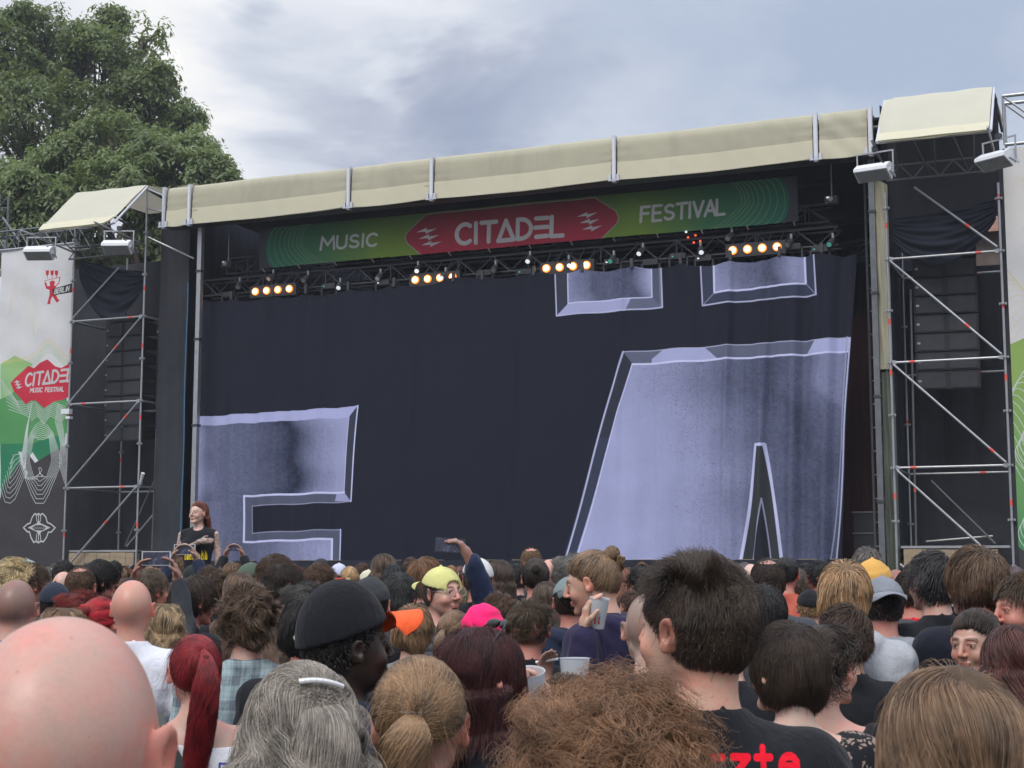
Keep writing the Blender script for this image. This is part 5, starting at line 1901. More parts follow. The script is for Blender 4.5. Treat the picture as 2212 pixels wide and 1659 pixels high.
def skin_material():
    m = bpy.data.materials.new('skin')
    m.use_nodes = True
    q = G(m.node_tree); b = m.node_tree.nodes['Principled BSDF']
    oc = q.n('ShaderNodeObjectInfo').outputs['Color']
    at = q.n('ShaderNodeVertexColor'); at.layer_name = 'tint'
    co = q.n('ShaderNodeTexCoord').outputs['Object']
    c = q.mix(1.0, oc, at.outputs[0], 'MULTIPLY')
    blot = q.ramp(q.noise(co, 14, 4, .6), [(.3, (.90, 1.05, 1.05)), (.5, (1, 1, 1)), (.72, (1.10, .82, .80))])
    c = q.mix(1.0, c, blot, 'MULTIPLY')
    c = q.mix(1.0, c, q.ramp(q.noise(co, 6, 3, .6), [(.32, (.93, .97, .97)), (.5, (1, 1, 1)), (.7, (1.07, 1.0, .97))]), 'MULTIPLY')
    bl2 = q.ramp(q.noise(co, 38, 5, .7, .5), [(.35, (.92, .98, .98)), (.5, (1, 1, 1)), (.68, (1.06, .90, .88))])
    c = q.mix(1.0, c, bl2, 'MULTIPLY')
    vo = q.n('ShaderNodeTexVoronoi'); vo.inputs['Scale'].default_value = 85; q.l(co, vo.inputs['Vector'])
    sp_ = q.math('MULTIPLY', q.math('LESS_THAN', vo.outputs['Distance'], .16), q.math('GREATER_THAN', q.noise(co, 30, 2), .56))
    c = q.mix(q.math('MULTIPLY', sp_, .35), c, (.25, .11, .07))
    fr = q.ramp(q.noise(co, 160, 3, .6), [(.3, (.93, .92, .91)), (.6, (1.03, 1.03, 1.03))])
    c = q.mix(.6, c, fr, 'MULTIPLY')
    q.l(c, b.inputs['Base Color'])
    q.l(q.ramp(q.noise(co, 22, 4, .7), [(.3, .34), (.7, .52)]), b.inputs['Roughness'])
    b.inputs['Specular IOR Level'].default_value = .5
    b.inputs['Subsurface Weight'].default_value = .10
    b.inputs['Subsurface Radius'].default_value = (1, .35, .2)
    b.inputs['Subsurface Scale'].default_value = .012
    bn = q.n('ShaderNodeBump'); bn.inputs['Strength'].default_value = .22; bn.inputs['Distance'].default_value = .0012
    q.l(q.noise(co, 230, 4, .7), bn.inputs['Height']); q.l(bn.outputs[0], b.inputs['Normal'])
    return m


SKIN = skin_material()


def cloth_material(name, kind='plain'):
    m = bpy.data.materials.new(name)
    m.use_nodes = True
    q = G(m.node_tree); b = m.node_tree.nodes['Principled BSDF']
    oc = q.n('ShaderNodeObjectInfo').outputs['Color']
    co = q.n('ShaderNodeTexCoord').outputs['Object']
    hi = q.math('ADD', q.math('MULTIPLY', q.math('SUBTRACT', q.noise(co, 9, 5, .6), .5), .5), 1.0)
    c = q.vm('SCALE', oc, None); q.l(hi, c.node.inputs['Scale'])
    if kind in ('plaid', 'flannel'):
        sp = q.n('ShaderNodeSeparateXYZ'); q.l(co, sp.inputs[0])
        f = 46 if kind == 'plaid' else 30
        def band(v, f, w, ph=0.0):
            return q.math('GREATER_THAN', q.math('FRACT', q.math('ADD', q.math('MULTIPLY', v, f), ph)), w)
        vx = q.math('ADD', sp.outputs[0], q.math('MULTIPLY', q.noise(co, 5, 2), .03))
        vz = q.math('ADD', sp.outputs[2], q.math('MULTIPLY', q.noise(co, 4, 2), .03))
        if kind == 'plaid':
            k = q.math('ADD', q.math('MULTIPLY', band(vx, 15, .55), .5), q.math('MULTIPLY', band(vz, 12, .6, .3), .5))
            k = q.math('ADD', k, q.math('MULTIPLY', band(vx, 60, .75), .22)); k = q.math('ADD', k, q.math('MULTIPLY', band(vz, 52, .8), .2), clamp=True)
            c = q.mix(k, c, (.13, .16, .19))
        else:
            k = q.math('ADD', q.math('MULTIPLY', band(vx, 11, .5), .5), q.math('MULTIPLY', band(vz, 10, .5, .2), .5), clamp=True)
            c = q.mix(k, c, (.015, .016, .02))
    if kind == 'lace':
        v = q.n('ShaderNodeTexVoronoi'); v.feature = 'DISTANCE_TO_EDGE'; v.inputs['Scale'].default_value = 46
        wv = q.n('ShaderNodeVectorMath', operation='ADD'); q.l(co, wv.inputs[0]); q.l(q.vm('SCALE', q.noise(co, 22, 2, .5, out=1), None), wv.inputs[1])
        wv.inputs[1].links[0].from_node.inputs['Scale'].default_value = .05
        q.l(wv.outputs[0], v.inputs['Vector'])
        hole = q.math('MULTIPLY', q.math('GREATER_THAN', v.outputs['Distance'], .12), q.math('GREATER_THAN', q.noise(co, 26, 2), .46))
        c = q.mix(q.math('MULTIPLY', hole, .8), c, (.36, .27, .23))
    if kind == 'quilt':
        sp = q.n('ShaderNodeSeparateXYZ'); q.l(co, sp.inputs[0])
    q.l(c, b.inputs['Base Color'])
    b.inputs['Roughness'].default_value = .9
    b.inputs['Specular IOR Level'].default_value = .18
    b.inputs['Sheen Weight'].default_value = .08
    bn = q.n('ShaderNodeBump'); bn.inputs['Strength'].default_value = .6; bn.inputs['Distance'].default_value = .012
    h = q.noise(q.mapping(co, (1, 1, .7)), 11, 3, .55, .8)
    if kind == 'quilt':
        h = q.math('ADD', h, q.math('MULTIPLY', q.math('ABSOLUTE', q.math('SINE', q.math('MULTIPLY', q.math('ADD', sp.outputs[2], 0), 85))), 1.4))
    h = q.math('ADD', h, q.math('MULTIPLY', q.noise(q.mapping(co, (1.6, 1.6, .5), (0, .5, .3)), 19, 4, .6, 1.5), .8))
    q.l(h, bn.inputs['Height'])
    b2 = q.n('ShaderNodeBump'); b2.inputs['Strength'].default_value = .25; b2.inputs['Distance'].default_value = .001
    q.l(q.noise(co, 420, 2, .6), b2.inputs['Height']); q.l(bn.outputs[0], b2.inputs['Normal'])
    q.l(b2.outputs[0], b.inputs['Normal'])
    return m


CLOTH = {k: cloth_material('cloth_' + k, k) for k in ('plain', 'plaid', 'flannel', 'lace', 'quilt')}


def hair_material(name, strands):
    m = bpy.data.materials.new(name)
    m.use_nodes = True
    q = G(m.node_tree); b = m.node_tree.nodes['Principled BSDF']
    oc = q.n('ShaderNodeObjectInfo').outputs['Color']
    co = q.n('ShaderNodeTexCoord').outputs['Object']
    lo = q.noise(co, 16, 3, .6)
    if strands:
        r = q.n('ShaderNodeHairInfo').outputs['Random']
        f = q.math('ADD', q.math('MULTIPLY', r, .95), q.math('ADD', q.math('MULTIPLY', q.math('SUBTRACT', lo, .5), 2.6), .55))
    else:
        f = q.math('ADD', q.math('MULTIPLY', q.noise(q.mapping(co, (1, 1, .35)), 90, 3, .7), .9), q.math('MULTIPLY', lo, .5))
    oc = q.mix(1.0, oc, (1.07, 1.0, .93), 'MULTIPLY')
    c = q.vm('SCALE', oc, None); q.l(f, c.node.inputs['Scale'])
    if strands:
        # a few sun-bleached strands
        k = q.math('MULTIPLY', q.math('GREATER_THAN', r, .86), .35)
        pale = q.n('ShaderNodeVectorMath', operation='SCALE'); q.l(oc, pale.inputs[0]); pale.inputs['Scale'].default_value = 2.2
        c = q.mix(k, c, pale.outputs[0])
    q.l(c, b.inputs['Base Color'])
    b.inputs['Roughness'].default_value = .42 if strands else .6
    b.inputs['Specular IOR Level'].default_value = .45 if strands else .25
    if not strands:
        bn = q.n('ShaderNodeBump'); bn.inputs['Strength'].default_value = .7; bn.inputs['Distance'].default_value = .004
        q.l(q.noise(q.mapping(co, (1.5, 1, .3)), 120, 3, .7), bn.inputs['Height']); q.l(bn.outputs[0], b.inputs['Normal'])
    return m


HAIR_S = hair_material('hair_strands', True)
HAIR_B = hair_material('hair_mass', False)


# ------------------------------------------------------------------ hair
def zline(y):
    return np.interp(y, [-.12, -.06, -.02, .02, .045, .09], [1.560, 1.568, 1.60, 1.645, 1.668, 1.708])


def on_skull(d, lift):
    """point on the skull (in the head's frame) in the direction d, lifted by the fraction lift"""
    return SC + SR * d * (1 + lift)


def roots(n, r, lowcut=0.0, top=1.0):
    out = []
    m = 0
    while m < n:
        d = r.normal(size=(n * 3, 3)); d /= np.linalg.norm(d, axis=1)[:, None]
        p = SC + SR * d
        ok = (p[:, 2] > zline(p[:, 1]) + lowcut)
        out.append(d[ok]); m += ok.sum()
    return np.concatenate(out)[:n]


def nz3(p, f, s=0.0):
    return np.stack([np.sin(p[:, 1] * f + s + 2.1 * np.sin(p[:, 2] * f * .7 + s)), np.sin(p[:, 2] * f * 1.1 + 2 + s + 1.7 * np.sin(p[:, 0] * f * .8)),
                     np.sin(p[:, 0] * f * .9 + 4 + s + 1.9 * np.sin(p[:, 1] * f * .6))], 1)


def push(p, lift, body=True):
    """keep points outside the skull, the neck and the upper back"""
    q = (p - SC) / SR
    L = np.linalg.norm(q, axis=1)
    lim = 1 + lift
    k = L < lim
    q[k] *= (lim[k] / L[k])[:, None]
    p = SC + SR * q
    if body:
        low = p[:, 2] < 1.60
        yy = np.where(low, p[:, 1] + .03, 1.0)
        d = np.sqrt(p[:, 0] ** 2 + yy ** 2) + 1e-6
        R_ = .062 + .02 * lift / .1 + np.clip((1.50 - p[:, 2]) * 1.2, 0, .05)
        kk = low & (d < R_) & (p[:, 1] < .03)
        p[kk, 0] *= (R_[kk] / d[kk]); p[kk, 1] = (p[kk, 1] + .03) * (R_[kk] / d[kk]) - .03
        c = np.array((0, -.01, 1.27)); rr = np.array((.20, .135, .215))
        q = (p - c) / rr; L = np.linalg.norm(q, axis=1); k = L < 1
        q[k] /= L[k][:, None]
        p[k] = (c + rr * q)[k]
    return p


def strands_flow(n, r, length, steps, crown=(0, -.075, 1.735), lb=0.0, lift=.12, grav=.25, noise=.35, wave=0.0, hang=False, lowcut=.0, fringe=0.0, spike=0.0, part=None, curl=0.0, tuft=0.0, side=None, zmin=0.0):
    d = roots(n, r, lowcut)
    if zmin:
        d = d[(SC + SR * d)[:, 2] > zmin]; n = len(d)
    p = SC + SR * d
    P = [p.copy()]
    L = length * r.uniform(.65, 1.1, n)
    lf = lb + r.uniform(.05, 1.0, n) * lift
    st = L / steps
    cr = np.array(crown)
    cl = nz3(p, 42, 1.0)
    for i in range(steps):
        t = (i + 1) / steps
        nn = (p - SC) / SR ** 2; nn /= np.linalg.norm(nn, axis=1)[:, None]
        if part is not None:
            top_ = np.clip((p[:, 2] - 1.695) / .045, 0, 1) * np.clip((p[:, 1] + .075) / .03, 0, 1)
            away = np.stack([np.sign(p[:, 0] - part) * 1.0 * top_ + p[:, 0] * 2.0, -.30 - .8 * (1 - top_) * (p[:, 1] < 0), -.45 + 0 * p[:, 0]], 1)
        else:
            away = p - cr
            if side is not None:
                away = away + np.array(side)
        away = away - nn * (away * nn).sum(1)[:, None]
        away /= np.linalg.norm(away, axis=1)[:, None] + 1e-6
        g_ = np.array((0, 0, -1.)) * (grav + (1.4 * t if hang else .3 * t))
        dirn = away * (1 - .55 * t * hang) + g_ + cl * tuft + nz3(P[0], 25, 3) * noise * .5 + r.normal(size=(n, 3)) * noise * .22 + nn * spike * (1 - t * .4)
        if fringe:
            fr = (P[0][:, 1] > .03)[:, None]
            dirn = dirn + fr * np.array((0, .3, fringe))
        if wave:
            dirn = dirn + nz3(p * 1.0, 70, 0) * wave
        dirn /= np.linalg.norm(dirn, axis=1)[:, None]
        p = p + dirn * st[:, None]
        p = push(p, lf * min(1, t * 3), hang)
        P.append(p.copy())
    return np.stack(P, 1)


def strands_to(n, r, T, lift=.10, lb=.12, steps=9, wave=.0, lowcut=.0):
    """hair combed over the skull to a tie at T (a direction)"""
    d = roots(n, r, lowcut)
    T = np.array(T, float); T /= np.linalg.norm(T)
    lf = r.uniform(.15, 1, n) * lift
    P = []
    jit = r.normal(size=(n, 3)) * .05
    amp = r.uniform(-1, 1, (n, 1)) * wave
    for i in range(steps + 1):
        t = i / steps
        q = d * (1 - t) + (T + jit) * t + np.cross(d, T) * math.sin(math.pi * t) * (.1 + amp)
        q /= np.linalg.norm(q, axis=1)[:, None]
        P.append(SC + SR * q * (1 + (lf * (.4 + .6 * math.sin(math.pi * min(1, t * 1.0) ** .5)))[:, None] + lb * min(1, .3 + t * 4)))
    return np.stack(P, 1)


def strands_tail(n, r, T, length, width, out=.05, steps=12, wave=.006, sidebend=0.0, taper=.35, start=.006, flare=1.0):
    T = np.array(T, float); T /= np.linalg.norm(T)
    b = SC + SR * T * 1.08
    nn = T
    a = r.uniform(0, 6.28, n); rad = np.sqrt(r.uniform(0, 1, n))
    u = np.cross(nn, (0, 0, 1.)); u /= np.linalg.norm(u); v = np.cross(nn, u)
    P = []
    L = r.uniform(.6, 1.05, n)
    ph = r.uniform(0, 6.28, n)
    for i in range(steps + 1):
        t = i / steps
        tl = t * L
        outk = out * (1 - np.exp(-tl * 9)) - out * .75 * tl * tl
        z = -length * (tl ** 1.15) + .012 * np.sin(tl * 3.1)
        x = sidebend * tl ** 1.5
        w = start + (width - start) * np.clip(tl * 3.2, 0, 1) ** .7 * (1 - taper * np.clip(tl - .5, 0, 1) * 1.6) * flare
        p = np.stack([b[0] + nn[0] * outk + x + np.cos(a) * rad * w, b[1] + nn[1] * outk * 1.0 + np.sin(a) * rad * w * .7, b[2] + z + np.sin(a) * rad * .008], 1)
        p += np.stack([np.sin(tl * 14 + ph), np.cos(tl * 11 + ph), 0 * tl], 1) * (wave * t)
        P.append(p)
    return np.stack(P, 1)


def strands_curly(n, r, rad=1.55, length=.16, steps=16, amp=.011, turns=3.0, down=.35, coh=.6):
    d = roots(n, r, -.01)
    base = SC + SR * d
    P = []
    L = length * r.uniform(.5, 1.1, n)
    cell = nz3(base, 38, 2)
    out = d + cell * .42 + np.array((0, 0, -.1))
    out /= np.linalg.norm(out, axis=1)[:, None]
    u = np.cross(out, (0, .2, 1)); u /= np.linalg.norm(u, axis=1)[:, None]; v = np.cross(out, u)
    ph = (cell.sum(1) * 2.5) + r.normal(size=n) * coh
    if coh < .5:
        out = d + cell * .75; out /= np.linalg.norm(out, axis=1)[:, None]
        u = np.cross(out, (0, .2, 1)); u /= np.linalg.norm(u, axis=1)[:, None]; v = np.cross(out, u)
    am = amp * r.uniform(.7, 1.2, n)
    tn = turns * (1 + .3 * np.sin(cell[:, 0] * 5)) * r.uniform(.9, 1.12, n)
    for i in range(steps + 1):
        t = i / steps
        c = base + out * (L * (t - .25 * t * t))[:, None] + np.array((0, 0, -1.)) * (down * L * t ** 2)[:, None] + cell * (.02 * t)
        a = ph + tn * 6.28 * t
        k = (am * min(1, t * 2.2))[:, None]
        c = c + (u * np.cos(a)[:, None] + v * np.sin(a)[:, None]) * k
        c = c + nz3(c, 55, 3) * .009 * t + nz3(c, 140, 1) * .003 * t
        P.append(c)
    return np.stack(P, 1)


def locks(A, r, k, w):
    """turn each centre line into a lock of k fine hairs"""
    n, s, _ = A.shape
    B = np.repeat(A, k, 0)
    off = r.normal(size=(n * k, 1, 3)) * w
    t = np.linspace(0, 1, s)[None, :, None]
    fr = r.normal(size=(n * k, 1, 3)) * w * 1.6
    return B + off * (1.15 - .5 * t) + fr * t ** 3


def fly(n, r, lb=.14, length=.10):
    """loose stray hairs"""
    return strands_flow(n, r, length, 9, lb=lb, lift=.10, grav=.35, noise=.55, tuft=.25, spike=.45, wave=.15)


def strands_bun(n, r, T, rad, steps=12):
    T = np.array(T, float); T /= np.linalg.norm(T)
    c = SC + SR * T * 1.0 + T * rad * .75
    ax = r.normal(size=(n, 3)) * .45 + T; ax /= np.linalg.norm(ax, axis=1)[:, None]
    u = np.cross(ax, (0.2, .1, 1.)); u /= np.linalg.norm(u, axis=1)[:, None]; v = np.cross(ax, u)
    ph = r.uniform(0, 6.28, n); rr = rad * r.uniform(.55, 1.08, n); off = r.uniform(-.6, .6, n)
    P = []
    for i in range(steps + 1):
        a = ph + i / steps * 3.4
        P.append(c + ax * (rad * off)[:, None] + (u * np.cos(a)[:, None] + v * np.sin(a)[:, None]) * (rr * np.sqrt(1 - off ** 2 * .8))[:, None])
    return np.stack(P, 1)


def curves_data(name, arrs, radius, taper=.45):
    hc = bpy.data.hair_curves.new(name)
    sizes = []
    pos, rad = [], []
    for A in arrs:
        n, s, _ = A.shape
        sizes += [s] * n
        pos.append(A.reshape(-1, 3))
        prof = radius * (1 - (1 - taper) * (np.arange(s) / (s - 1)) ** 2)
        rad.append(np.tile(prof, n))
    hc.add_curves(sizes)
    P = np.concatenate(pos).astype(np.float32); Rr = np.concatenate(rad).astype(np.float32)
    hc.attributes['position'].data.foreach_set('vector', P.ravel())
    at = hc.attributes.new('radius', 'FLOAT', 'POINT')
    at.data.foreach_set('value', Rr)
    hc.materials.append(HAIR_S)
    return hc


def shell(name, th=.012, add=(), cut=(), amp=.003, f=60, low=0.0, fade=.05, res=.008, full=None, side=0.0):
    """the mass of hair under the strands: skull shell above the hairline plus extra lumps"""
    F = Field(axis([(-.2, .2, res)]), axis([(-.24, .17, res)]), axis([(1.05 if add else 1.5, 1.84, res)]))
    X, Y, Z = F.x[:, None, None], F.y[None, :, None], F.z[None, None, :]
    zl = np.interp(F.y, [-.12, -.06, -.02, .02, .045, .09], [1.560, 1.568, 1.60, 1.645, 1.668, 1.708])[None, :, None] + low
    t = th * np.clip((Z - zl) / fade, .15, 1)
    q = [(X - SC[0]) / SR[0], (Y - SC[1]) / SR[1], (Z - SC[2]) / SR[2]]
    k0 = np.sqrt(q[0] ** 2 + q[1] ** 2 + q[2] ** 2)
    k1 = np.sqrt((q[0] / SR[0]) ** 2 + (q[1] / SR[1]) ** 2 + (q[2] / SR[2]) ** 2) + 1e-9
    nz_ = amp * (np.sin(X * f + 2 * np.sin(Z * f * .6)) * np.sin(Z * f * 1.1 + 1.3 * np.sin(Y * f * .7)) + .6 * np.sin(Y * f * 1.7 + X * f))
    zl = zl + .0045 * np.sin(X * 110 + 2 * np.sin(X * 47)) * (Y < .02)
    d = k0 * (k0 - 1) / k1 - t - nz_ * np.clip((Z - zl) / .02, 0, 1)
    F.F = np.maximum(d, (zl - Z) * .8).astype(np.float32)
    for a in add:
        if a[0] == 'c':
            F.cone(a[1], a[2], a[3], a[4], .02)
        else:
            F.ell(a[1], a[2], .02)
    for a in cut:
        F.ell(a[1], a[2], .008, 's')
    F.F = np.maximum(F.F, .0)if False else F.F
    V, Q = F.mesh()
    me_o = None
    me = bpy.data.meshes.new(name)
    me.vertices.add(len(V)); me.vertices.foreach_set('co', V.astype(np.float32).ravel())
    me.loops.add(len(Q) * 4); me.loops.foreach_set('vertex_index', Q.astype(np.int32).ravel())
    me.polygons.add(len(Q)); me.polygons.foreach_set('loop_start', np.arange(0, len(Q) * 4, 4, dtype=np.int32))
    me.update(calc_edges=True); me.shade_smooth()
    me.materials.append(HAIR_B)
    return me


STYLES = {}


def style(name, q=0):
    """(mass mesh, strand curves) of a hair style; q = 0 distant, 1 middle, 2 near"""
    key = (name, q)
    if key in STYLES:
        return STYLES[key]
    r = np.random.RandomState(sum(ord(c) for c in name) + q)
    N = (600, 2400, 13000)[q]
    rd = (.0019, .0010, .00040)[q]
    add, cut, arr, th, kw = (), (), [], .012, {}
    TB = (0, -.95, .05)
    if name == 'short':
        arr = [strands_flow(int(N * 1.3), r, .032, 4, lb=.08, lift=.14, grav=.25, noise=.45, tuft=.35, spike=.30)]
        th = .008
    elif name == 'swept':
        arr = [strands_flow(int(N * 1.3), r, .05, 5, crown=(.04, -.06, 1.74), lb=.10, lift=.2, grav=.1, noise=.45, tuft=.5, spike=.4)]
        th = .011
    elif name == 'mop':
        arr = [strands_flow(int(N * 1.6), r, .095, 7, crown=(.005, -.06, 1.745), lb=.14, lift=.17, grav=.25, noise=.28, tuft=.3, lowcut=.005)]
        th = .014
    elif name == 'undercut':
        arr = [strands_flow(int(N * 1.2), r, .060, 6, crown=(0, -.09, 1.74), lb=.10, lift=.26, grav=.05, noise=.35, tuft=.45, spike=.5, zmin=1.700),
               strands_flow(N, r, .010, 3, lb=.11, lift=.03, grav=.3, noise=.2)]
        th = .0078
    elif name == 'quiff':       # short sides, long tousled top brushed up
        arr = [strands_flow(int(N * 1.0), r, .050, 7, crown=(-.02, -.115, 1.715), lb=.10, lift=.17, grav=-.2, noise=.8, tuft=1.1, spike=.85, zmin=1.702, wave=.3),
               strands_flow(int(N * .9), r, .028, 5, crown=(-.02, -.06, 1.76), lb=.12, lift=.05, grav=.2, noise=.35, tuft=.4, spike=.2, zmin=1.665),
               strands_flow(int(N * 1.7), r, .015, 3, lb=.115, lift=.03, grav=.35, noise=.15, lowcut=-.006)]
        th = .0082; kw = dict(amp=.0005)
    elif name == 'dark_long':   # to just below the shoulders
        arr = [strands_flow(int(N * 2.0), r, .215, 12, part=.0, lb=.11, lift=.15, grav=.6, noise=.18, tuft=.16, wave=.15, hang=True)]
        th = .007; add = (('c', (0, -.05, 1.62), (0, -.065, 1.48), .062, .050),)
    elif name == 'swept_long':  # drawn off the forehead, hanging behind the shoulders
        a = strands_flow(int(N * 2), r, .27, 12, part=.0, lb=.11, lift=.15, grav=.6, noise=.2, tuft=.15, wave=.2, hang=True)
        arr = [strands_to(int(N * 1.1), r, (0, -.9, .3), .08, lb=.10, steps=8, lowcut=.02), a[a[:, 0, 1] < -.005]]
        th = .007; kw = dict(low=.012); add = (('c', (0, -.05, 1.62), (0, -.065, 1.48), .060, .048),)
    elif name == 'under':       # what shows of short hair below a cap
        a = strands_flow(int(N * 2.6), r, .013, 3, lb=.10, lift=.03, grav=.6, noise=.15, lowcut=-.004)
        arr = [a[a[:, 0, 2] < 1.690]]
        th = .0075; cut = (('e', (0, -.01, 1.80), (.14, .16, .105)),)
    elif name == 'buzz':
        arr = [strands_flow(N, r, .006, 2, lb=.01, lift=.03, grav=.1, noise=.3, spike=.8)]
        th = .0018; kw = dict(amp=.0002)
    elif name == 'balding':
        a = strands_flow(int(N * 1.4), r, .022, 4, lb=.10, lift=.05, grav=.3, noise=.3)
        k = np.linalg.norm((a[:, 0] - np.array((0, -.035, 1.775))) / np.array((.058, .062, .06)), axis=1) > 1
        arr = [a[k | (r.rand(len(k)) < .12)]]
        th = .0075; cut = (('e', (0, -.035, 1.775), (.056, .060, .060)),); kw = dict(amp=.0008)
    elif name == 'wavy':
        arr = [strands_flow(int(N * 1.6), r, .07, 8, lb=.12, lift=.20, grav=.15, noise=.5, tuft=.9, wave=1.2, spike=.35)]
        th = .013
    elif name == 'bob':
        arr = [strands_flow(int(N * 1.8), r, .20, 10, part=.005, lb=.10, lift=.16, grav=.6, noise=.15, tuft=.12, hang=True)]
        th = .006; add = (('c', (0, -.045, 1.62), (0, -.045, 1.57), .066, .056),)
    elif name == 'long':
        arr = [strands_flow(int(N * 2.2), r, .42, 16, part=.008, lb=.10, lift=.16, grav=.6, noise=.16, tuft=.14, wave=.10, hang=True)]
        th = .005; add = (('c', (0, -.05, 1.62), (0, -.060, 1.46), .062, .050), ('c', (0, -.085, 1.44), (0, -.115, 1.28), .045, .03))
    elif name == 'waves':       # long wavy
        arr = [strands_flow(int(N * 2.2), r, .40, 18, part=.008, lb=.12, lift=.24, grav=.55, noise=.25, tuft=.3, wave=.55, hang=True)]
        th = .007; add = (('c', (0, -.05, 1.62), (0, -.065, 1.46), .064, .052), ('c', (0, -.085, 1.44), (0, -.105, 1.30), .05, .035))
    elif name == 'ponytail':
        T = (0, -.93, .12)
        arr = [strands_to(int(N * 1.3), r, T, .07, lb=.08, steps=9), strands_tail(int(N * .8), r, T, .30, .034, .055)]
        th = .006; add = (('c', (0, -.120, 1.66), (0, -.140, 1.54), .014, .012),)
    elif name == 'low_tail':    # the blond man: sides shaved, a short loose tail
        T = (0, -.97, -.02)
        arr = [strands_to(int(N * 1.7), r, T, .09, lb=.09, steps=10, wave=.10, lowcut=.048), strands_tail(int(N * .8), r, T, .20, .040, .035, wave=.014, sidebend=-.05, taper=.0),
               strands_flow(N // 3, r, .004, 2, lb=.012, lift=.02, grav=.2, spike=.4)]
        th = .007; kw = dict(low=.052, fade=.02, amp=.001)
    elif name == 'high_tail':
        T = (.10, -.78, .55)
        arr = [strands_to(int(N * 1.5), r, T, .06, lb=.08, steps=10), strands_tail(int(N * 1.4), r, T, .44, .038, .085, wave=.020, sidebend=-.03, taper=.35)]
        th = .006; add = (('c', (.012, -.130, 1.69), (.010, -.160, 1.56), .014, .016), ('c', (.010, -.160, 1.56), (.004, -.145, 1.42), .016, .008))
    elif name == 'bun':
        T = (0, -.85, .35)
        arr = [strands_to(int(N * 1.2), r, T, .07, lb=.09, steps=9, wave=.06), strands_bun(int(N * .5), r, T, .030)]
        th = .007; add = (('e', tuple(SC + SR * np.array(T) / np.linalg.norm(T) + np.array(T) * .022), (.024, .024, .024)),)
    elif name == 'man_bun':
        T = (0, -.80, .62)
        arr = [strands_to(int(N * 1.6), r, T, .07, lb=.09, steps=10, wave=.14, lowcut=.0), strands_bun(int(N * .5), r, T, .030), strands_tail(int(N * .22), r, T, .07, .022, .06, wave=.01)]
        th = .0065; kw = dict(low=.012, amp=.0006); add = (('e', tuple(SC + SR * np.array(T) / np.linalg.norm(T) + np.array(T) * .02), (.023, .023, .023)),)
    elif name == 'half_up':     # the grey lady: hair drawn to a bar clip, the rest falling loosely
        T = (.22, -.84, .42)
        a = strands_to(int(N * 1.2), r, T, .18, lb=.14, steps=10, wave=.18, lowcut=.03)
        arr = [a, strands_tail(int(N * .9), r, T, .34, .055, .045, wave=.013, taper=.0, start=.030, sidebend=.02), strands_flow(int(N * 1.5), r, .36, 14, part=.0, lb=.14, lift=.24, grav=.5, noise=.4, tuft=.4, wave=.45, hang=True)]
        th = .007; add = (('c', (0, -.05, 1.62), (0, -.065, 1.46), .062, .052), ('c', (0, -.08, 1.44), (0, -.105, 1.28), .05, .035))
    elif name == 'curly':
        arr = [strands_curly(int(N * 1.0), r, length=.085, amp=.010, turns=2.4, steps=12)]
        th = .014; kw = dict(amp=.004, f=75)
    elif name == 'big_curly':
        nl = (60, 260, 1150)[q]
        arr = [locks(strands_curly(nl, r, length=.135, amp=.013, turns=2.3, steps=20, down=.45, coh=1.4), r, 13, .0026), locks(strands_curly(nl, r, length=.150, amp=.016, turns=1.9, steps=20, down=.9, coh=1.6), r, 12, .0030),
               strands_curly(int(N * .3), r, length=.165, amp=.014, turns=2.8, steps=18, down=.2)]
        th = .016; kw = dict(amp=.006, f=55); add = (('c', (0, -.03, 1.62), (0, -.04, 1.54), .078, .070),)
    elif name == 'claw':
        T = (.1, -.92, .25)
        arr = [strands_to(int(N * 1.2), r, T, .12, lb=.10, steps=9, wave=.2), strands_curly(int(N * .3), r, length=.06, amp=.012, turns=2, steps=10), strands_bun(int(N * .4), r, T, .035)]
        th = .008; add = (('e', (.015, -.110, 1.66), (.028, .024, .045)),)
    elif name == 'crop':        # woman's short layered crop
        arr = [strands_flow(int(N * 1.9), r, .105, 8, crown=(-.02, -.05, 1.75), lb=.13, lift=.13, grav=.45, noise=.18, tuft=.22, lowcut=-.005)]
        th = .013; kw = dict(low=-.02); add = (('e', (0, -.060, 1.580), (.052, .040, .040)),)
    if q == 2 and name in ('long', 'half_up', 'low_tail', 'quiff', 'high_tail', 'crop'):
        arr.append(fly(260 if name != 'quiff' else 120, r, th / .0765 + .03, .09 if name != 'quiff' else .04))
    me = shell(name, th, add, cut, **kw)
    hc = curves_data(name + '_strands', arr, rd) if arr else None
    STYLES[key] = (me, hc)
    return STYLES[key]


# ------------------------------------------------------------------ things worn
PROP = {}


def head_mesh(name, key, build):
    if key not in PROP:
        PROP[key] = build()
    return PROP[key]


def raw_mesh(name, V, Q, mat):
    me = bpy.data.meshes.new(name)
    V = np.asarray(V, np.float32); Q = np.asarray(Q, np.int32)
    k = Q.shape[1]
    me.vertices.add(len(V)); me.vertices.foreach_set('co', V.ravel())
    me.loops.add(len(Q) * k); me.loops.foreach_set('vertex_index', Q.ravel())
    me.polygons.add(len(Q)); me.polygons.foreach_set('loop_start', np.arange(0, len(Q) * k, k, dtype=np.int32))
    me.update(calc_edges=True); me.shade_smooth()
    me.materials.append(mat)
    return me


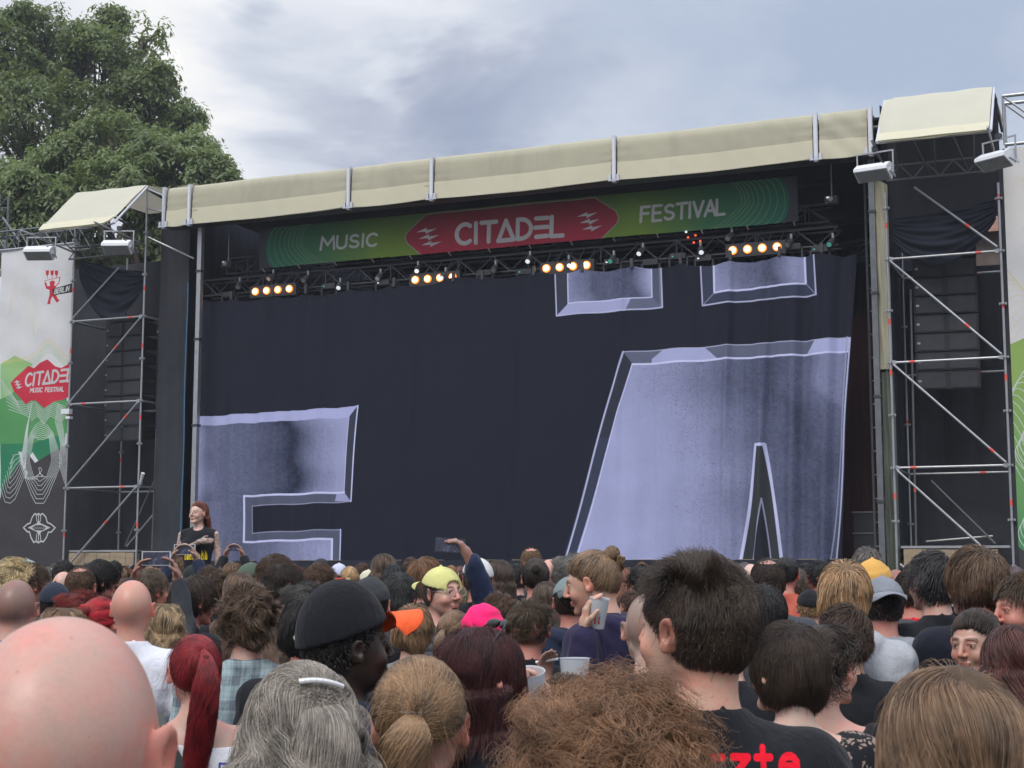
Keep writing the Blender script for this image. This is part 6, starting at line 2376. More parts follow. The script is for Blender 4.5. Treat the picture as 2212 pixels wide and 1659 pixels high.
def cap_crown(th=.018, low=1.675, tilt=.25, hole=False, tall=0.0):
    """baseball cap dome in the head's frame; its brim faces +Y"""
    F = Field(axis([(-.13, .13, .006)]), axis([(-.15, .14, .006)]), axis([(1.58, 1.84, .006)]))
    c = SC + np.array((0, 0, tall * .3))
    F.ell(c, SR + th + np.array((0, 0, tall)), .01)
    X, Y, Z = F.x[:, None, None], F.y[None, :, None], F.z[None, None, :]
    F.F = np.maximum(F.F, low + (Y - 0) * tilt - Z)
    if hole:
        F.ell((0, -.115, 1.665), (.042, .04, .030), .006, 's')
        F.cone((-.05, -.100, 1.640), (.05, -.100, 1.640), .007, .007, .004)
    F.cone((0, -.012, 1.7505 + th + tall * 1.3), (0, -.012, 1.753 + th + tall * 1.3), .008, .008, .003)
    return F.mesh()


def brim_mesh(L=.075, w=.082, y0=.075, z0=1.70, curve=.018, droop=.10):
    V, n, m = [], 15, 7
    for side in (0, 1):
        for j in range(m):
            t = j / (m - 1)
            for i in range(n):
                a = -1 + 2 * i / (n - 1)
                x = w * a * (1 - .10 * t)
                y = y0 + (math.sqrt(max(0, 1 - a * a * .75)) - .52) * .04 + L * t * math.sqrt(max(0.02, 1 - a ** 4 * .85))
                z = z0 - curve * a * a * (1 + t) - droop * L * t + (.004 if side == 0 else 0)
                V.append((x, y, z))
    Q = []
    for j in range(m - 1):
        for i in range(n - 1):
            a = j * n + i
            Q.append((a, a + 1, a + n + 1, a + n)); b = a + n * m
            Q.append((b, b + n, b + n + 1, b + 1))
    for i in range(n - 1):
        a = (m - 1) * n + i
        Q.append((a, a + 1, a + 1 + n * m, a + n * m))
    return V, Q


def beanie_mesh(th=.014, low=1.672, tilt=.22):
    F = Field(axis([(-.13, .13, .006)]), axis([(-.15, .14, .006)]), axis([(1.58, 1.82, .006)]))
    F.ell(SC, SR + th, .01)
    X, Y, Z = F.x[:, None, None], F.y[None, :, None], F.z[None, None, :]
    an = np.arctan2(X, Y + 0 * X)
    F.F = F.F + .0016 * np.sin(an * 40) - .004 * (np.abs(Z - (low + Y * tilt) - .025) < .025)
    F.F = np.maximum(F.F, low + Y * tilt - Z)
    F.cone((0, -.015, 1.765), (0, -.02, 1.772), .012, .006, .01)
    return F.mesh()


def band_mesh():
    """bandana tied over the head with a knot behind"""
    F = Field(axis([(-.13, .13, .006)]), axis([(-.19, .14, .006)]), axis([(1.50, 1.82, .006)]))
    F.ell(SC, SR + .013, .01)
    X, Y, Z = F.x[:, None, None], F.y[None, :, None], F.z[None, None, :]
    F.F = F.F + .0025 * np.sin(Z * 120 + X * 60 + 2 * np.sin(X * 50))
    F.F = np.maximum(F.F, 1.64 + Y * .55 - Z)
    F.ell((-.01, -.125, 1.635), (.022, .020, .018), .01)
    F.cone((-.02, -.13, 1.63), (-.045, -.15, 1.56), .012, .018, .01)
    F.cone((0, -.13, 1.63), (.012, -.145, 1.55), .012, .016, .01)
    return F.mesh()


def tube_mesh(name, segs, mat, n=8):
    m = MB()
    for a, b, r in segs:
        m.tube(a, b, r, n)
    me = bpy.data.meshes.new(name)
    me.from_pydata(m.v, [], m.f)
    me.materials.append(mat)
    return me


def glasses_mesh(rim, up=0.0):
    s = []
    for sd in (-1, 1):
        pts = [(sd * .034 + .0225 * math.cos(a), .1125 - .004 * abs(math.cos(a)), 1.640 + .0185 * math.sin(a)) for a in np.linspace(0, 2 * math.pi, 13)]
        s += [(pts[i], pts[i + 1], .0016) for i in range(12)]
        s.append(((sd * .056, .106, 1.646), (sd * .082, .0, 1.645), .0015))
        s.append(((sd * .082, .0, 1.645), (sd * .080, -.02, 1.63), .0015))
    s.append(((-.012, .113, 1.645), (.012, .113, 1.645), .0016))
    return tube_mesh('glasses', s, rim, 6)


clear = bpy.data.materials.new('thin_glass'); clear.use_nodes = True
_b = clear.node_tree.nodes['Principled BSDF']
_b.inputs['Base Color'].default_value = (.9, .93, .95, 1); _b.inputs['Alpha'].default_value = .22; _b.inputs['Roughness'].default_value = .05
plastic_w = material('white_plastic', (.78, .78, .78), .35, 0, 0, 10, .02)
plastic_b = material('black_plastic', (.02, .02, .022), .35, 0, 0, 10, .05)
gold = material('gold_metal', (.75, .52, .30), .3, .9)
brown_rim = material('brown_rim', (.10, .05, .03), .3)
clear_rim = material('clear_rim', (.5, .42, .40), .25)
colour_cloth = CLOTH['plain']

ORANGE = (.90, .12, .03); MUSTARD = (.62, .31, .03); PINK = (.90, .02, .16)


def child_mesh(name, me, parent, colr=None, M=None):
    o = bpy.data.objects.new(name, me)
    COL.objects.link(o)
    o.parent = parent
    if M is not None:
        o.matrix_local = M
    if colr is not None:
        o.color = (*colr, 1)
    return o


MESHES = {}


def keyed(key, fn):
    if key not in MESHES:
        MESHES[key] = fn()
    return MESHES[key]


def person(label, x, ytop, dist, yaw=0, hair='short', hcol=(.05, .035, .025), skin=(.56, .33, .24), shirt=(.02, .02, .024), cloth='plain', body=None, q=0, group=None,
           trousers=(.03, .035, .05), tints=None, cap=None, top=None, name='person', lean=(0, 0), z=None, hairrot=None, shirtmat=None, size=None):
    """one member of the crowd; x, ytop: where the top of the head shows; dist: metres away; yaw > 0 turns to the left"""
    body = dict(body or {})
    tints = dict(tints or {})
    if hair in ('short', 'swept', 'mop', 'quiff', 'undercut', 'wavy') and body.get('sex', 'm') == 'm':
        tints.setdefault('nape', .75)
    bd = make_body(None, **body)
    skinm, shirtm, trm, M, A, ck = bd
    p = WP(x, ytop, dist)
    hair_h = {'quiff': .028, 'big_curly': .085, 'curly': .05, 'mop': .024, 'wavy': .03, 'long': .02, 'waves': .025, 'bob': .02, 'undercut': .03, 'swept': .024, 'short': .018, 'half_up': .028,
              'man_bun': .02, 'high_tail': .012, 'low_tail': .016, 'ponytail': .012, 'crop': .024, 'bun': .012, 'dark_long': .02, 'claw': .016}.get(hair, .004)
    if cap:
        hair_h = {'cap': .02, 'tall': .05, 'beanie': .016, 'band': .013}.get(cap[0], .02)
    hh = 1.7505 + hair_h
    sc_ = size or (p.z / hh)
    sc_ = max(.82, min(1.16, sc_))
    zoff = p.z - hh * sc_
    nk = ck + repr(sorted(tints.items()))

    def mk_skin():
        V, Q = skinm
        me = raw_mesh('body', V, Q, SKIN)
        colour_attr(me, skin_colours(V, M, **tints))
        return me
    o = bpy.data.objects.new(name, keyed('skin' + nk, mk_skin))
    COL.objects.link(o)
    o.location = (p.x, p.y, zoff)
    o.rotation_euler = (lean[0], lean[1], R(yaw))
    o.scale = (sc_,) * 3
    o.color = (*skin, 1)
    tag(o, label, 'person', group)
    sh = child_mesh('shirt', keyed('shirt' + ck + cloth + repr(id(shirtmat)), lambda: raw_mesh('shirt', *shirtm, shirtmat or CLOTH[cloth])), o, shirt)
    if trm is not None:
        child_mesh('trousers', keyed('trousers', lambda: raw_mesh('trousers', *trm, colour_cloth)), o, trousers)
    if hairrot is not None:
        M = M @ rotm(*hairrot)
    HM = Matrix.Translation(Vector(PIV)) @ Matrix(M.tolist()).to_4x4() @ Matrix.Translation(-Vector(PIV))
    o['hm'] = [v for row in HM for v in row]
    if cap and hair in ('short', 'mop', 'swept', 'buzz', None) and kindcap(cap) and hcol is not None:
        hair = 'under'
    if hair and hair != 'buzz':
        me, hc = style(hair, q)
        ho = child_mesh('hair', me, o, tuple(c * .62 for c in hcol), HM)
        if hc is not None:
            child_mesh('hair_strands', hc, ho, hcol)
    if cap:
        kind, ccol, turn = cap[:3]
        bcol = cap[3] if len(cap) > 3 else ccol
        CM = HM @ Matrix.Translation(Vector(SC)) @ Matrix.Rotation(R(turn), 4, 'Z') @ Matrix.Translation(-Vector(SC))
        if kind in ('cap', 'tall'):
            c = child_mesh('cap', keyed('capm' + kind + str(len(cap) > 4), lambda: raw_mesh('cap', *cap_crown(.016 if kind == 'cap' else .022, hole=(len(cap) > 4), tall=0 if kind == 'cap' else .028), colour_cloth)), o, ccol, CM)
            child_mesh('brim', keyed('brim' + kind, lambda: raw_mesh('brim', *(brim_mesh() if kind == 'cap' else brim_mesh(.082, .092, .098, 1.712, .028, -.02)), colour_cloth)), c, bcol)
        elif kind == 'beanie':
            child_mesh('beanie', keyed('beanie', lambda: raw_mesh('beanie', *beanie_mesh(), colour_cloth)), o, ccol, CM)
        elif kind == 'band':
            child_mesh('bandana', keyed('band', lambda: raw_mesh('bandana', *band_mesh(), colour_cloth)), o, ccol, CM)
    return o


def kindcap(c):
    return c[0] in ('cap', 'tall', 'beanie', 'band')


def wear(o, name, me, colr=None, extra=None):
    """fix something to a person's turned head"""
    v = list(o['hm'])
    HM = Matrix([v[0:4], v[4:8], v[8:12], v[12:16]])
    return child_mesh(name, me, o, colr, HM @ extra if extra is not None else HM)


# shirts with print on the back
def back_print_material(name, im, x0, x1, z0, z1, front=False):
    m = cloth_material(name)
    q = G(m.node_tree); b = m.node_tree.nodes['Principled BSDF']
    co = q.n('ShaderNodeTexCoord').outputs['Object']
    sp = q.n('ShaderNodeSeparateXYZ'); q.l(co, sp.inputs[0])
    u = q.math('DIVIDE', q.math('SUBTRACT', sp.outputs[0], x0), x1 - x0); v = q.math('DIVIDE', q.math('SUBTRACT', sp.outputs[2], z0), z1 - z0)
    cb = q.n('ShaderNodeCombineXYZ'); q.l(u, cb.inputs[0]); q.l(v, cb.inputs[1])
    t = q.n('ShaderNodeTexImage'); t.image = im; t.extension = 'CLIP'; q.l(cb.outputs[0], t.inputs[0])
    old = b.inputs['Base Color'].links[0].from_socket
    back = q.math('GREATER_THAN' if front else 'LESS_THAN', sp.outputs[1], 0)
    inn = q.math('MULTIPLY', back, q.math('MULTIPLY', q.math('GREATER_THAN', u, 0), q.math('LESS_THAN', u, 1)))
    sc3 = q.n('ShaderNodeSeparateColor'); q.l(t.outputs[0], sc3.inputs[0])
    mx = q.math('MAXIMUM', sc3.outputs[0], q.math('MAXIMUM', sc3.outputs[1], sc3.outputs[2]))
    k = q.math('MULTIPLY', inn, q.math('GREATER_THAN', mx, .02))
    c = q.mix(k, old, t.outputs[0])
    q.l(c, b.inputs['Base Color'])
    return m




def wl(yaw, sc, dx, dy, z, zoff=0.0):
    """a world offset from a figure's feet, in the figure's own frame"""
    a = R(-yaw)
    return ((dx * math.cos(a) - dy * math.sin(a)) / sc, (dx * math.sin(a) + dy * math.cos(a)) / sc, (z - zoff) / sc)


def wdir(yaw, dx, dy, dz):
    a = R(-yaw)
    return (dx * math.cos(a) - dy * math.sin(a), dx * math.sin(a) + dy * math.cos(a), dz)


SK = (.56, .33, .24); SKP = (.60, .35, .28); SKL = (.66, .45, .36); SKR = (.60, .27, .21)
BR = (.075, .048, .030); DB = (.035, .024, .018); BK = (.016, .015, .016); BL = (.34, .23, .12); LB = (.16, .10, .055); GY = (.16, .15, .14); AU = (.10, .022, .016); RDH = (.26, .012, .014); GI = (.24, .07, .03)
BLK = (.014, .015, .019); NAV = (.016, .022, .05); GRY = (.30, .32, .36); WHI = (.72, .73, .80); DGR = (.05, .052, .058)


# ------------------------------------------------------------------ the people nearest the camera
o = person('large bald head nearest the camera at the lower left, one red ear showing', 148, 1320, 1.27, yaw=-4, hair=None, skin=(.56, .305, .25), shirt=(.02, .03, .12), body=dict(res=2, collar=True), tints=dict(buzz=0.0))
o = person('woman with long loose grey hair held by a pale bar clip', 655, 1424, 2.45, yaw=12, hair='half_up', q=2, hcol=(.25, .235, .215), skin=SKR, shirt=(.02, .04, .10), body=dict(sex='f', res=1, head=(0.0, R(-10), 0)))
clip = []
for k in range(8):
    a = -.9 + 1.8 * k / 8; b = -.9 + 1.8 * (k + 1) / 8
    f_ = lambda t: (.026 + .042 * t, -.108 - .010 * (1 - t * t) + .012 * t, 1.728 + .006 * (1 - t * t) - .004 * t)
    clip.append((f_(a), f_(b), .0045))
wear(o, 'hair_clip', tube_mesh('hair_clip', clip, plastic_w))
o = person('man with blond hair tied in a loose low ponytail over shaved sides', 903, 1412, 2.62, yaw=2, hair='low_tail', q=2, hcol=(.235, .155, .09), skin=(.62, .33, .26), shirt=(.018, .02, .03), body=dict(res=2, head=(R(-4), R(-8), 0)), tints=dict(buzz=.25))
wear(o, 'hair_tie', tube_mesh('hair_tie', [((-.016, -.115, 1.655), (.016, -.115, 1.655), .011)], plastic_b))
o = person('person with big frizzy light brown curls, lower middle of the photo', 1303, 1428, 2.25, yaw=0, hair='big_curly', q=2, hcol=(.22, .125, .07), skin=SK, shirt=BLK, body=dict(sex='f'))
im_ = Print(None, 0, 1, 0, 1, 700, 200)
write(im_, list('arzte'), (.04, .2), (.96, .2), (0, .62), 34, (.80, .01, .03))
for x_ in (.115, .20):
    im_.poly([(x_, .76), (x_ + .045, .76), (x_ + .045, .9), (x_, .9)], (.80, .01, .03))
zt_ = back_print_material('black_shirt_red_print', im_.image('shirt_back_word'), -.045, .155, 1.386, 1.460)
o = person('man with tousled dark brown hair, black shirt with red lettering on its back', 1518, 1190, 2.75, yaw=-5, hair='quiff', q=2, hcol=(.050, .036, .028), skin=(.62, .35, .26), shirt=BLK, body=dict(res=2, head=(R(52), R(3), 0)), tints=dict(beard=.12), shirtmat=zt_)
o = person('woman with straight light brown hair parted in the middle, lower right corner', 2048, 1412, 1.95, yaw=3, hair='long', q=2, hcol=(.185, .122, .078), skin=SK, shirt=BLK, body=dict(sex='f'))
o = person('short haired brunette woman in a black lace top with a thin cord choker', 1706, 1338, 3.9, yaw=8, hair='crop', q=2, hcol=(.045, .032, .025), skin=SKL, shirt=BLK, cloth='lace', body=dict(sex='f', res=1, head=(R(30), 0, 0), sleeve='long', neck='wide'))
ch = []
for k in range(20):
    a = 2 * math.pi * k / 20; b = 2 * math.pi * (k + 1) / 20
    ch.append(((.056 * math.sin(a), -.026 - .056 * math.cos(a), 1.487), (.056 * math.sin(b), -.026 - .056 * math.cos(b), 1.487), .002))
for k in range(6):
    a = k * 1.05
    ch.append(((.004, -.084, 1.485), (.004 + .016 * math.cos(a), -.088, 1.482 + .012 * math.sin(a)), .0016))
child_mesh('choker', tube_mesh('choker', ch, plastic_b, 6), o)
o = person('dark brown haired woman with a hair claw and a gold ear clip', 1772, 1352, 4.35, yaw=-10, hair='claw', q=1, hcol=DB, skin=SKP, shirt=BLK, body=dict(sex='f', head=(R(-38), 0, 0), sleeve='long', neck='wide'))
wear(o, 'earring', tube_mesh('earring', [((-.090, -.004, 1.60), (-.096, -.004, 1.645), .008)], gold))
o = person('man in black cap with a bright orange visor, dark skin, navy jacket', 752, 1258, 3.7, yaw=-28, hair='short', hcol=BK, skin=(.045, .026, .020), shirt=(.014, .020, .045), body=dict(res=1, off=.012, head=(R(-36), R(4), 0), collar=True), cap=('tall', (.011, .012, .016), 0, ORANGE))
wear(o, 'cap_button', tube_mesh('cap_button', [((0, -.012, 1.806), (0, -.012, 1.812), .010)], material('orange_felt', ORANGE, .8)))
wear(o, 'badge', tube_mesh('badge', [((-.045, -.112, 1.672), (-.030, -.120, 1.672), .009)], plastic_w))
DA = (wl(-18, .97, .235, .10, 1.24), wl(-18, .97, .165, .17, 1.455), wdir(-18, -.22, .05, 1), wdir(-18, -.9, -.45, 0))
o = person('woman with long dark burgundy hair drinking from a clear plastic cup', 1048, 1342, 3.65, yaw=-18, hair='dark_long', q=2, hcol=(.050, .014, .016), skin=SKP, shirt=BLK,
           body=dict(sex='f', res=1, head=(R(-48), R(8), 0), sleeve='long', off=.01, arms=('down', DA), grip=.45))
drinker = o
Fg = Field(axis([(-.10, .10, .004)]), axis([(-.05, .10, .004)]), axis([(1.68, 1.80, .004)]))
for sd in (-1, 1):
    Fg.ell((sd * .034, .058, 1.755), (.026, .010, .014), .006, 'u', np.array(Euler((R(-35), 0, R(-18 * sd))).to_matrix()))
    Fg.cone((sd * .060, .048, 1.752), (sd * .086, -.025, 1.70), .0035, .0035, .004)
Fg.cone((-.012, .066, 1.760), (.012, .066, 1.760), .0035, .0035, .004)
wear(o, 'sunglasses', raw_mesh('sunglasses', *Fg.mesh(), plastic_b))
im_ = Print(None, 0, 1, 0, 1, 512, 512)
BLU = (.06, .07, .42)
for word, p0, p1, h in ((list('DP'), (.02, .74), (.13, .72), .085), (list('EE'), (.30, .66), (.42, .65), .085), (['tri'], (.44, .645), (.51, .64), .085), (list('EHPI'), (.68, .62), (.97, .585), .095)):
    write(im_, word, p0, p1, (.01, h), 9, BLU)
for k, wd in enumerate(('zahlreich', 'PiEr 3', 'in FrEihEit', 'sonatinEn', 'trEs')):
    w_ = [c if c in FONT or c == ' ' else 'n' for c in wd]
    write(im_, w_, (.36, .54 - k * .07), (.36 + .032 * len(w_), .535 - k * .07), (.004, .032), 2.4, BLU)
tee = back_print_material('white_shirt_blue_print', im_.image('white_shirt_words'), -.21, .21, 1.05, 1.47)
o = person('woman with a long bright red ponytail, white off the shoulder tee, dark strap', 425, 1370, 4.6, yaw=14, hair='high_tail', q=2, hcol=(.20, .014, .020), skin=SKP, shirt=(.72, .72, .76), body=dict(sex='f', res=1, head=(R(8), 0, 0), neck='shoulder'), shirtmat=tee)
st_ = [((-.10 + .034 * k, -.150 - .010 * math.sin(k * .7) + (.03 if k > 5 else 0) * 0, 1.46 - .068 * k), (-.10 + .034 * (k + 1), -.150 - .010 * math.sin((k + 1) * .7), 1.46 - .068 * (k + 1)), .014) for k in range(8)]
sm_ = MB()
for k in range(9):
    a = np.array((-.125 + .036 * k, -.145 - .012 * math.sin(k * .5), 1.47 - .062 * k)); b = np.array((-.125 + .036 * (k + 1), -.145 - .012 * math.sin((k + 1) * .5), 1.47 - .062 * (k + 1)))
    u_ = np.array((.022, 0, .012))
    if k == 0:
        a = np.array((-.13, -.06, 1.50))
    sm_.add([a - u_, a + u_, b + u_, b - u_, a - u_ + (0, .006, 0), a + u_ + (0, .006, 0), b + u_ + (0, .006, 0), b - u_ + (0, .006, 0)], [(0, 1, 2, 3), (7, 6, 5, 4), (0, 3, 7, 4), (1, 5, 6, 2)])
sm_.build('bag_strap', material('dark_green_strap', (.035, .045, .042), .6), o)
# the burgundy haired woman's patterned strap
pm = bpy.data.materials.new('woven_strap'); pm.use_nodes = True
q_ = G(pm.node_tree); b_ = pm.node_tree.nodes['Principled BSDF']
v_ = q_.n('ShaderNodeTexVoronoi'); v_.inputs['Scale'].default_value = 70; q_.l(q_.n('ShaderNodeTexCoord').outputs['Object'], v_.inputs['Vector'])
sc_n = q_.n('ShaderNodeSeparateColor'); q_.l(v_.outputs['Color'], sc_n.inputs[0])
q_.l(q_.ramp(sc_n.outputs[0], [(0, (.05, .06, .08)), (.4, (.35, .36, .38)), (.6, (.10, .11, .13)), (.75, (.65, .08, .10)), (.9, (.6, .6, .6))], 'CONSTANT'), b_.inputs['Base Color'])
sm_ = MB()
for k in range(8):
    a = np.array((-.095 + .036 * k, -.152 - .010 * math.sin(k * .5), 1.45 - .040 * k)); b = np.array((-.095 + .036 * (k + 1), -.152 - .010 * math.sin((k + 1) * .5), 1.45 - .040 * (k + 1)))
    u_ = np.array((.019, 0, .011))
    sm_.add([a - u_, a + u_, b + u_, b - u_, a - u_ + (0, .006, 0), a + u_ + (0, .006, 0), b + u_ + (0, .006, 0), b - u_ + (0, .006, 0)], [(0, 1, 2, 3), (7, 6, 5, 4), (0, 3, 7, 4), (1, 5, 6, 2)])
sm_.build('camera_strap', pm, drinker)


def cup(label, x, y, dist, tilt, liquid=True, r0=.032, r1=.043, h=.125, red=True):
    p = WP(x, y, dist)
    o = bpy.data.objects.new('plastic_cup', None); COL.objects.link(o)
    o.location = p; o.rotation_euler = tilt
    tag(o, label, 'cup')
    m = MB(); n = 24
    V = []
    for (r, z) in ((r0, 0), (r0 + (r1 - r0) * .5, h * .5), (r1, h), (r1 + .002, h), (r1 - .002, h - .002), (r0 - .002, .003)):
        V += [(r * math.cos(2 * math.pi * k / n), r * math.sin(2 * math.pi * k / n), z) for k in range(n)]
    Fs = [(j * n + k, j * n + (k + 1) % n, (j + 1) * n + (k + 1) % n, (j + 1) * n + k) for j in range(5) for k in range(n)]
    m.add(V, Fs + [tuple(range(n))[::-1]])
    cm_ = material('milky_plastic', (.72, .74, .77), .3, 0, 0, 10, .05, 12, trans=.45)
    w = m.build('wall', cm_, o, smooth=False)
    if red:
        mm = MB()
        for (a0, a1, z0, z1) in ((-.45, -.25, .02, .06), (-.45, .25, .02, .03), (.05, .2, .02, .05)):
            vs = [(1.012 * (r0 + (r1 - r0) * z / h) * math.cos(-math.pi / 2 + a), 1.012 * (r0 + (r1 - r0) * z / h) * math.sin(-math.pi / 2 + a), z) for a, z in ((a0, z0), (a1, z0), (a1, z1), (a0, z1))]
            mm.add(vs, [(0, 1, 2, 3)])
        mm.build('printed_mark', material('red_print', (.55, .02, .02), .5), w)
    return o


bpy.context.view_layer.update()


def hand_at(o, side, body_key_arms, fwd=.07, out=.03):
    """world point inside the grip of a person's hand"""
    sh, e, w, h, n = arm_points(side, body_key_arms)
    h = h / np.linalg.norm(h); n = n - h * (n @ h); n /= np.linalg.norm(n)
    return o.matrix_world @ Vector(w + h * fwd + n * out)


hp = hand_at(drinker, 1, DA, .07, .045)
c_ = cup('clear plastic cup with a red mark held to the lips of the burgundy haired woman', 1120, 1470, 3.4, (R(12), R(-10), R(30)))
c_.location = hp - Vector((0, 0, .05))


# ------------------------------------------------------------------ the middle rows, one by one
def phone(label, pos, rot, case=(.02, .02, .022), w=.148, h=.073, screen=True, gname=None):
    o = bpy.data.objects.new('phone', None); COL.objects.link(o)
    o.location = pos; o.rotation_euler = rot
    tag(o, label, 'phone', gname)
    MB().box((-w / 2, -.004, -h / 2), (w / 2, .004, h / 2)).build('case', material('phone_case_%d' % int(case[0] * 100), case, .35), o)
    if screen:
        sm2 = bpy.data.materials.get('phone_screen')
        if sm2 is None:
            sm2 = bpy.data.materials.new('phone_screen'); sm2.use_nodes = True
            q = G(sm2.node_tree); b = sm2.node_tree.nodes['Principled BSDF']
            co = q.n('ShaderNodeTexCoord').outputs['Object']
            c = q.ramp(q.noise(co, 30, 3, .6), [(.35, (.015, .016, .03)), (.55, (.03, .033, .06)), (.68, (.12, .12, .18))])
            q.l(c, b.inputs['Base Color']); q.l(c, b.inputs['Emission Color']); b.inputs['Emission Strength'].default_value = .3; b.inputs['Roughness'].default_value = .1
        MB().box((-w / 2 + .006, -.0052, -h / 2 + .004), (w / 2 - .006, -.0042, h / 2 - .004)).build('screen', sm2, o)
        o['kind'] = 'thing'
    return o


# man behind the bald one who films with both hands
d_, yw = 7.3, 0
PA = ((wl(yw, .95, -.24, .26, 1.50), wl(yw, .95, -.125, .36, 1.735), (.32, 0, 1), (.9, -.3, 0)), (wl(yw, .95, .155, .30, 1.51), wl(yw, .95, .105, .36, 1.735), (-.22, 0, 1), (-.9, -.3, 0)))
o = person('person in charcoal sleeves filming the stage with a raised phone, head hidden', 303, 1283, d_, yaw=yw, hair='short', q=1, hcol=DB, skin=SKP, shirt=(.035, .038, .045), body=dict(sleeve='long', arms=PA, grip=.55, res=1))
bpy.context.view_layer.update()
pp = o.matrix_world @ Vector(wl(0, .95, -.010, .35, 1.855))
phone('phone held sideways above the bald head by a filming person', pp, (0, 0, 0), (.55, .55, .58))
# the man in glasses and yellow cap, arm up with a phone
d_, yw = 7.4, -146
GA = (wl(yw, 1.03, .215, .10, 1.62), wl(yw, 1.03, .135, .02, 1.855), wdir(yw, -.42, -.1, .75), wdir(yw, -.8, .1, -.5))
o = person('man in yellow backwards cap and clear glasses holding a phone high, facing the camera', 957, 1222, d_, yaw=yw, hair='short', q=1, hcol=DB, skin=SKP, shirt=(.02, .03, .07), body=dict(res=2, head=(R(8), R(2), 0), sleeve='long', off=.004, arms=(GA, 'down'), grip=.7, collar=True), tints=dict(beard=.45, brows=.9), cap=('cap', (.62, .60, .24), 180, (.62, .60, .24), 1))
glm = glasses_mesh(clear_rim)
wear(o, 'glasses', glm)
vest = make_body(None, res=0, sleeve='none', off=.018)
child_mesh('quilted_vest', raw_mesh('quilted_vest', vest[1][0], vest[1][1], CLOTH['quilt']), o, (.07, .078, .088))
bpy.context.view_layer.update()
hp = o.matrix_world @ Vector(arm_points(-1, GA)[2] + np.array(GA[2]) / np.linalg.norm(GA[2]) * .10)
phone('black phone in the hand raised highest in the middle of the crowd', hp + Vector((-.05, .0, -.02)), (R(-8), R(4), R(8)), (.02, .02, .024))
# the man with the bun and the purple hoodie, drinking
d_, yw = 6.3, 62
HA = (wl(yw, 1.02, -.10, -.28, 1.24), wl(yw, 1.02, -.075, -.27, 1.47), wdir(yw, .05, 0, 1), wdir(yw, 1, .1, 0))
hood_man = person('man with a light brown bun looking down in profile, dark purple hoodie', 1296, 1180, d_, yaw=yw, hair='man_bun', q=1, hcol=(.17, .115, .07), skin=SK, shirt=(.026, .022, .060), body=dict(res=2, head=(R(12), R(-14), 0), sleeve='long', hood=2, off=.008, arms=(HA, 'down'), grip=.5), tints=dict(beard=.25))
bpy.context.view_layer.update()
hp = o.matrix_world @ Vector((0, 0, 0))
hp = hand_at(hood_man, -1, HA, .07, .04)
c_ = cup('white cup with grey blotches in the hand of the man with the bun', 1285, 1350, 5.4, (R(8), R(6), 0), r0=.030, r1=.040, h=.12)
c_.location = hp - Vector((-.0, .0, .05))
# other raised hands
PX = ((wl(0, .95, -.20, .22, 1.50), wl(0, .95, -.085, .36, 1.82), (.35, 0, 1), (.9, -.2, 0)), (wl(0, .95, .20, .22, 1.50), wl(0, .95, .085, .36, 1.82), (-.35, 0, 1), (-.9, -.2, 0)))
o = person('person holding a small dark camera up in both hands beside the tattooed woman', 489, 1236, 14, hair='short', hcol=DB, skin=SKP, shirt=BLK, body=dict(sleeve='long', arms=PX, grip=.5))
bpy.context.view_layer.update()
phone('small dark camera held up beside the tattooed woman', o.matrix_world @ Vector(wl(0, .95, 0, .35, 1.90)), (0, 0, 0), (.02, .02, .03), .10, .06)
o = person('person in navy sleeves raising a phone left of the shaggy haired man', 372, 1258, 10, hair='short', hcol=BR, skin=SKL, shirt=NAV, body=dict(sleeve='long', arms=PX, grip=.5))
bpy.context.view_layer.update()
phone('pale phone held up left of the shaggy haired man', o.matrix_world @ Vector(wl(0, .95, 0, .35, 1.90)), (0, 0, 0), (.55, .55, .58))
# small hidden smoker and drinker behind the curly head
SA = (wl(0, .87, -.14, .12, 1.24), wl(0, .87, -.06, .18, 1.46), (.05, 0, 1), (.5, -.8, 0))
SB_ = (wl(0, .87, .14, .14, 1.22), wl(0, .87, .06, .20, 1.42), (-.1, 0, 1), (-.5, -.8, 0))
o = person('short person behind the curly head, hand raised with a cigarette', 1222, 1452, 4.15, hair='short', q=1, hcol=BR, skin=SKP, shirt=BLK, body=dict(sleeve='long', arms=(SA, SB_), grip=.45))
bpy.context.view_layer.update()
hp = hand_at(o, 1, SB_, .085, .045)
c2 = cup('half full plastic cup peeking over the curly head', 1240, 1430, 4.0, (0, 0, 0), red=False)
c2.location = hp - Vector((0, 0, .05))
hp = hand_at(o, -1, SA, .11, .02)
cg_ = MB().tube((-.035, 0, 0), (.03, 0, .01), .004, 8).build('cigarette', plastic_w)
cg_.location = hp; tag(cg_, 'white cigarette between fingers just above the curly head', 'cigarette')

def P(label, x, yt, d, *a, **k):
    return person(label, x, yt, d * 1.07, *a, **k)


# (label, x, ytop, dist, options)
P('shaved grey head half hidden behind the tousled man, pale neck', 1404, 1276, 4.3, 8, 'buzz', (.20, .20, .20), SKL, (.06, .062, .068), q=1, tints=dict(buzz=.8))
P('person hidden behind the tousled man with a hand at the mouth', 1572, 1300, 4.6, -25, 'short', BK, SKL, BLK, q=1, body=dict(res=0, arms=('down', ((.2, .12, 1.22), (.07, .19, 1.44), (-.3, .1, 1), (-.6, -.6, 0)))))
P('man in black tee with short tidy brown hair behind the choker woman', 1822, 1302, 5.1, 14, 'swept', (.060, .038, .026), SK, BLK, q=1)
P('man in a backwards grey cap with light grey hoodie hanging open at the back', 1905, 1243, 6.1, 0, 'short', BK, SKR, GRY, q=1, body=dict(hood=2, off=.008), cap=('cap', (.22, .235, .27), 180, (.22, .235, .27), 1))
P('man with straight light blond hair in a pale grey hoodie', 1823, 1208, 5.3, -12, 'mop', (.36, .24, .14), SKP, (.42, .44, .48), q=1, body=dict(hood=2, off=.01))
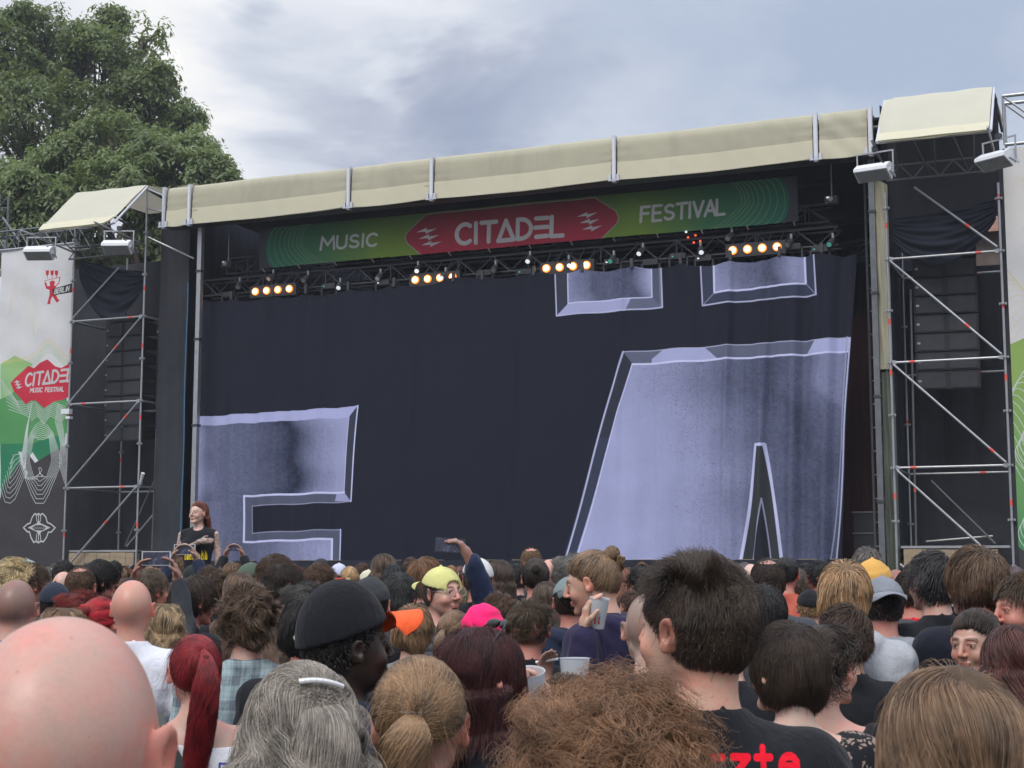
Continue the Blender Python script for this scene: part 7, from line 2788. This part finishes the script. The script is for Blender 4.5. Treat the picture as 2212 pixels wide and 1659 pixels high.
P('person in a mustard beanie looking right behind the blond man', 1886, 1207, 7.2, -30, None, DB, SKP, DGR, q=1, cap=('beanie', (.62, .35, .09), 0))
P('grey haired person showing just above the mustard beanie', 1872, 1180, 9.6, 0, 'mop', (.13, .12, .12), SK, BLK)
P('man with greying dark hair and grey beard, black tee, looking left', 2012, 1188, 6.2, 26, 'swept', (.045, .045, .05), SKP, BLK, q=1, tints=dict(beard=.2))
P('broad man in a navy sweater with a thick brown mop of hair', 2107, 1176, 5.3, 12, 'mop', (.115, .075, .05), SKP, (.012, .014, .024), q=1, body=dict(off=.012, heavy=.02, sleeve='long', head=(R(12), 0, 0)))
P('man in a red tee with short brown hair, partly hidden by the grey cap', 1966, 1228, 7.6, 10, 'short', DB, SKR, (.62, .02, .03), q=1)
P('woman with sleek pulled back dark hair facing the camera at the right', 2108, 1314, 4.9, 134, 'bun', DB, (.52, .30, .23), BLK, q=1, body=dict(sex='f', res=2, head=(0, R(-6), 0)), tints=dict(brows=1.0))
P('woman with straight auburn hair at the right edge', 2182, 1338, 4.3, 6, 'long', (.085, .032, .028), SKP, BLK, q=1, body=dict(sex='f'))
P('bearded man in profile facing left at the right edge of the frame', 2216, 1234, 5.1, 100, 'short', BR, SKR, BLK, q=1, body=dict(res=2, head=(0, R(-6), 0), beard=.004), tints=dict(beard=.85))
P('blond woman with curls beside the bearded man', 2163, 1230, 9.0, 0, 'curly', (.36, .27, .16), SKP, DGR, body=dict(sex='f'))
P('person with mid brown hair between the navy sweater and the bearded man', 2178, 1242, 7.5, 10, 'mop', LB, SKP, BLK, q=1)
P('person with wavy brown hair in a teal and grey plaid shirt', 537, 1260, 5.0, 6, 'wavy', (.085, .055, .035), SKP, (.33, .42, .44), 'plaid', dict(res=1, collar=True, sleeve='long', off=.008), 1, tints=dict(beard=.5))
P('man in long dark hair just left of the black cap with orange visor', 664, 1283, 4.9, 0, 'mop', BK, SKR, BLK, q=1)
P('woman with long straight brown hair left of the black and orange cap', 608, 1300, 6.0, 6, 'long', (.105, .065, .042), SKP, BLK, q=1, body=dict(sex='f'))
P('balding bull necked man, bare scalp and white tee with black collar', 288, 1251, 5.7, 2, None, BR, (.58, .29, .22), WHI, q=1, body=dict(res=1))
P('man with shaved brown hair and denim collar at the left edge', 38, 1250, 5.7, 0, 'buzz', (.06, .045, .035), SKP, (.05, .09, .20), q=1, body=dict(collar=True, off=.005), tints=dict(buzz=.9))
P('shaggy dark haired man in black tee looking right', 414, 1240, 7.3, -42, 'mop', (.05, .036, .028), SKR, BLK, q=1, body=dict(res=1, head=(R(-18), R(-8), 0)), tints=dict(beard=.4))
P('person in a bright yellow beanie between brown haired heads', 463, 1262, 8.6, -35, None, DB, SKP, BLK, cap=('beanie', MUSTARD, 0))
P('blond woman with long wavy hair behind the charcoal sleeve', 357, 1296, 6.5, 4, 'waves', (.27, .20, .12), SKP, (.35, .37, .40), q=1, body=dict(sex='f'))
P('woman with bright red hair and headscarf left of the bare scalp', 222, 1290, 6.5, -30, 'bun', RDH, SKP, BLK, q=1, body=dict(sex='f'), cap=('band', (.34, .02, .03), 0))
P('woman with tight dark red curls at the left', 165, 1266, 7.4, 10, 'curly', (.16, .018, .014), SKP, BLK, q=1, body=dict(sex='f'))
P('woman with streaky blond brown hair and glasses pushed up, behind the big bald head', 140, 1303, 5.2, 0, 'waves', (.20, .13, .08), SKP, DGR, q=1, body=dict(sex='f'))
P('person in a plain dark navy cap at the left', 120, 1256, 8.0, 10, 'short', BK, SKP, NAV, q=1, cap=('cap', (.025, .03, .05), 0))
P('person with frosted blond curls at the left edge', 15, 1196, 7.6, 0, 'curly', (.46, .38, .22), SKP, DGR, q=1)
o = P('man with brown hair and black glasses turned right at the left', 67, 1215, 8.6, -42, 'swept', BR, SKR, BLK, q=1, body=dict(res=1, head=(R(-12), 0, 0)))
wear(o, 'glasses', glasses_mesh(plastic_b))
P('man with thinning hair over a reddish scalp at the left', 176, 1226, 8.6, -5, 'balding', (.10, .06, .035), SKR, BLK, q=1, tints=dict(buzz=.35))
o = P('man with thick black hair and glasses turned right behind the thinning scalp', 215, 1208, 9.3, -48, 'mop', BK, SKR, BLK, q=1, body=dict(head=(R(-14), 0, 0)))
wear(o, 'glasses', glasses_mesh(plastic_b))
P('pale bald head behind the black haired man in glasses', 139, 1234, 12, -10, None, BR, SKP, BLK)
P('person in a pale blue grey cap at the far left', 62, 1208, 13, 0, 'short', BR, SKP, BLK, cap=('cap', (.30, .37, .40), 0))
P('grey haired person at the far left', 104, 1221, 14, 0, 'long', (.16, .15, .14), SKP, BLK, body=dict(sex='f'))
P('dark haired person in front of the foot of the left banner', 139, 1209, 12.5, 0, 'short', BK, SKP, DGR)
P('dark haired person below the left tower deck', 247, 1210, 15, 0, 'short', BK, SKP, BLK)
P('man with grey brown hair turned right behind the bare scalp', 326, 1228, 8.6, -45, 'swept', (.13, .10, .075), SKR, (.30, .31, .33), q=1)
P('person with tousled brown hair behind the yellow beanie', 460, 1226, 8.4, 0, 'wavy', BR, SKP, BLK, q=1)
P('person with short light hair beside the tattooed woman', 387, 1201, 17, 0, 'short', LB, SKP, BLK)
P('person in a dark cap below the tattooed woman', 418, 1219, 13, 0, 'short', BK, SKP, BLK, cap=('cap', (.02, .025, .025), 0))
P('woman with smooth light brown hair left of the green cap', 520, 1229, 8.0, 0, 'long', (.13, .085, .058), SKP, BLK, q=1, body=dict(sex='f'))
P('person with light brown hair right of the raised camera', 504, 1213, 12, 0, 'mop', LB, SKP, BLK)
P('person in a faded green cap below the left printed letter', 546, 1214, 11, -55, 'short', BR, SKP, DGR, cap=('cap', (.08, .11, .08), 0, (.5, .5, .42)))
P('tall man with brown hair in profile to the right below the left letter', 598, 1196, 9.6, -62, 'swept', BR, SKR, DGR, q=1, body=dict(res=1))
P('dark haired man with a flushed cheek in profile to the right', 606, 1214, 8.4, -62, 'swept', DB, (.58, .25, .18), BLK, q=1, body=dict(res=1, head=(0, R(-10), 0)), tints=dict(beard=.4))
P('person with dark grey curls left of the black and orange cap', 655, 1248, 7.3, 0, 'curly', (.05, .048, .045), SKP, BLK, q=1)
P('man with brown undercut and one red ear under the left letter', 692, 1216, 9.0, -22, 'undercut', (.10, .06, .038), SKR, DGR, q=1)
P('person with dark topknot at the foot of the left letter', 694, 1207, 13, 0, 'bun', BK, SKP, BLK)
P('person in a lavender white cap below the curtain middle', 733, 1216, 14.5, 0, 'short', BR, SKP, BLK, cap=('cap', (.50, .52, .66), 0))
P('woman with blond ponytail below the dark curtain', 756, 1223, 12.6, 0, 'ponytail', BL, SKP, DGR, body=dict(sex='f'))
P('woman with red brown hair left of the blond ponytail', 723, 1236, 11, 0, 'long', (.11, .05, .035), SKP, BLK, body=dict(sex='f'))
P('person in a cream cap right of the blond ponytail', 796, 1230, 13, 0, 'short', LB, SKP, BLK, cap=('cap', (.55, .53, .40), 0))
P('person with dark grey beanie right behind the black and orange cap', 800, 1245, 6.4, 0, None, BK, SKP, BLK, q=1, cap=('beanie', (.035, .038, .042), 0))
P('tall person with smooth long brown hair below the dark curtain', 830, 1191, 11, 0, 'long', (.085, .055, .038), SKP, BLK, body=dict(sex='f'))
P('person with glossy black hair below the dark curtain', 853, 1217, 10, 0, 'mop', (.022, .022, .026), SKP, BLK)
P('person with brown crown of hair left of the ginger haired one', 888, 1203, 14, 0, 'short', BR, SKP, BLK)
P('person with coppery light brown hair in glasses left of the yellow cap', 922, 1202, 8.6, -35, 'mop', (.20, .11, .06), SKR, DGR, q=1)
P('person in a dark green beanie behind the yellow cap', 936, 1223, 8.9, 0, None, BK, SKP, BLK, cap=('beanie', (.04, .05, .04), 0))
P('man with grey streaked black hair and glasses left of the quilted vest', 866, 1236, 8.0, -25, 'swept', (.05, .052, .056), SKR, DGR, q=1)
P('person in a grey and black checked flannel shirt with light hair', 893, 1303, 6.2, -8, 'mop', (.26, .17, .10), SKP, (.20, .21, .23), 'flannel', dict(sleeve='long', collar=True, off=.01), 1)
P('woman with light brown hair left of the pink bandana', 985, 1318, 6.6, -28, 'ponytail', (.17, .11, .07), SKP, BLK, q=1, body=dict(sex='f'))
P('person in a hot pink bandana tied behind', 1046, 1303, 5.5, -22, 'short', BR, SKP, BLK, q=1, cap=('band', PINK, 0))
P('person in a white cap behind the raised denim sleeve', 1032, 1203, 8.7, 0, 'short', BR, SKR, BLK, cap=('cap', (.58, .58, .58), 25), q=1)
P('woman with dark brown hair right of the white cap', 1081, 1204, 9.6, -14, 'long', (.060, .04, .03), SKP, BLK, q=1, body=dict(sex='f'))
P('person with black hair between brown heads below the curtain middle', 1117, 1217, 12, 0, 'short', BK, SKP, BLK)
P('tall man with thinning light brown hair below the dark curtain', 1148, 1184, 13, -10, 'balding', LB, SKR, DGR)
P('person with dark hair in a low knot, black tee', 1157, 1206, 9.2, 0, 'bun', (.035, .026, .022), SKR, BLK, q=1)
P('bald pink head in profile right of the dark knot', 1192, 1207, 12.5, -60, None, BR, (.62, .32, .26), BLK, body=dict(res=1))
P('person with curly grey hair left of the man with the bun', 1234, 1188, 9.5, -12, 'curly', (.15, .155, .15), SKR, DGR, q=1)
P('woman with long smooth brown hair left of the grey cap', 1182, 1250, 8.5, 0, 'long', (.085, .06, .045), SKP, BLK, q=1, body=dict(sex='f'))
P('man in grey green cap and navy hooded jacket left of the man with the bun', 1232, 1243, 7.0, 6, 'short', DB, SKR, (.018, .026, .055), q=1, body=dict(hood=1, sleeve='long', off=.015), cap=('cap', (.20, .25, .25), 180, (.10, .12, .12), 1))
P('person with loose brown curls above the pink bandana', 1080, 1283, 6.8, 0, 'wavy', (.085, .048, .032), SKP, BLK, q=1)
P('person with green dyed and brown undercut hair right of the pink bandana', 1146, 1291, 6.0, -14, 'undercut', (.085, .065, .045), SKR, BLK, q=1, cap=('band', (.10, .17, .12), 20) if False else None, tints=dict(buzz=.5))
P('person with frizzy black hair left of the tousled man', 1385, 1214, 12, 0, 'curly', BK, SKP, BLK)
P('man with a bald spot on dark hair, dark grey top', 1657, 1208, 7.2, 0, 'balding', DB, SKP, (.06, .065, .075), q=1, tints=dict(buzz=.4), body=dict(sleeve='long'))
P('person with thick black hair right behind the tousled man', 1650, 1262, 6.0, 0, 'mop', (.022, .022, .025), SKP, DGR, q=1)
P('man with slicked dark hair and headband below the letter A', 1698, 1203, 10.5, -18, 'bun', BK, SKR, (.5, .12, .08))
P('person with grey brown hair below the right edge of the letter A', 1722, 1227, 11, 0, 'short', (.11, .09, .075), SKR, BLK)
P('person with black hair below the right edge of the curtain', 1738, 1216, 12.5, 0, 'short', BK, SKP, BLK)
P('person with very dark short hair left of the blond man', 1770, 1208, 10.5, 8, 'short', (.02, .02, .022), SKR, BLK)
P('person in a black beanie low between heads left of the pale hoodie', 1749, 1272, 9.0, 0, 'short', BL, SKP, BLK, cap=('beanie', (.012, .013, .016), 0))
P('person with reddish shaved hair in front of the right tower', 1934, 1229, 11, 0, 'buzz', (.09, .045, .03), SKR, BLK, tints=dict(buzz=.8))

# woman riding on a man's shoulders
yw, zo, sc = 176, .745, 1.0
TA = (wl(yw, sc, -.20, -.02, 1.80 + .15, zo), wl(yw, sc, .055, -.21, 2.075, zo), wdir(yw, 1, -.05, .1), wdir(yw, 0, 1, -.1))     # her right arm, at the left of the photo
TB_ = (wl(yw, sc, .215, .0, 1.98, zo), wl(yw, sc, .235, -.10, 1.72, zo), wdir(yw, .05, -.2, -1), wdir(yw, -1, 0, 0))
im_ = Print(None, 0, 1, 0, 1, 256, 128)
rr_ = random.Random(2)
for k in range(8):
    x_ = .06 + k * .115
    h_ = .35 + rr_.uniform(0, .3)
    im_.poly([(x_, .15), (x_ + .09, .15), (x_ + .09, .3 + h_ * .3), (x_ + .055, .3 + h_), (x_ + .04, .3 + h_ * .5), (x_ + .02, .3 + h_ * .8), (x_, .35)], (.85, .62, .02))
    if k % 2:
        im_.poly([(x_ + .03, .2), (x_ + .055, .2), (x_ + .055, .42), (x_ + .03, .42)], (.0, .0, .0))
fl = back_print_material('black_shirt_flame_print', im_.image('flame_print'), -.14, .13, 1.12, 1.26, True)
o = person('red haired tattooed woman in a black sleeveless top sitting above the crowd', 430, 1085, 16, yaw=yw, hair='swept_long', q=1, hcol=(.20, .07, .05), skin=(.60, .40, .33), shirt=BLK,
           body=dict(sex='f', res=1, head=(R(-24), R(2), 0), sleeve='none', arms=(TB_, TA), legs='ride', grip=.5), tints=dict(dark=True, lips=.1), size=1.0, shirtmat=fl, trousers=(.35, .20, .03))
P('man in a black cap facing the camera who carries the tattooed woman', 437, 1192, 16.05, 178, 'short', BK, (.58, .32, .25), BLK, cap=('cap', (.012, .013, .016), 0), body=dict(res=1), tints=dict(beard=.4), size=1.1)


# ------------------------------------------------------------------ the rest of the crowd, only where it shows between and behind the others
people = [o for o in COL.objects if o.get('category') == 'person']


def project(p):
    v = Vector(p) - Vector((0, 0, CAM_H))
    f = v.y * math.cos(PITCH) + v.z * math.sin(PITCH)
    u = -v.y * math.sin(PITCH) + v.z * math.cos(PITCH)
    return CX + FPX * v.x / f, CY - FPX * u / f


taken = []
for o in people:
    s = o.scale.x
    t = Vector((o.location.x, o.location.y, o.location.z + 1.77 * s))
    x, y = project(t)
    taken.append([o.location.y, x, y, .105 * s * FPX / o.location.y, o.location.x, s])


def shows(d, x, y, r):
    """how much of a head would peep out above the nearer ones, 0..1, and whether it would cover a placed one"""
    tot = vis = 0
    for a in (-.6, -.2, .2, .6):
        for b in (.2, .7, 1.2):
            px_, py_ = x + a * r, y + b * r
            tot += 1
            hid = False
            for (d2, x2, y2, r2, wx, s2) in taken:
                if d2 < d - .15:
                    if ((px_ - x2) / r2) ** 2 + ((py_ - (y2 + r2 * 1.25)) / (r2 * 1.3)) ** 2 < 1 or (abs(px_ - x2) < r2 * 2.5 and py_ > y2 + r2 * 3.1):
                        hid = True; break
            vis += not hid
    for (d2, x2, y2, r2, wx, s2) in taken:
        if d2 > d and abs(x - x2) < (r + r2) * .85 and y < y2 + r2 * (5.2 if d < 9 else 1.6):
            return 0
    return vis / tot


HC = [('black', BK), ('dark brown', DB), ('brown', BR), ('light brown', LB), ('blond', BL), ('grey', (.17, .165, .16)), ('reddish', (.13, .05, .03))]
HS = [('short', 'short'), ('swept back', 'swept'), ('thick', 'mop'), ('wavy', 'wavy'), ('long', 'long'), ('ponytailed', 'ponytail'), ('curly', 'curly'), ('cropped', 'buzz'), ('thinning', 'balding'), ('knotted', 'bun')]
SH = [('black', BLK), ('dark grey', DGR), ('navy', NAV), ('black', BLK), ('charcoal', (.03, .032, .038)), ('grey', (.16, .17, .19)), ('dark red', (.12, .015, .018)), ('white', (.55, .56, .60)), ('olive', (.05, .055, .035)), ('denim blue', (.05, .08, .16))]
CP = [('black cap', 'cap', (.014, .015, .018)), ('grey cap', 'cap', (.15, .16, .17)), ('khaki cap', 'cap', (.20, .17, .10)), ('dark beanie', 'beanie', (.03, .03, .035)), ('navy cap', 'cap', (.02, .03, .06))]
PLACES = [(0, 150, 'below the left banner'), (150, 310, 'below the left scaffold tower'), (310, 420, 'left of the printed letters'), (420, 530, 'under the left edge of the letters'), (530, 730, 'under the left letter'),
          (730, 900, 'under the curtain left of centre'), (900, 1050, 'under the curtain middle'), (1050, 1220, 'under the curtain right of centre'), (1220, 1400, 'under the left leg of the A'),
          (1400, 1600, 'under the middle of the letter A'), (1600, 1700, 'under the triangle in the letter A'), (1700, 1840, 'under the right edge of the letter A'), (1840, 1940, 'beside the right grey post'), (1940, 2200, 'below the right scaffold tower'), (2200, 2300, 'at the right edge')]
rc = random.Random(21)
used = set()
n_fill = 0
for d in [5.2, 6.0, 6.8, 7.6, 8.4, 9.3, 10.2, 11.2, 12.2, 13.3, 14.4, 15.6, 17, 18.5, 20, 22, 24]:
    half = 1130 * d / FPX
    X = -half + rc.uniform(0, .4)
    while X < half:
        X += rc.uniform(.34, .52)
        dd = d + rc.uniform(-.25, .25)
        if dd > 26.5 - X * .35 if X > 0 else False:
            continue
        ht = min(1.93, rc.gauss(1.70, .075)) if d < 9 else min(1.93, rc.gauss(1.655 if d < 13.5 else 1.77, .06))
        xx, yy = project((X, dd, ht + .02))
        if xx < -20 or xx > 2240:
            continue
        if yy < (1212 if d > 9 else 1240):
            continue
        r_ = .105 * FPX / dd
        if any((X - t[4]) ** 2 + (dd - t[0]) ** 2 < .37 ** 2 for t in taken):
            continue
        v = shows(dd, xx, yy, r_)
        if v < .15:
            continue
        pl = next((p[2] for p in PLACES if p[0] <= xx < p[1]), 'at the right edge' if xx > 1000 else 'at the left edge')
        for _ in range(60):
            hc_, hs_, sh_ = rc.choice(HC), rc.choices(HS, (9, 7, 7, 4, 6, 3, 2, 3, 2, 2))[0], rc.choice(SH)
            cp_ = rc.choice(CP) if rc.random() < .13 else None
            far = 'far off' if d > 15 else ('mid crowd' if d > 9 else 'front rows')
            if cp_:
                lab = '%s and %s shirt, %s, %s' % (cp_[0], sh_[0], far, pl)
            else:
                lab = '%s %s hair, %s shirt, %s, %s' % (hs_[0], hc_[0], sh_[0], far, pl)
            if lab not in used:
                break
        used.add(lab)
        fem = hs_[1] in ('long', 'ponytail', 'bun') or rc.random() < .15
        sk = rc.choice((SK, SKP, SKR, SKL, SKP))
        yaw_ = rc.gauss(0, 16)
        bd_ = dict(sex='f' if fem else 'm')
        tw = rc.random()
        if tw < .18:
            bd_['head'] = (R(35), 0, 0)
        elif tw < .36:
            bd_['head'] = (R(-35), 0, 0)
        if rc.random() < .4:
            bd_['sleeve'] = 'long'
        person(lab, xx, yy, dd, yaw_, ('short' if cp_ and cp_[1] == 'cap' else (None if cp_ else hs_[1])), tuple(c * rc.uniform(.8, 1.25) for c in hc_[1]), sk, sh_[1], q=1 if d < 9 else 0,
               cap=(cp_[1], cp_[2], rc.choice((0, 0, 180))) if cp_ else None, body=bd_, group='people filling the crowd', size=ht / 1.765)
        taken.append([dd, xx, yy, r_, X, ht / 1.77])
        n_fill += 1
for o in COL.objects:
    for k in ('hm', 'base'):
        if k in o:
            del o[k]
print('people', len([o for o in COL.objects if o.get('category') == 'person']), 'filled', n_fill)

# ------------------------------------------------------------------ thin haze over crowd and stage, added to lift the dark tones
hz = MB().box((-75, -12, -1), (75, 75, 28)).build('haze', material('haze_skin', (1, 1, 1)))
hm_ = bpy.data.materials.new('haze_air'); hm_.use_nodes = True
for n in list(hm_.node_tree.nodes):
    if n.type == 'BSDF_PRINCIPLED':
        hm_.node_tree.nodes.remove(n)
pv = hm_.node_tree.nodes.new('ShaderNodeVolumePrincipled')
pv.inputs['Color'].default_value = (.86, .90, 1, 1)
pv.inputs['Density'].default_value = .0008
pv.inputs['Anisotropy'].default_value = .3
hm_.node_tree.links.new(pv.outputs[0], hm_.node_tree.nodes['Material Output'].inputs['Volume'])
hz.data.materials.clear(); hz.data.materials.append(hm_)
tag(hz, 'thin pale haze in the air over the whole crowd and stage', kind='stuff')
